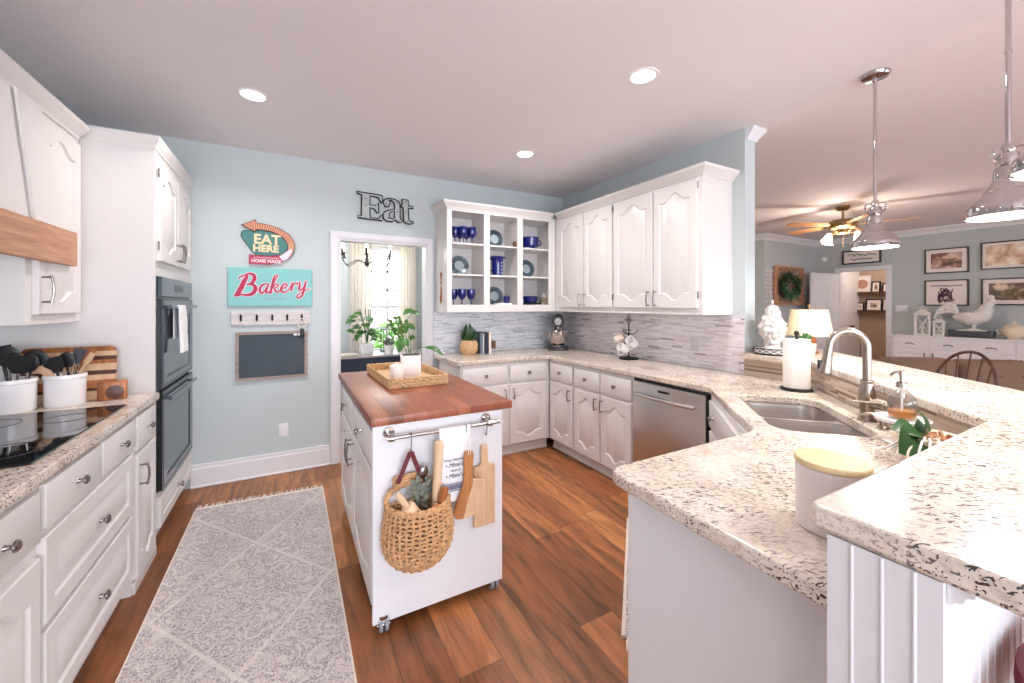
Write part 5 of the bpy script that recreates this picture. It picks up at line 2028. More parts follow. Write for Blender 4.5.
# ================================================================ back counter
CT2 = 0.9145
p = thing('potted_plant', 'leafy plant in a round woven basket pot on the back counter', 'potted plant', (1.555, 3.70, CT2))
m = MB()
prof = [(0.058, 0.004), (0.075, 0.03), (0.083, 0.06), (0.081, 0.075), (0.084, 0.09), (0.080, 0.115), (0.068, 0.136)]
for i in range(16):
    u = i / 15 * (len(prof) - 1)
    k = min(int(u), len(prof) - 2)
    r = prof[k][0] + (prof[k + 1][0] - prof[k][0]) * (u - k)
    z = prof[k][1] + (prof[k + 1][1] - prof[k][1]) * (u - k)
    m.tube([(r * (1 + 0.012 * math.sin(a * 22 + i * PI)) * math.cos(a), r * (1 + 0.012 * math.sin(a * 22 + i * PI)) * math.sin(a), z) for a in [2 * PI * q / 66 for q in range(66)]], 0.0055, 5, True)
m.lathe([(r - 0.003, z) for r, z in prof], 30)
build('basket_pot', m, 'wicker_light', p)
build('soil', MB().lathe([(0.064, 0.125), (0.064, 0.133), (0, 0.136)], 20), 'soil', p)
m = MB()
rnd = random.Random(11)
for i in range(22):
    a = rnd.uniform(0, 2 * PI)
    tl = rnd.uniform(0.15, 0.9)
    b_ = Vector((0.02 * math.cos(a), 0.02 * math.sin(a), 0.135))
    q = b_ + Vector((math.cos(a) * tl * 0.09, math.sin(a) * tl * 0.06, (1.15 - tl) * 0.17 + 0.01))
    m.leaf(b_, q, 0.035, (math.cos(a), math.sin(a), 0.6), 0.15)
m.leaf((0, 0, 0.135), (0.015, 0, 0.30), 0.05, (0, -1, 0), 0.1)
m.leaf((0, -0.01, 0.135), (-0.045, -0.02, 0.25), 0.05, (0, -1, 0.2), 0.1)
build('foliage', m, 'leafdark', p)

bx = 1.655
for i, (th, h, dpt, col, lab) in enumerate(((0.030, 0.215, 0.16, (98, 112, 126), 'slate blue book next to the basket-potted plant'), (0.012, 0.205, 0.15, (196, 196, 196), 'thin pale book second from the plant'),
                                           (0.028, 0.215, 0.16, (36, 40, 50), 'black book third from the plant'), (0.022, 0.21, 0.155, (48, 52, 66), 'dark navy book fourth from the plant'),
                                           (0.024, 0.215, 0.16, (232, 216, 204), 'tall cream book at the right end of the row'))):
    p = thing('cookbook', lab, 'book', (bx + th / 2, 3.66, CT2), 0, 'cookbooks on the back counter')
    mt = plain('book cloth %d' % i, col, 0.6, var=0.06)
    m = MB()
    m.box(-th / 2, -th / 2 + 0.003, -0.005, dpt, 0, h)
    m.box(th / 2 - 0.003, th / 2, -0.005, dpt, 0, h)
    m.box(-th / 2, th / 2, -0.008, -0.004, 0, h, 0.001)
    build('cover', m, mt, p, smooth=False)
    build('pages', MB().box(-th / 2 + 0.003, th / 2 - 0.003, -0.004, dpt - 0.004, 0.003, h - 0.004), 'paper', p, smooth=False)
    bx += th + 0.0012
p = thing('pepper_mill', 'small dark topped grinder beside the books', 'grinder', (bx + 0.028, 3.655, CT2))
build('body', MB().lathe([(0.018, 0), (0.02, 0.004), (0.019, 0.05), (0, 0.05)], 18), 'clearglass', p)
build('cap', MB().lathe([(0.019, 0.0505), (0.021, 0.055), (0.021, 0.125), (0.018, 0.13), (0, 0.13)], 18), 'chairwood', p)

M['darksteel'] = plain('dark pewter enamel', (78, 76, 80), 0.25, 0.6, var=0.05)
p = thing('stand_mixer', 'dark stand mixer with a polished steel bowl in the back corner', 'stand mixer', (2.615, 3.665, CT2), R(-38))
p.scale = (1.1, 1.1, 1.1)
m = MB()
m.prism(rrect(0.20, 0.30, 0.07, 6), 0, 0.028, 0.006, 2)
build('base', m, 'darksteel', p)
m = MB()
m.prism([(-0.045, 0.07), (0.045, 0.07), (0.045, 0.14), (-0.045, 0.14)], 0.029, 0.235, 0.012, 2)
build('column', m, 'darksteel', p)
m = MB()
hp = [(0, -0.165, 0.285), (0, -0.12, 0.287), (0, -0.04, 0.29), (0, 0.05, 0.288), (0, 0.12, 0.275), (0, 0.15, 0.265)]
m.tube(smooth_path(hp, 4), [0.044 + 0.018 * math.sin(PI * (0.15 + 0.75 * i / 20)) for i in range(21)], 18)
build('motor_head', m, 'darksteel', p)
m = MB()
m.cyl((0, -0.165, 0.285), (0, -0.178, 0.285), 0.04, 0.034, 20)
m.tube([(0.061 * math.cos(a), -0.03 + 0.0, 0.29 + 0.061 * math.sin(a)) for a in [2 * PI * k / 24 for k in range(24)]], 0.004, 6, True)
m.cyl((0, -0.095, 0.24), (0, -0.095, 0.20), 0.02, 0.014, 14)
build('trim_band', m, 'chrome', p)
m = MB().lathe([(0.05, 0.03), (0.055, 0.034), (0.05, 0.045), (0.085, 0.08), (0.104, 0.13), (0.108, 0.185), (0.111, 0.188), (0.104, 0.185), (0.098, 0.13), (0.07, 0.075), (0, 0.06)], 36, Matrix.Translation((0, -0.075, 0)))
bw = build('mixing_bowl', m, 'chrome', p)
build('handle', MB().tube(smooth_path([(-0.105, -0.075, 0.165), (-0.145, -0.075, 0.16), (-0.14, -0.075, 0.11), (-0.095, -0.075, 0.105)], 5), 0.006, 8), 'chrome', bw)

# ================================================================ mug tree on the right counter
p = thing('mug_tree', 'black wrought iron mug tree on the right counter', 'mug tree', (2.70, 2.69, CT2))
m = MB()
m.lathe([(0.085, 0), (0.09, 0.006), (0.085, 0.014), (0.03, 0.018), (0.012, 0.03), (0, 0.03)], 28)
build('base', m, 'iron', p)
m = MB()
m.cyl((0, 0, 0.028), (0, 0, 0.33), 0.0065, 0.0055, 10)
for z in (0.10, 0.22):
    m.sphere((0, 0, z), 0.010, seg=10, rings=8)
build('pole', m, 'iron', p)
m = MB()
for sx in (-1, 1):
    m.tube(smooth_path([(0, sx * 0.003, 0.325), (0, sx * 0.028, 0.345), (0, sx * 0.02, 0.375), (0, sx * 0.002, 0.36), (0, sx * 0.012, 0.345)], 5), 0.0032, 6)
    m.tube(smooth_path([(0, sx * 0.001, 0.36), (0, sx * 0.016, 0.385), (0, 0, 0.412)], 5), 0.0032, 6)
build('finial', m, 'iron', p)
arms = []
for k in range(6):
    a = R(25 + 60 * k)
    z = 0.235 if k % 2 else 0.15
    c, s_ = math.cos(a), math.sin(a)
    m = MB().tube(smooth_path([(0, 0, z), (0.04 * c, 0.04 * s_, z - 0.008), (0.07 * c, 0.07 * s_, z + 0.012), (0.078 * c, 0.078 * s_, z + 0.035)], 5), 0.0038, 6)
    build('arm', m, 'iron', p)
def mug(loc, rot, label, mat='porcelain'):
    q = thing('mug', label, 'mug', loc, rot=rot, group='mugs hanging on the iron mug tree')
    build('body', MB().lathe([(0.036, 0), (0.04, 0.004), (0.041, 0.088), (0.038, 0.088), (0.036, 0.008), (0, 0.008)], 28), mat, q)
    build('handle', MB().tube(smooth_path([(0.040, 0, 0.072), (0.064, 0, 0.07), (0.068, 0, 0.04), (0.040, 0, 0.018)], 5), 0.0052, 8), mat, q)
    return q
mug((2.622, 2.775, CT2 + 0.165), (R(62), R(20), R(20)), 'patterned cream mug on the left of the mug tree', plain('speckled cream glaze', (222, 208, 190), 0.3, var=0.3, scale=45))
mug((2.645, 2.655, CT2 + 0.092), (R(-18), R(68), R(150)), 'white mug hanging lowest at the front of the mug tree')
mug((2.665, 2.585, CT2 + 0.145), (R(10), R(62), R(200)), 'white mug on the right of the mug tree')

# ================================================================ sink, faucet and what stands round it
scx, scy = dg(0.615, -0.285)
sk = thing('sink', 'double bowl stainless steel sink set under the corner of the granite', 'sink', (scx, scy, 0), DANG)
def bowl_poly(x0, x1, ins):
    return rrect(x1 - x0 - 2 * ins, 0.365 - 2 * ins, 0.075 - ins * 0.5, 6, (x0 + x1) / 2, -0.006)
m = MB()
b1, b2 = (-0.335, -0.012), (0.012, 0.335)
m.holed(rrect(0.70, 0.42, 0.06, 6), [bowl_poly(*b1, 0), bowl_poly(*b2, 0)], 0.8695, 0.8755)
build('rim', m, 'steel', sk)
for b_ in (b1, b2):
    t_ = bmesh.new()
    prev = None
    for ins, z in ((0.0, 0.8694), (0.004, 0.85), (0.012, 0.72), (0.035, 0.695)):
        cur = [t_.verts.new((q[0], q[1], z)) for q in bowl_poly(*b_, ins)]
        if prev:
            for i in range(len(cur)):
                j = (i + 1) % len(cur)
                t_.faces.new((prev[i], prev[j], cur[j], cur[i]))
        prev = cur
    t_.faces.new(prev)
    bmesh.ops.recalc_face_normals(t_, faces=t_.faces)
    bmesh.ops.solidify(t_, geom=list(t_.faces), thickness=0.002)
    m = MB()
    m._add(t_)
    bo = build('bowl', m, 'steel', sk)
    build('drain', MB().lathe([(0.042, 0.6955), (0.045, 0.699), (0.03, 0.697), (0, 0.696)], 24, Matrix.Translation(((b_[0] + b_[1]) / 2, 0.0, 0))), 'chrome', bo)

fx, fy = dg(0.540, -0.050)
p = thing('kitchen_faucet', 'brushed nickel pull-down gooseneck faucet behind the sink', 'faucet', (fx, fy, CT2), R(150))
# local x points to the sink side
sd = Vector((-DN[0], -DN[1], 0))
p.rotation_euler = (0, 0, math.atan2(sd.y, sd.x) + R(-8))
m = MB().lathe([(0.033, 0), (0.033, 0.006), (0.027, 0.012), (0.024, 0.04), (0.026, 0.06), (0.030, 0.085), (0.029, 0.12), (0.022, 0.155), (0.0205, 0.16), (0.023, 0.165), (0.022, 0.172), (0.0165, 0.175), (0, 0.175)], 28)
build('body', m, 'nickel', p)
arc = [(0, 0, 0.17), (0, 0, 0.25), (0, 0, 0.300)] + [(0.064 - 0.064 * math.cos(R(a)), 0, 0.312 + 0.066 * math.sin(R(a))) for a in range(10, 171, 16)] + [(0.133, 0, 0.290)]
build('spout', MB().tube(smooth_path(arc, 4), 0.0155, 16), 'nickel', p)
m = MB().lathe([(0.016, 0), (0.0175, 0.01), (0.017, 0.03), (0.022, 0.075), (0.027, 0.105), (0.0265, 0.114), (0.022, 0.116), (0, 0.114)], 24, Matrix.Translation((0.131, 0, 0.302)) @ Matrix.Rotation(R(180 - 8), 4, 'Y'))
sh = build('spray_head', m, 'nickel', p)
build('spray_button', MB().box(0.160, 0.172, -0.006, 0.006, 0.205, 0.249, 0.003, 2), 'black', sh)
m = MB()
m.cyl((-0.012, 0.015, 0.078), (-0.042, 0.054, 0.078), 0.022, 0.021, 20)
m.sphere((-0.042, 0.054, 0.078), 0.0215, 1, 1, 1, 16, 10)
m.tube([(-0.04, 0.056, 0.084), (0.03, 0.072, 0.090), (0.085, 0.082, 0.092)], [0.008, 0.006, 0.0055], 10)
build('lever', m, 'nickel', p)
sx_, sy_ = dg(0.42, -0.05)
p = thing('soap_dispenser', 'brushed nickel built-in soap dispenser right of the faucet', 'soap dispenser', (sx_, sy_, CT2), math.atan2(sd.y, sd.x))
build('collar', MB().lathe([(0.02, 0), (0.02, 0.005), (0.013, 0.01), (0.012, 0.035), (0.015, 0.04), (0.014, 0.06), (0, 0.064)], 20), 'nickel', p)
build('nozzle', MB().tube([(0, 0, 0.055), (0.04, 0, 0.057), (0.085, 0, 0.05)], [0.007, 0.006, 0.005], 10), 'nickel', p)

# soap bottle on a white stand
rx_, ry_ = dg(0.235, -0.085)
p = thing('pedestal_dish', 'round white stand carrying the glass soap bottle', 'stand', (rx_, ry_, CT2))
build('foot', MB().lathe([(0.05, 0), (0.052, 0.004), (0.025, 0.012), (0.02, 0.06), (0.03, 0.076), (0, 0.076)], 28), 'porcelain', p)
build('plate', MB().lathe([(0.02, 0.0765), (0.074, 0.078), (0.078, 0.09), (0.074, 0.092), (0.07, 0.086), (0, 0.086)], 36), 'porcelain', p)
p = thing('soap_bottle', 'clear glass pump bottle of amber soap on the white stand', 'soap bottle', (rx_ + 0.002, ry_, CT2 + 0.0868))
build('bottle', MB().lathe([(0.036, 0), (0.04, 0.004), (0.042, 0.05), (0.038, 0.078), (0.018, 0.10), (0.014, 0.104), (0.014, 0.118), (0.012, 0.118), (0.011, 0.105), (0.035, 0.075), (0.039, 0.05), (0.037, 0.006), (0, 0.006)], 28), 'clearglass', p)
build('soap', MB().lathe([(0.0355, 0.0065), (0.0365, 0.03), (0, 0.03)], 24), 'amber', p)
m = MB()
m.lathe([(0.0165, 0.112), (0.0165, 0.128), (0.008, 0.132), (0.006, 0.134), (0.006, 0.155), (0.012, 0.157), (0.012, 0.17), (0, 0.171)], 20)
m.tube([(0, 0, 0.164), (-0.03, 0.01, 0.166), (-0.045, 0.015, 0.158)], 0.005, 8)
build('pump', m, 'chrome', p)
build('dip_tube', MB().cyl((0, 0, 0.012), (0, 0, 0.111), 0.003), 'porcelain', p)

# orchid in a pale bowl, in the corner behind the raised bar
px_, py_ = dg(0.035, -0.12)
p = thing('orchid_planter', 'wide pale bowl of bark chips with broad orchid leaves and roots', 'potted plant', (px_, py_, CT2))
build('bowl', MB().lathe([(0.05, 0), (0.055, 0.004), (0.078, 0.05), (0.086, 0.085), (0.082, 0.09), (0.075, 0.084), (0.06, 0.03), (0, 0.02)], 36), plain('cream crackle glaze', (232, 218, 198), 0.35, var=0.06), p)
m = MB()
rnd = random.Random(21)
for i in range(46):
    a, rr = rnd.uniform(0, 2 * PI), 0.068 * math.sqrt(rnd.random())
    c = (rr * math.cos(a), rr * math.sin(a), 0.078 + 0.008 * rnd.random())
    m.box(-0.009, 0.009, -0.006, 0.006, -0.004, 0.004, 0.002, 1, Matrix.Translation(c) @ Matrix.Rotation(rnd.uniform(0, 6), 4, (rnd.random(), rnd.random(), rnd.random())))
build('bark_chips', m, 'chips', p)
build('bark_bed', MB().lathe([(0.066, 0.06), (0.073, 0.077), (0, 0.08)], 24), 'chips', p)
m = MB()
m.leaf((-0.045, 0.0, 0.09), (-0.15, 0.02, 0.05), 0.11, (-0.35, -0.75, 0.55), 0.12, 9, 0.002)
m.leaf((-0.03, 0.0, 0.09), (-0.01, 0.02, 0.165), 0.045, (0.2, -1, 0.3), 0.12, 8, 0.002)
m.leaf((-0.03, 0.02, 0.09), (0.075, 0.045, 0.10), 0.04, (0.1, -0.6, 0.7), 0.22, 9, 0.002)
m.leaf((-0.04, 0.01, 0.09), (-0.12, 0.05, 0.11), 0.07, (-0.2, -0.5, 0.8), 0.14, 9, 0.002)
build('foliage', m, 'leafdark', p)
m = MB()
for k in range(7):
    yy = -0.05 + 0.018 * k
    m.tube(smooth_path([(-0.05, yy * 0.5, 0.088), (-0.10, yy, 0.10 - 0.008 * k), (-0.125 - 0.006 * k, yy * 1.2, 0.05), (-0.115, yy * 1.4, 0.012)], 5), 0.003, 6)
build('root', m, 'mat_board', p)

# canister with bamboo lid
p = thing('canister', 'matt white canister with a bamboo lid on the lower peninsula counter', 'canister', (1.052, 0.437, CT2))
build('body', MB().lathe([(0.064, 0), (0.067, 0.003), (0.068, 0.136), (0.066, 0.138), (0, 0.138)], 48), 'matteceramic', p)
build('lid', MB().lathe([(0.066, 0.1385), (0.069, 0.14), (0.069, 0.149), (0.067, 0.152), (0, 0.152)], 48), 'bamboo', p)

# paper towel holder
hx_, hy_ = dg(1.165, -0.105)
p = thing('paper_towel_holder', 'black paper towel stand with a full white roll', 'paper towel holder', (hx_, hy_, CT2))
build('base', MB().lathe([(0.078, 0), (0.082, 0.004), (0.08, 0.012), (0.02, 0.014), (0, 0.014)], 36), 'iron', p)
m = MB()
m.cyl((0, 0, 0.013), (0, 0, 0.322), 0.007, 0.007, 12)
m.sphere((0, 0, 0.328), 0.013, 1, 1, 1.2, 14, 10)
build('post', m, 'iron', p)
m = MB().lathe([(0.02, 0.0155), (0.065, 0.0155), (0.0665, 0.018), (0.0665, 0.292), (0.065, 0.2945), (0.02, 0.2945), (0.018, 0.29), (0.018, 0.02), (0.02, 0.0155)], 40, cap=False)
build('paper_roll', m, 'paper', p)
# ================================================================ on the raised bar
BT = 1.0705
p = thing('lattice_tray', 'round white tray with dark lattice side at the wall end of the bar', 'tray', (2.885, 1.545, BT))
build('tray_floor', MB().lathe([(0.105, 0), (0.11, 0.003), (0.108, 0.010), (0, 0.010)], 36), 'iron', p)
build('side', MB().lathe([(0.106, 0.0105), (0.109, 0.0105), (0.111, 0.040), (0.108, 0.040), (0.106, 0.0105)], 36, cap=False), 'porcelain', p)
m = MB()
for k in range(16):
    a0, a1 = 2 * PI * k / 16, 2 * PI * (k + 1) / 16
    for u, v in ((a0, a1), (a1, a0)):
        m.tube([(0.1125 * math.cos(u + (v - u) * j / 4), 0.1125 * math.sin(u + (v - u) * j / 4), 0.012 + 0.026 * j / 4) for j in range(5)], 0.002, 4)
m.tube([(0.112 * math.cos(a), 0.112 * math.sin(a), 0.041) for a in [2 * PI * k / 36 for k in range(36)]], 0.003, 6, True)
build('lattice', m, 'iron', p)

# white plaster statue: a seated, draped bird-like figure with a crest
p = thing('statue', 'white plaster rooster statue standing on the lattice tray', 'statue', (2.885, 1.545, BT + 0.0105), R(30))
m = MB()
m.lathe([(0.05, 0), (0.056, 0.006), (0.056, 0.03), (0.05, 0.036), (0.046, 0.05), (0, 0.05)], 28)
build('plinth', m, 'distress', p)
m = MB()
key = [(0.050, 0.0, 0.046, 0.042), (0.085, 0.004, 0.056, 0.050), (0.12, 0.004, 0.074, 0.066), (0.155, 0.0, 0.084, 0.076), (0.19, -0.002, 0.080, 0.072), (0.225, -0.008, 0.064, 0.058), (0.255, -0.012, 0.050, 0.046), (0.285, -0.016, 0.042, 0.040), (0.31, -0.02, 0.030, 0.030), (0.325, -0.022, 0.012, 0.012)]
sec = []
for (q0, q1) in zip(key[:-1], key[1:]):
    for j in range(4):
        sec.append(tuple(q0[i] + (q1[i] - q0[i]) * j / 4 for i in range(4)))
sec.append(key[-1])
t_ = bmesh.new()
rings = []
for z, x, a, b_ in sec:
    ring = []
    for k in range(40):
        th = 2 * PI * k / 40
        f = 1 + 0.32 * noise.noise((3 * math.cos(th), 3 * math.sin(th), z * 38)) + 0.22 * noise.noise((7 * math.cos(th), 7 * math.sin(th), z * 85 + 9))
        ring.append(t_.verts.new((x + a * f * math.cos(th), b_ * f * math.sin(th), z)))
    rings.append(ring)
for A, B in zip(rings[:-1], rings[1:]):
    for k in range(40):
        t_.faces.new((A[k], A[(k + 1) % 40], B[(k + 1) % 40], B[k]))
t_.faces.new(rings[0])
t_.faces.new(rings[-1])
m._add(t_)
m.lathe([(0.010, 0), (0.006, 0.010), (0, 0.016)], 10, Matrix.Translation((-0.055, 0, 0.290)) @ Matrix.Rotation(R(-115), 4, 'Y'))
build('body', m, 'distress', p, ang=60)
m = MB()
for k in range(5):
    a = -0.6 + 0.3 * k
    m.sphere((-0.034 + 0.022 * math.sin(a), 0, 0.325 + 0.02 * math.cos(a)), 0.013, 0.9, 0.45, 1.2, 10, 8)
m.sphere((-0.06, 0, 0.272), 0.013, 0.7, 0.5, 1.4, 10, 8)
build('comb', m, 'distress', p)
m = MB()
for k in range(6):
    y = -0.02 + 0.008 * k
    m.tube(smooth_path([(0.05, y, 0.17), (0.085, y * 1.3, 0.235 - 0.012 * abs(k - 2)), (0.108, y * 1.4, 0.20 - 0.012 * abs(k - 2)), (0.105, y * 1.5, 0.13)], 5), [0.012 - 0.0005 * q for q in range(16)], 7)
for sy in (-1, 1):
    for k in range(4):
        m.leaf((-0.03, sy * 0.052, 0.19 - 0.018 * k), (0.06, sy * 0.058, 0.165 - 0.018 * k), 0.03, (0, sy, 0.2), 0.1, th=0.004)
build('tail', m, 'distress', p)

# trailing greenery tucked between the statue and the wall end
p = thing('ivy_pot', 'small dark ivy against the wall end beside the white statue', 'potted plant', (3.02, 1.64, BT))
build('pot', MB().lathe([(0.025, 0), (0.035, 0.05), (0.032, 0.05), (0.022, 0.006), (0, 0.006)], 20), 'matteceramic', p)
m = MB()
rnd = random.Random(9)
for i in range(36):
    a = rnd.uniform(0, 2 * PI)
    z = rnd.uniform(0.04, 0.17)
    b_ = Vector((0.022 * math.cos(a), 0.022 * math.sin(a), z))
    q = b_ + Vector((0.035 * math.cos(a), 0.035 * math.sin(a), rnd.uniform(-0.02, 0.02)))
    m.leaf(b_, q, 0.026, (0.3 * math.cos(a), 0.3 * math.sin(a), 1), 0.1, 4)
m.tube([(0, 0, 0.006), (0, 0, 0.17)], 0.003, 5)
build('foliage', m, 'leafdark', p)
p = thing('succulent_pot', 'pale green tin of leafy greenery beside the lattice tray', 'potted plant', (2.945, 1.375, BT))
build('pot', MB().prism(rrect(0.085, 0.085, 0.012, 3), 0, 0.085, 0.003, 1, top=rrect(0.1, 0.1, 0.012, 3)), plain('pale green tin', (196, 206, 190), 0.4, var=0.05), p)
m = MB()
for i in range(22):
    a = rnd.uniform(0, 2 * PI)
    tl = rnd.uniform(0.2, 1)
    m.leaf((0.01 * math.cos(a), 0.01 * math.sin(a), 0.08), (0.085 * tl * math.cos(a), 0.085 * tl * math.sin(a), 0.11 + 0.06 * (1 - tl)), 0.03, (math.cos(a) * 0.3, math.sin(a) * 0.3, 1), 0.15, 5)
build('foliage', m, 'leaf', p)
# lamp
p = thing('table_lamp', 'table lamp with a cream shade standing on the bar', 'lamp', (3.205, 1.47, BT))
build('base', MB().lathe([(0.055, 0), (0.06, 0.005), (0.045, 0.015), (0.03, 0.03), (0.042, 0.06), (0.046, 0.085), (0.03, 0.115), (0.014, 0.13), (0.012, 0.16), (0, 0.16)], 28), plain('copper glazed base', (176, 106, 70), 0.3, 0.4, var=0.1), p)
m = MB().cyl((0, 0, 0.158), (0, 0, 0.325), 0.005)
m.sphere((0, 0, 0.333), 0.010, seg=12, rings=8)
build('stem', m, 'brass', p)
m = MB().lathe([(0.138, 0.122), (0.108, 0.302), (0.1065, 0.302), (0.1365, 0.122), (0.138, 0.122)], 48, cap=False)
build('lamp_shade', m, 'shade', p)
m = MB()
for k in range(3):
    a = k * 2 * PI / 3
    m.cyl((0, 0, 0.298), (0.107 * math.cos(a), 0.107 * math.sin(a), 0.298), 0.002, seg=6)
build('spider', m, 'brass', p)
build('bulb', MB().sphere((0, 0, 0.215), 0.026, 1, 1, 1.25), 'lamp_bulb', p)

# ================================================================ ceiling lights
def downlight(loc, label, power):
    p = thing('recessed_light', label, 'ceiling light', loc, group='recessed ceiling lights')
    build('trim_ring', MB().lathe([(0.062, -0.002), (0.066, -0.006), (0.084, -0.004), (0.086, -0.0005), (0.062, -0.0005), (0.062, -0.002)], 36, cap=False), 'porcelain', p)
    build('lens', MB().lathe([(0, -0.0035), (0.062, -0.003), (0.062, -0.001), (0, -0.001)], 32), 'down', p)
    d = bpy.data.lights.new('downlight', 'AREA')
    d.shape = 'DISK'
    d.size = 0.14
    d.energy = power
    d.spread = R(150)
    d.color = (1.0, 0.96, 0.93)
    o = bpy.data.objects.new('light', d)
    COL.objects.link(o)
    o.parent = p
    o.location = (0, 0, -0.012)
    return p


downlight((-0.195, 2.867, ZC), 'recessed ceiling light over the runner rug', 10)
downlight((1.702, 1.59, ZC), 'recessed ceiling light nearest the raised bar', 10)
downlight((1.72, 2.89, ZC), 'recessed ceiling light nearest the open wall shelves', 10)


def pendant(loc, label, power):
    p = thing('pendant_light', label, 'pendant light', (loc[0], loc[1], ZC), group=None)
    build('canopy', MB().lathe([(0.066, -0.0005), (0.066, -0.008), (0.058, -0.02), (0.015, -0.026), (0.012, -0.04), (0, -0.04)], 32), 'chrome', p)
    m = MB()
    m.cyl((0, 0, -0.038), (0, 0, -0.70), 0.0075, seg=12)
    m.cyl((0, 0, -0.36), (0, 0, -0.375), 0.0095, seg=12)
    build('rod', m, 'chrome', p)
    b = -0.948
    m = MB()
    m.lathe([(0.0, 0.262), (0.010, 0.26), (0.016, 0.25), (0.018, 0.235), (0.014, 0.228), (0.026, 0.222), (0.030, 0.21), (0.030, 0.185), (0.024, 0.178), (0.032, 0.172), (0.036, 0.15), (0.036, 0.128), (0.0, 0.128)], 28)
    m.bm.transform(Matrix.Translation((0, 0, b)))
    so = build('socket', m, 'chrome', p)
    m = MB()
    for a in (0.4, 0.4 + 2 * PI / 3, 0.4 + 4 * PI / 3):
        c, s_ = math.cos(a), math.sin(a)
        m.tube(smooth_path([(0.018 * c, 0.018 * s_, b + 0.24), (0.045 * c, 0.045 * s_, b + 0.235), (0.048 * c, 0.048 * s_, b + 0.205), (0.03 * c, 0.03 * s_, b + 0.19)], 5), 0.0035, 7)
        m.sphere((0.047 * c, 0.047 * s_, b + 0.22), 0.0075, seg=10, rings=8)
    build('thumb_screws', m, 'chrome', so)
    pr = [(0.036, 0.132), (0.042, 0.118), (0.052, 0.098), (0.070, 0.070), (0.090, 0.046), (0.100, 0.034), (0.1015, 0.030), (0.1015, 0.008), (0.106, 0.004), (0.106, 0.0)]
    m = MB().lathe(pr + [(r - 0.0025, z) for r, z in pr[::-1]] + [pr[0]], 48, Matrix.Translation((0, 0, b)), cap=False)
    for k in range(12):
        a = 2 * PI * k / 12
        m.sphere((0.1015 * math.cos(a), 0.1015 * math.sin(a), b + 0.019), 0.0045, seg=8, rings=6)
    for r_, z in ((0.058, 0.089), (0.036, 0.128)):
        m.tube([(r_ * math.cos(2 * PI * k / 30), r_ * math.sin(2 * PI * k / 30), b + z) for k in range(30)], 0.0022, 5, True)
    build('lamp_shade', m, 'chrome', p)
    build('diffuser', MB().lathe([(0, 0.004), (0.0985, 0.006), (0.0985, 0.009), (0, 0.008)], 40, Matrix.Translation((0, 0, b))), 'down', p)
    d = bpy.data.lights.new('pendant_bulb', 'AREA')
    d.shape = 'DISK'
    d.size = 0.17
    d.energy = power
    d.color = (1.0, 0.96, 0.93)
    o = bpy.data.objects.new('light', d)
    COL.objects.link(o)
    o.parent = p
    o.location = (0, 0, b - 0.002)
    return p


pendant((2.80, 0.965), 'chrome bell pendant over the far end of the bar, near the wall end', 5)
pendant((2.215, 0.395), 'chrome bell pendant over the bend of the bar, second from the wall end', 5)
pendant((1.566, 0.174), 'chrome bell pendant nearest the camera at the right edge', 4)

# ceiling fan in the living room
p = thing('ceiling_fan', 'brass ceiling fan with honey blades and lit glass shades in the living room', 'ceiling fan', (6.20, 2.46, ZC), R(151))
build('canopy', MB().lathe([(0.075, -0.0005), (0.075, -0.02), (0.05, -0.055), (0.014, -0.06), (0.012, -0.18), (0, -0.18)], 28), 'brass', p)
build('motor', MB().lathe([(0.02, -0.16), (0.13, -0.18), (0.15, -0.205), (0.15, -0.265), (0.12, -0.29), (0.07, -0.30), (0.07, -0.345), (0.05, -0.36), (0, -0.36)], 36), 'brass', p)
for k in range(5):
    a = 2 * PI * k / 5
    Mz = Matrix.Rotation(a, 4, 'Z')
    m = MB().prism([(0.22, -0.055), (0.64, -0.072), (0.70, -0.06), (0.715, 0), (0.70, 0.06), (0.64, 0.072), (0.22, 0.055)], -0.004, 0.004, 0.002, 1, Mz @ Matrix.Translation((0, 0, -0.235)) @ Matrix.Rotation(R(11), 4, 'X'))
    bl = build('blade', m, 'fanwood', p)
    m = MB().prism([(0.135, -0.02), (0.26, -0.035), (0.26, 0.035), (0.135, 0.02)], -0.004, 0.002, 0.001, 1, Mz @ Matrix.Translation((0, 0, -0.243)) @ Matrix.Rotation(R(11), 4, 'X'))
    build('blade_iron', m, 'brass', bl)
for k in range(4):
    a = 2 * PI * k / 4 + 0.1
    c, s_ = math.cos(a), math.sin(a)
    m = MB().tube(smooth_path([(0.04 * c, 0.04 * s_, -0.335), (0.12 * c, 0.12 * s_, -0.325), (0.19 * c, 0.19 * s_, -0.36)], 5), 0.008, 8)
    ar = build('lamp_arm', m, 'brass', p)
    m = MB().lathe([(0.022, 0.0), (0.03, -0.02), (0.048, -0.07), (0.062, -0.10), (0.058, -0.10), (0.044, -0.07), (0.0, -0.03)], 20, Matrix.Translation((0.19 * c, 0.19 * s_, -0.36)) @ Matrix.Rotation(a, 4, 'Z') @ Matrix.Rotation(R(-22), 4, 'Y'))
    build('glass_shade', m, 'lamp_bulb', ar)
build('pull_chain', MB().cyl((0, 0, -0.36), (0, 0, -0.52), 0.003, seg=6), 'brass', p)
d = bpy.data.lights.new('fan_bulbs', 'POINT')
d.energy = 26
d.shadow_soft_size = 0.12
d.color = (1.0, 0.84, 0.74)
o = bpy.data.objects.new('light', d)
COL.objects.link(o)
o.parent = p
o.location = (0, 0, -0.55)
# ================================================================ living room
# ---- wall pictures
def squiggle(mb, x0, x1, z, amp, n, y, r, seed):
    rnd = random.Random(seed)
    mb.tube([(x0 + (x1 - x0) * k / n, y, z + rnd.uniform(-amp, amp)) for k in range(n + 1)], r, 5)


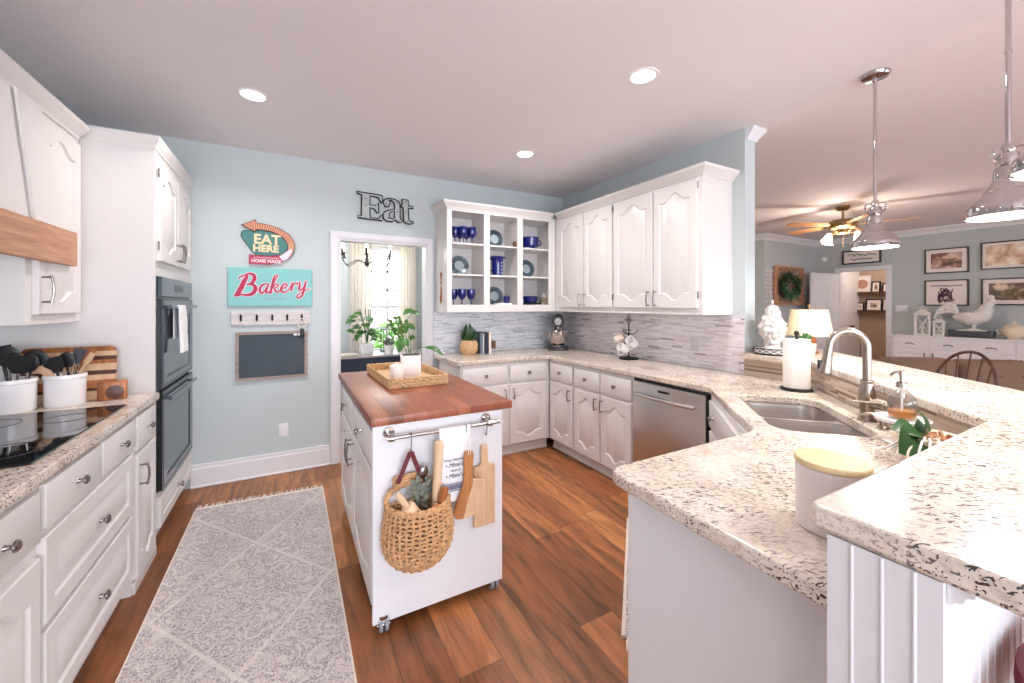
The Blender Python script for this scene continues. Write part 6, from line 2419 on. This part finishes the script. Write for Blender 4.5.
def photo_mat(name, dark, mid, light, seed, scale):
    n = NT(name)
    f = n.noise(n.mapping(n.coord(), loc=(seed, seed * 2, seed)), scale, 3.0, 0.55, 0.6)
    n.col(n.ramp(f, [(0.34, lin(*dark)), (0.5, lin(*mid)), (0.64, lin(*light))]))
    n.put(Roughness=0.3)
    return n.m


def picture(y0, y1, z0, z1, label, img, mount, group='framed pictures on the living room wall'):
    w, h = abs(y1 - y0), z1 - z0
    p = thing('framed_picture', label, 'picture', (9.1985, (y0 + y1) / 2, (z0 + z1) / 2), R(-90), group)
    f = 0.018
    m = MB().holed([(-w / 2, -h / 2), (w / 2, -h / 2), (w / 2, h / 2), (-w / 2, h / 2)], [[(-w / 2 + f, -h / 2 + f), (w / 2 - f, -h / 2 + f), (w / 2 - f, h / 2 - f), (-w / 2 + f, h / 2 - f)]], -0.025, 0.0, Fx)
    build('frame', m, 'darkframe', p, smooth=False)
    build('mount', MB().box(-w / 2 + f, w / 2 - f, -0.012, -0.003, -h / 2 + f, h / 2 - f), 'mat_board', p, smooth=False)
    if img:
        build('photograph', MB().box(-w / 2 + mount, w / 2 - mount, -0.014, -0.012, -h / 2 + mount, h / 2 - mount), img, p, smooth=False)
    return p


picture(2.025, 2.522, 1.915, 2.312, 'framed warm brown photograph, upper left of the four on the living room wall', photo_mat('warm photograph', (60, 40, 36), (150, 100, 80), (216, 186, 170), 1.0, 7), 0.075)
p = picture(2.025, 2.522, 1.39, 1.805, 'framed plum sketch with a scrawled headline, left of the rooster on the living room wall', None, 0.05)
m = MB()
squiggle(m, -0.17, 0.17, 0.115, 0.012, 40, -0.013, 0.006, 1)
squiggle(m, -0.10, 0.10, -0.135, 0.03, 16, -0.013, 0.008, 2)
for k in range(9):
    rnd = random.Random(40 + k)
    pts = [(rnd.uniform(-0.09, 0.08), -0.013, rnd.uniform(-0.13, 0.09)) for _ in range(5)]
    m.tube(smooth_path(pts, 5), 0.0075, 5)
build('drawing', m, plain('plum ink', (92, 66, 74), 0.8, var=0.1), p)
picture(1.30, 1.905, 1.935, 2.345, 'framed pale sunlit photograph, upper right of the four on the living room wall', photo_mat('sunlit photograph', (150, 96, 66), (222, 190, 164), (248, 236, 220), 2.3, 4), 0.05)
picture(1.30, 1.90, 1.40, 1.80, 'framed dark olive photograph, lower right of the four above the rooster', photo_mat('olive photograph', (58, 40, 34), (112, 92, 64), (220, 196, 170), 3.1, 7), 0.075)
# sign over the doorway
p = thing('wall_sign', 'long white sign with dark frame and script above the doorway', 'sign', (9.1985, 3.365, 2.29), R(-90))
m = MB().holed([(-0.285, -0.128), (0.285, -0.128), (0.285, 0.128), (-0.285, 0.128)], [[(-0.262, -0.105), (0.262, -0.105), (0.262, 0.105), (-0.262, 0.105)]], -0.03, 0.0, Fx)
build('frame', m, 'darkframe', p, smooth=False)
build('board', MB().box(-0.263, 0.263, -0.016, -0.003, -0.106, 0.106), 'mat_board', p, smooth=False)
m = MB()
squiggle(m, -0.20, 0.22, 0.035, 0.026, 26, -0.018, 0.007, 5)
squiggle(m, -0.16, 0.16, -0.045, 0.026, 20, -0.018, 0.007, 6)
build('script', m, 'ink', p)
# round sensor
solo('smoke_sensor', MB().lathe([(0.05, 0), (0.05, 0.015), (0.04, 0.03), (0, 0.03)], 24, Matrix.Rotation(R(90), 4, 'X')), 'porcelain', 'small white sensor high on the wall left of the doorway sign', 'sensor', (9.1985, 3.95, 2.30), R(-90))

# ---- tobacco basket with wreath, and the pale slats behind it
p = thing('slat_panel', 'wide whitewashed slat panel behind the dark wreath basket', 'wall decor', (8.15, 4.0985, 1.75))
m = MB()
for k in range(8):
    z = -0.27 + 0.077 * k
    m.box(-0.72, 0.72, -0.012, -0.0, z - 0.013, z + 0.013, 0.002)
for x in (-0.6, 0.6):
    m.box(x - 0.02, x + 0.02, -0.018, -0.0125, -0.30, 0.30, 0.002)
build('slats', m, 'whitewash', p)
p = thing('tobacco_basket', 'square dark woven basket with a green wreath on the living room wall', 'wall decor', (8.12, 4.0985 - 0.02, 1.755))
m = MB()
for k in range(7):
    u = -0.36 + 0.12 * k
    yy = -0.012 if k % 2 else -0.02
    m.box(-0.44, 0.44, yy - 0.006, yy, u * 0.8 - 0.016, u * 0.8 + 0.016, 0.002)
for k in range(7):
    u = -0.36 + 0.12 * k
    m.box(u - 0.016, u + 0.02, -0.032, -0.026, -0.33, 0.33, 0.002)
build('lattice', m, 'oak', p)
m = MB().holed([(-0.47, -0.36), (0.47, -0.36), (0.47, 0.36), (-0.47, 0.36)], [[(-0.43, -0.32), (0.43, -0.32), (0.43, 0.32), (-0.43, 0.32)]], -0.055, 0.0, Fx)
build('rim', m, 'oak', p)
p = thing('wreath', 'round dark green wreath hanging on the square basket', 'wreath', (7.96, 4.0985 - 0.125, 1.75))
m = MB()
rnd = random.Random(31)
for i in range(420):
    a = rnd.uniform(0, 2 * PI)
    rr = rnd.gauss(0.185, 0.035)
    b_ = Vector((1.4 * rr * math.cos(a), rnd.uniform(-0.05, 0.02), rr * math.sin(a)))
    d_ = Vector((rnd.uniform(-1, 1) - math.sin(a), rnd.uniform(-0.8, 0.1), rnd.uniform(-1, 1) + math.cos(a))).normalized()
    m.leaf(b_, b_ + d_ * 0.075, 0.035, (0.2, -1, 0.2), 0.1, 3)
build('foliage', m, 'leafdark', p, smooth=False)
m = MB().tube([(0.25 * math.cos(a), 0.02, 0.18 * math.sin(a)) for a in [2 * PI * k / 30 for k in range(30)]], 0.02, 7, True)
build('ring', m, 'chairwood', p)

# ---- picture ledges in the hall
def ledge(z, label):
    p = thing('picture_ledge', label, 'shelf', (10.999, 3.72, z), R(-90))
    m = MB()
    m.box(-0.42, 0.42, -0.10, 0, -0.02, 0.0, 0.002)
    m.box(-0.42, 0.42, -0.112, -0.10, -0.03, 0.022, 0.002)
    build('ledge', m, 'chairwood', p)
ledge(1.665, 'upper dark picture ledge in the hall beyond the doorway')
ledge(1.27, 'lower dark picture ledge in the hall beyond the doorway')
def stand_frame(y, z, w, h, label, img, frame='blackmetal', mount=0.03):
    p = thing('standing_frame', label, 'picture', (10.93, y, z + 0.0005), rot=(R(-6), 0, R(-90)), group='frames on the hall ledges')
    f = 0.025
    m = MB().holed([(-w / 2, 0), (w / 2, 0), (w / 2, h), (-w / 2, h)], [[(-w / 2 + f, f), (w / 2 - f, f), (w / 2 - f, h - f), (-w / 2 + f, h - f)]], -0.01, 0.008, Fx)
    build('frame', m, frame, p, smooth=False)
    build('mount', MB().box(-w / 2 + f, w / 2 - f, -0.006, -0.001, f, h - f), 'mat_board', p, smooth=False)
    build('photograph', MB().box(-w / 2 + f + mount, w / 2 - f - mount, -0.008, -0.0062, f + mount, h - f - mount), img, p, smooth=False)
    return p
im = photo_mat('hall photograph', (70, 50, 46), (150, 120, 104), (226, 206, 190), 6.0, 14)
p = stand_frame(3.99, 1.665, 0.30, 0.38, 'pale square print with a round pink motif on the upper hall ledge', 'mat_board', 'whitewash', 0.0)
build('motif', MB().lathe([(0.10, 0), (0.10, 0.003), (0.06, 0.004), (0, 0.004)], 28, Matrix.Translation((0.0, -0.008, 0.19)) @ Matrix.Rotation(R(90), 4, 'X')), plain('dusty pink motif', (190, 140, 120), 0.7, var=0.2), p)
stand_frame(3.755, 1.665, 0.16, 0.24, 'black framed photograph in the middle of the upper hall ledge', im)
stand_frame(3.575, 1.665, 0.15, 0.20, 'black framed photograph at the right of the upper hall ledge', im)
stand_frame(4.02, 1.27, 0.13, 0.19, 'small black frame at the left of the lower hall ledge', im)
stand_frame(3.79, 1.27, 0.28, 0.26, 'wide black frame in the middle of the lower hall ledge', im, 'blackmetal', 0.06)
stand_frame(3.565, 1.27, 0.12, 0.24, 'narrow pale frame at the right of the lower hall ledge', im, 'whitewash')
hl = bpy.data.lights.new('hall_lamp', 'POINT')  # unseen point light added for the hall, no fixture
hl.energy = 22
hl.color = (1.0, 0.89, 0.79)
hl.shadow_soft_size = 0.15
ho = bpy.data.objects.new('hall_lamp', hl)
ho.location = (10.2, 3.1, 2.3)
COL.objects.link(ho)

# ---- sideboard
SBX = 8.75
p = thing('sideboard', 'long white sideboard of drawers and doors along the living room wall', 'sideboard', (SBX, 2.80, 0), R(-90))
Ls = 2.2
m = MB()
m.box(0, Ls, 0.0, 0.42, 0.06, 0.885, 0.002)
m.box(0.03, Ls - 0.03, 0.03, 0.42, 0, 0.06)
build('carcass', m, 'sideboard', p)
build('top', MB().box(-0.02, Ls + 0.02, -0.02, 0.44, 0.8855, 0.918, 0.004), 'sideboard', p)
for i in range(5):
    x0 = 0.03 + 0.43 * i
    m = MB().box(x0, x0 + 0.405, -0.015, 0, 0.71, 0.86, 0.003)
    d_ = build('drawer', m, 'sideboard', p)
    m = MB()
    cxx = x0 + 0.20
    m.tube(smooth_path([(cxx - 0.05, -0.018, 0.775), (cxx - 0.03, -0.035, 0.79), (cxx, -0.04, 0.795), (cxx + 0.03, -0.035, 0.79), (cxx + 0.05, -0.018, 0.775)], 4), 0.007, 7)
    build('handle', m, 'pewter', d_)
    m = MB().panel_door(x0, x0 + 0.405, 0.09, 0.69, -0.015, 0.015, 0.06, 0, True)
    d_ = build('door', m, 'sideboard', p)
    kx_ = x0 + 0.37 if i % 2 == 0 else x0 + 0.035
    m = MB().box(kx_ - 0.008, kx_ + 0.008, -0.03, -0.015, 0.55, 0.65, 0.003)
    build('handle', m, 'pewter', d_)


def lantern(y, w, h, label):
    p = thing('lantern', label, 'lantern', (8.92, y, 0.9185), R(-90 + 10))
    m = MB()
    m.box(-w / 2, w / 2, -w / 2, w / 2, 0, 0.03, 0.004)
    for sx in (-1, 1):
        for sy in (-1, 1):
            cxx, cyy = sx * (w / 2 - 0.014), sy * (w / 2 - 0.014)
            m.box(cxx - 0.011, cxx + 0.011, cyy - 0.011, cyy + 0.011, 0.03, h * 0.72)
    m.box(-w / 2, w / 2, -w / 2, w / 2, h * 0.72, h * 0.76, 0.003)
    build('frame', m, 'distress', p)
    m = MB()
    for sy in (-1, 1):
        yy = sy * (w / 2 - 0.01)
        for q in (((-1, 0.03), (1, h * 0.72)), ((1, 0.03), (-1, h * 0.72))):
            m.tube([(q[0][0] * (w / 2 - 0.02), yy, q[0][1]), (q[1][0] * (w / 2 - 0.02), yy, q[1][1])], 0.006, 6)
        for sx in (-1, 1):
            m.tube([(sx * w * 0.2 + w * 0.14 * math.cos(a), yy, h * 0.37 + h * 0.12 * math.sin(a)) for a in [2 * PI * k / 16 for k in range(16)]], 0.005, 5, True)
    build('fretwork', m, 'distress', p)
    m = MB()
    k = w / 2 + 0.02
    t_ = bmesh.new()
    v = [t_.verts.new(c) for c in ((-k, -k, h * 0.76), (k, -k, h * 0.76), (k, k, h * 0.76), (-k, k, h * 0.76), (-0.03, -0.03, h * 0.92), (0.03, -0.03, h * 0.92), (0.03, 0.03, h * 0.92), (-0.03, 0.03, h * 0.92))]
    for f in ((0, 1, 2, 3), (4, 5, 6, 7), (0, 1, 5, 4), (1, 2, 6, 5), (2, 3, 7, 6), (3, 0, 4, 7)):
        t_.faces.new([v[q] for q in f])
    m._add(t_)
    m.lathe([(0.03, h * 0.92), (0.036, h * 0.94), (0.02, h * 0.96), (0, h * 0.965)], 16)
    build('roof', m, 'distress', p)
    m = MB().tube([(0.035 * math.cos(a), 0, h * 0.97 + 0.035 * math.sin(a)) for a in [2 * PI * q / 20 for q in range(20)]], 0.005, 6, True)
    build('ring', m, 'distress', p)
    m = MB()
    m.box(-w / 2 + 0.02, w / 2 - 0.02, -w / 2 + 0.016, -w / 2 + 0.019, 0.031, h * 0.715)
    build('pane', m, 'glass', p, smooth=False)
    build('candle', MB().lathe([(0.035, 0.0305), (0.035, h * 0.36), (0.006, h * 0.37), (0, h * 0.37)], 18), 'cream', p)
    return p


lantern(2.47, 0.19, 0.44, 'larger white fretwork lantern at the left end of the sideboard')
lantern(2.285, 0.13, 0.28, 'smaller white fretwork lantern beside the large one on the sideboard')
p = thing('riser_tray', 'dark zinc riser under the white rooster on the sideboard', 'tray', (8.93, 1.945, 0.9185), R(-90))
build('tray', MB().prism(rrect(0.44, 0.17, 0.03, 4), 0, 0.085, 0.004, 2, top=rrect(0.47, 0.19, 0.03, 4)), 'zinc', p)
build('lip', MB().holed(rrect(0.48, 0.20, 0.03, 4), [rrect(0.45, 0.17, 0.025, 4)], 0.0855, 0.10), 'zinc', p)


def rooster(loc, rz, s_, label):
    p = thing('rooster_figurine', label, 'figurine', loc, rz)
    def tr(m):
        m.bm.transform(Matrix.Diagonal((s_, s_, s_, 1)))
        return m
    m = MB()
    m.prism(rrect(0.30, 0.14, 0.06, 5), 0, 0.03, 0.006, 2)
    build('stand', tr(m), 'distress', p)
    # body and neck as one swept form, tail high on -x, head on +x
    spine = [(-0.16, 0, 0.25), (-0.12, 0, 0.22), (-0.05, 0, 0.20), (0.03, 0, 0.20), (0.10, 0, 0.235), (0.135, 0, 0.30), (0.15, 0, 0.37), (0.165, 0, 0.42), (0.185, 0, 0.445)]
    rad = [0.040, 0.070, 0.094, 0.104, 0.098, 0.078, 0.056, 0.044, 0.032]
    P = smooth_path(spine, 4)
    rr = [rad[min(i // 4, 8)] + (rad[min(i // 4 + 1, 8)] - rad[min(i // 4, 8)]) * (i % 4) / 4 for i in range(len(P))]
    m = MB().tube(P, [r * (1 + 0.05 * math.sin(i * 2.2)) for i, r in enumerate(rr)], 18)
    for v in m.bm.verts:
        k_ = 0.012 * noise.noise(v.co * 26) + 0.008 * noise.noise(v.co * 60)
        v.co += Vector((v.co.x * 0.2, v.co.y, (v.co.z - 0.25) * 0.4)).normalized() * k_
    m.sphere((0.19, 0, 0.452), 0.038, 1.1, 0.85, 1, 14, 10)
    m.lathe([(0.014, 0), (0.008, 0.025), (0, 0.042)], 10, Matrix.Translation((0.215, 0, 0.452)) @ Matrix.Rotation(R(100), 4, 'Y'))
    build('body', tr(m), 'distress', p, ang=60)
    m = MB()
    for sy in (-1, 1):
        m.tube([(0.02, sy * 0.035, 0.13), (0.03, sy * 0.035, 0.085), (0.02, sy * 0.035, 0.03)], [0.03, 0.014, 0.012], 10)
        for a in (-0.5, 0, 0.5, PI):
            m.tube([(0.02, sy * 0.035, 0.038), (0.02 + 0.05 * math.cos(a), sy * 0.035 + 0.05 * math.sin(a), 0.034)], [0.010, 0.005], 7)
    build('legs', tr(m), 'distress', p)
    m = MB()
    for k in range(10):
        a = -0.15 + 0.14 * k
        y = 0.014 * ((k % 3) - 1)
        R0 = 0.20 - 0.006 * k
        pts = [(-0.13, y * 0.5, 0.25), (-0.16 - R0 * 0.25 * math.cos(a), y, 0.25 + R0 * 0.75 * math.sin(a) + 0.06), (-0.19 - R0 * 0.75 * math.cos(a), y * 1.4, 0.27 + R0 * 0.8 * math.sin(a) + 0.02), (-0.20 - R0 * 0.95 * math.cos(a), y * 1.6, 0.20 + R0 * 0.5 * math.sin(a))]
        m.tube(smooth_path(pts, 5), [0.014 + 0.017 * math.sin(PI * q / 15) for q in range(16)], 8, flat=0.7)
    build('tail', tr(m), 'distress', p)
    m = MB()
    for k in range(6):
        a = -0.9 + 0.34 * k
        m.sphere((0.182 + 0.035 * math.sin(a), 0, 0.47 + 0.032 * math.cos(a)), 0.021, 0.8, 0.4, 1.7, 10, 8)
    m.sphere((0.208, 0, 0.415), 0.022, 0.7, 0.5, 1.8, 10, 8)
    build('comb', tr(m), 'distress', p)
    m = MB()
    for sy in (-1, 1):
        m = MB()
        for k in range(5):
            m.leaf((0.07, sy * 0.080, 0.255 - 0.022 * k), (-0.10 + 0.012 * k, sy * 0.088, 0.225 - 0.02 * k), 0.045, (0, sy, 0.3), 0.1, 6, 0.006)
        build('wing', tr(m), 'distress', p)
    return p


rooster((8.93, 1.945, 0.9185 + 0.0855), R(-90), 1.02, 'large white plaster rooster facing right on the dark riser')
p = thing('tureen', 'cream lidded tureen at the right end of the visible sideboard', 'tureen', (8.93, 1.535, 0.9185), R(-90))
m = MB().lathe([(0.07, 0), (0.075, 0.01), (0.06, 0.02), (0.11, 0.06), (0.125, 0.11), (0.115, 0.15), (0.10, 0.165), (0, 0.165)], 32)
build('body', m, plain('cream glaze', (230, 214, 188), 0.3, var=0.06), p)
build('lid', MB().lathe([(0.105, 0.1655), (0.11, 0.175), (0.07, 0.21), (0.02, 0.222), (0.024, 0.235), (0.02, 0.25), (0, 0.255)], 28), plain('cream glaze lid', (230, 214, 188), 0.3, var=0.06), p)
m = MB()
for sx in (-1, 1):
    m.tube(smooth_path([(sx * 0.115, 0, 0.13), (sx * 0.16, 0, 0.135), (sx * 0.155, 0, 0.085), (sx * 0.118, 0, 0.075)], 5), 0.009, 8)
build('handle', m, 'distress', p)

# ---- brown sofa seen over the bar
sx0, sy0 = 5.62, 1.52
p = thing('sofa', 'brown tufted sofa seen over the bar in the living room', 'sofa', (sx0, sy0, 0), R(-37))
# local x along the back; -y faces the camera
m = MB()
m.box(-1.15, 1.15, 0.0, 0.92, 0.08, 0.40, 0.03, 3)
build('base', m, 'sofa', p)
m = MB()
for k in range(3):
    x = -0.98 + 0.66 * k
    m.box(x, x + 0.64, 0.02, 0.26, 0.36, 0.845 + (0.012 if k == 1 else 0), 0.07, 4)
build('backrest', m, 'sofa', p)
for sx in (-1, 1):
    m = MB().box(min(sx * 0.98, sx * 1.2), max(sx * 0.98, sx * 1.2), 0.0, 0.92, 0.08, 0.64, 0.06, 4)
    build('armrest', m, 'sofa', p)
m = MB()
for k in range(3):
    x = -0.98 + 0.66 * k
    m.box(x + 0.005, x + 0.645, 0.27, 0.93, 0.40, 0.52, 0.04, 3)
build('seat_cushion', m, 'sofa', p)
m = MB()
for k in range(3):
    for j in range(3):
        m.sphere((-0.98 + 0.66 * k + 0.14 + 0.18 * j, 0.022, 0.70), 0.012, 1, 0.5, 1, 10, 6)
build('tufting_button', m, 'chairwood', p)
for x in (-1.05, 1.05):
    for y in (0.08, 0.84):
        build('leg', MB().cyl((x, y, 0), (x, y, 0.085), 0.022, 0.03), 'chairwood', p)

# ---- Windsor chair between the bar and the sofa
p = thing('windsor_chair', 'dark wooden Windsor chair with a hooped spindle back beyond the bar', 'chair', (4.78, 1.22, 0), R(-118))
# local +y is the back
m = MB().prism([(0.23 * math.cos(a) * (1.05 if math.sin(a) < 0 else 0.95), 0.215 * math.sin(a)) for a in [2 * PI * k / 28 for k in range(28)]], 0.43, 0.465, 0.01, 2)
build('seat', m, 'chairwood', p)
def hoop(u):
    a = PI * u
    return Vector((-0.245 * math.cos(a) * (1 if True else 0), 0.17 + 0.10 * math.sin(a), 0.46 + 0.55 * math.sin(a) ** 0.62))
m = MB().tube([hoop(k / 36) for k in range(37)], 0.0125, 9)
build('back_hoop', m, 'chairwood', p)
for k in range(7):
    u = 0.14 + 0.72 * k / 6
    h_ = hoop(u)
    b_ = Vector((h_.x * 0.72, 0.165, 0.46))
    build('spindle', MB().tube([b_, b_.lerp(h_, 0.35), h_], [0.006, 0.0085, 0.005], 8), 'chairwood', p)
for sx in (-1, 1):
    for sy in (-1, 1):
        build('leg', MB().tube([(sx * 0.15, sy * 0.14, 0.432), (sx * 0.18, sy * 0.165, 0.22), (sx * 0.205, sy * 0.19, 0.0)], [0.014, 0.019, 0.011], 10), 'chairwood', p)
m = MB()
for sx in (-1, 1):
    m.cyl((sx * 0.178, -0.163, 0.22), (sx * 0.178, 0.163, 0.22), 0.009)
m.cyl((-0.178, 0, 0.22), (0.178, 0, 0.22), 0.009)
build('stretcher', m, 'chairwood', p)

# ---- burgundy stool, its cushion just inside the corner of the photograph
p = thing('bar_stool', 'burgundy leather bar stool at the lower right corner, in front of the bar', 'stool', (1.055, -0.005, 0))
build('seat', MB().lathe([(0.12, 0.78), (0.165, 0.785), (0.185, 0.81), (0.183, 0.84), (0.15, 0.86), (0, 0.866)], 40), 'burgundy', p)
build('seat_frame', MB().lathe([(0.14, 0.755), (0.15, 0.76), (0.15, 0.7795), (0, 0.7795)], 32), 'chairwood', p)
for k in range(4):
    a = PI / 4 + k * PI / 2
    build('leg', MB().tube([(0.10 * math.cos(a), 0.10 * math.sin(a), 0.76), (0.16 * math.cos(a), 0.16 * math.sin(a), 0.0)], [0.018, 0.014], 10), 'chairwood', p)
m = MB().tube([(0.142 * math.cos(2 * PI * k / 32), 0.142 * math.sin(2 * PI * k / 32), 0.25) for k in range(32)], 0.009, 8, True)
build('foot_ring', m, 'chairwood', p)

# ================================================================ dining room through the opening
p = thing('console_table', 'navy console table with a grey top under the dining window', 'table', (0.95, 5.28, 0))
m = MB()
m.box(-0.70, 0.70, 0.0, 0.50, 0.10, 0.742, 0.003)
build('body', m, 'navy', p)
build('table_top', MB().box(-0.72, 0.72, -0.02, 0.52, 0.7425, 0.77, 0.004), 'greytop', p)
for sx in (-0.6, 0.6):
    for y in (0.08, 0.42):
        build('leg', MB().cyl((sx, y, 0), (sx, y, 0.10), 0.02, 0.03), 'navy', p)
TT = 0.7705
p = thing('potted_plant', 'tall leafy green plant in a white box pot on the dining console', 'potted plant', (0.88, 5.53, TT))
build('pot', MB().prism(rrect(0.14, 0.14, 0.01, 3), 0, 0.13, 0.003, 1, top=rrect(0.16, 0.16, 0.01, 3)), 'porcelain', p)
m = MB()
rnd = random.Random(17)
for i in range(34):
    a = rnd.uniform(0, 2 * PI)
    z = rnd.uniform(0.16, 0.50)
    rr = rnd.uniform(0.02, 0.13)
    b_ = Vector((rr * math.cos(a) - 0.04, rr * math.sin(a), z))
    q = b_ + Vector((0.10 * math.cos(a), 0.10 * math.sin(a), rnd.uniform(-0.08, 0.04)))
    m.leaf(b_, q, 0.085, (math.cos(a) * 0.6, math.sin(a) * 0.6 - 0.4, 0.8), 0.14, 6)
build('foliage', m, 'leaf', p)
m = MB()
for k in range(5):
    a = 1.3 * k
    m.tube(smooth_path([(0.0, 0, 0.10), (0.03 * math.cos(a), 0.03 * math.sin(a), 0.32), (0.08 * math.cos(a) - 0.03, 0.08 * math.sin(a), 0.58)], 5), 0.005, 6)
build('stem', m, 'leafdark', p)
p = thing('wire_lantern', 'grey wire lantern on the dining console', 'lantern', (1.16, 5.66, TT))
m = MB()
for z in (0.0, 0.30):
    m.tube([(0.085 * math.cos(a), 0.085 * math.sin(a), z + 0.006) for a in [2 * PI * k / 28 for k in range(28)]], 0.006, 6, True)
for k in range(14):
    a = 2 * PI * k / 14
    m.cyl((0.085 * math.cos(a), 0.085 * math.sin(a), 0.006), (0.085 * math.cos(a), 0.085 * math.sin(a), 0.30), 0.0035, seg=6)
m.lathe([(0.09, 0.30), (0.09, 0.312), (0, 0.312)], 28)
m.lathe([(0.085, 0), (0.085, 0.008), (0, 0.008)], 28)
build('cage', m, 'zinc', p)
build('candle', MB().lathe([(0.04, 0.0085), (0.04, 0.16), (0, 0.165)], 18), 'cream', p)
p = thing('herb_pot', 'small white pot of green herb in front of the wire lantern', 'potted plant', (1.13, 5.36, TT))
build('pot', MB().lathe([(0.05, 0), (0.065, 0.11), (0.061, 0.11), (0.046, 0.008), (0, 0.008)], 24), 'porcelain', p)
m = MB()
for i in range(60):
    a = rnd.uniform(0, 2 * PI)
    rr = rnd.uniform(0.0, 0.05)
    b_ = Vector((rr * math.cos(a), rr * math.sin(a), 0.10 + rnd.uniform(0, 0.09)))
    m.leaf(b_, b_ + Vector((0.035 * math.cos(a), 0.035 * math.sin(a), 0.03)), 0.018, (0, -0.5, 1), 0.1, 3)
build('foliage', m, 'sage', p)
p = thing('leafy_branch_vase', 'clear vase of airy pale green sprigs at the right of the dining console', 'vase', (1.30, 5.50, TT))
build('vase', MB().lathe([(0.04, 0), (0.045, 0.004), (0.05, 0.10), (0.03, 0.15), (0.036, 0.17), (0.033, 0.17), (0.027, 0.15), (0.046, 0.10), (0.04, 0.008), (0, 0.008)], 24), 'clearglass', p)
m = MB()
m2 = MB()
for k in range(7):
    a = 0.9 * k
    tip = Vector((0.16 * math.cos(a), 0.10 * math.sin(a), 0.36 + 0.05 * (k % 3)))
    pts = smooth_path([(0, 0, 0.02), (0.015 * math.cos(a), 0.015 * math.sin(a), 0.16), tip * 0.6 + Vector((0, 0, 0.10)), tip], 5)
    m2.tube(pts, 0.002, 5)
    for q in pts[6:]:
        for _ in range(2):
            d_ = Vector((rnd.uniform(-1, 1), rnd.uniform(-1, 0.3), rnd.uniform(-0.4, 0.8))).normalized()
            m.leaf(q, q + d_ * 0.05, 0.03, (0, -1, 0.4), 0.1, 4)
build('foliage', m, 'leafpale', p)
build('stem', m2, 'leafpale', p)
solo('folded_linen', MB().box(-0.11, 0.11, -0.08, 0.08, 0, 0.028, 0.01, 3), 'fringe', 'folded pale linen at the left end of the dining console', 'linen', (0.62, 5.36, TT), R(12))

# curtains on a rod
p = thing('curtain_rod', 'dark metal rod above the dining window', 'curtain rod', (1.22, 5.905, 2.285))
m = MB().cyl((-0.62, 0, 0), (0.60, 0, 0), 0.011, seg=12)
build('rod', m, 'iron', p)
m = MB()
for x in (-0.635, 0.615):
    m.sphere((x, 0, 0), 0.024, seg=14, rings=10)
for x in (-0.57, 0.55):
    m.cyl((x, 0, -0.0), (x, 0.094, 0.0), 0.007, seg=8)
build('finial', m, 'iron', p)
def curtain(x0, x1, label):
    p = thing('curtain', label, 'curtain', ((x0 + x1) / 2, 5.905, 0), 0, 'linen curtains of the dining window')
    w = x1 - x0
    g = []
    for i in range(15):
        z = 2.31 - 2.27 * i / 14
        g.append([(-w / 2 + w * j / 60, 0.026 * math.sin(j / 60 * 2 * PI * 5.5) * (0.75 + 0.25 * i / 14), z) for j in range(61)])
    m = MB().sheet(g, 0.003)
    build('cloth', m, 'curtain', p)
    m = MB()
    for k in range(6):
        x = -w / 2 + w * (k + 0.5) / 6
        m.tube([(x + 0.002, 0.022 * math.cos(a), 2.285 + 0.022 * math.sin(a)) for a in [2 * PI * q / 16 for q in range(16)]], 0.004, 5, True)
    build('grommet', m, 'iron', p)
    return p
curtain(0.72, 1.00, 'white linen curtain on the left of the dining window')
curtain(1.40, 1.64, 'white linen curtain on the right of the dining window')

# chandelier
p = thing('chandelier', 'dark iron chandelier with lit candle bulbs in the dining room', 'chandelier', (0.80, 5.02, 1.90))
m = MB()
m.lathe([(0, -0.04), (0.022, -0.03), (0.03, 0.0), (0.018, 0.03), (0.012, 0.06), (0.012, 0.16), (0, 0.16)], 20)
m.cyl((0, 0, 0.15), (0, 0, ZC - 1.90 - 0.0), 0.006, seg=8)
m.lathe([(0.05, ZC - 1.90 - 0.03), (0.055, ZC - 1.90 - 0.0005), (0, ZC - 1.90 - 0.0005)], 20)
build('stem', m, 'iron', p)
for k in range(6):
    a = 2 * PI * k / 6 + 0.35
    c, s_ = math.cos(a), math.sin(a)
    ar = build('arm', MB().tube(smooth_path([(0.02 * c, 0.02 * s_, 0.0), (0.12 * c, 0.12 * s_, 0.03), (0.24 * c, 0.24 * s_, -0.03), (0.30 * c, 0.30 * s_, 0.03), (0.30 * c, 0.30 * s_, 0.07)], 5), 0.0045, 7), 'iron', p)
    build('candle_sleeve', MB().lathe([(0.026, 0.07), (0.028, 0.078), (0.011, 0.08), (0.011, 0.15), (0, 0.15)], 14, Matrix.Translation((0.30 * c, 0.30 * s_, 0))), 'iron', ar)
    build('bulb', MB().lathe([(0.006, 0.1505), (0.016, 0.175), (0.012, 0.20), (0, 0.225)], 14, Matrix.Translation((0.30 * c, 0.30 * s_, 0))), 'lamp_bulb', ar)

d = bpy.data.lights.new('chandelier_bulbs', 'POINT')
d.energy = 22
d.shadow_soft_size = 0.25
d.color = (1.0, 0.94, 0.88)
o = bpy.data.objects.new('light', d)
COL.objects.link(o)
o.parent = p
o.location = (0, 0, 0.30)
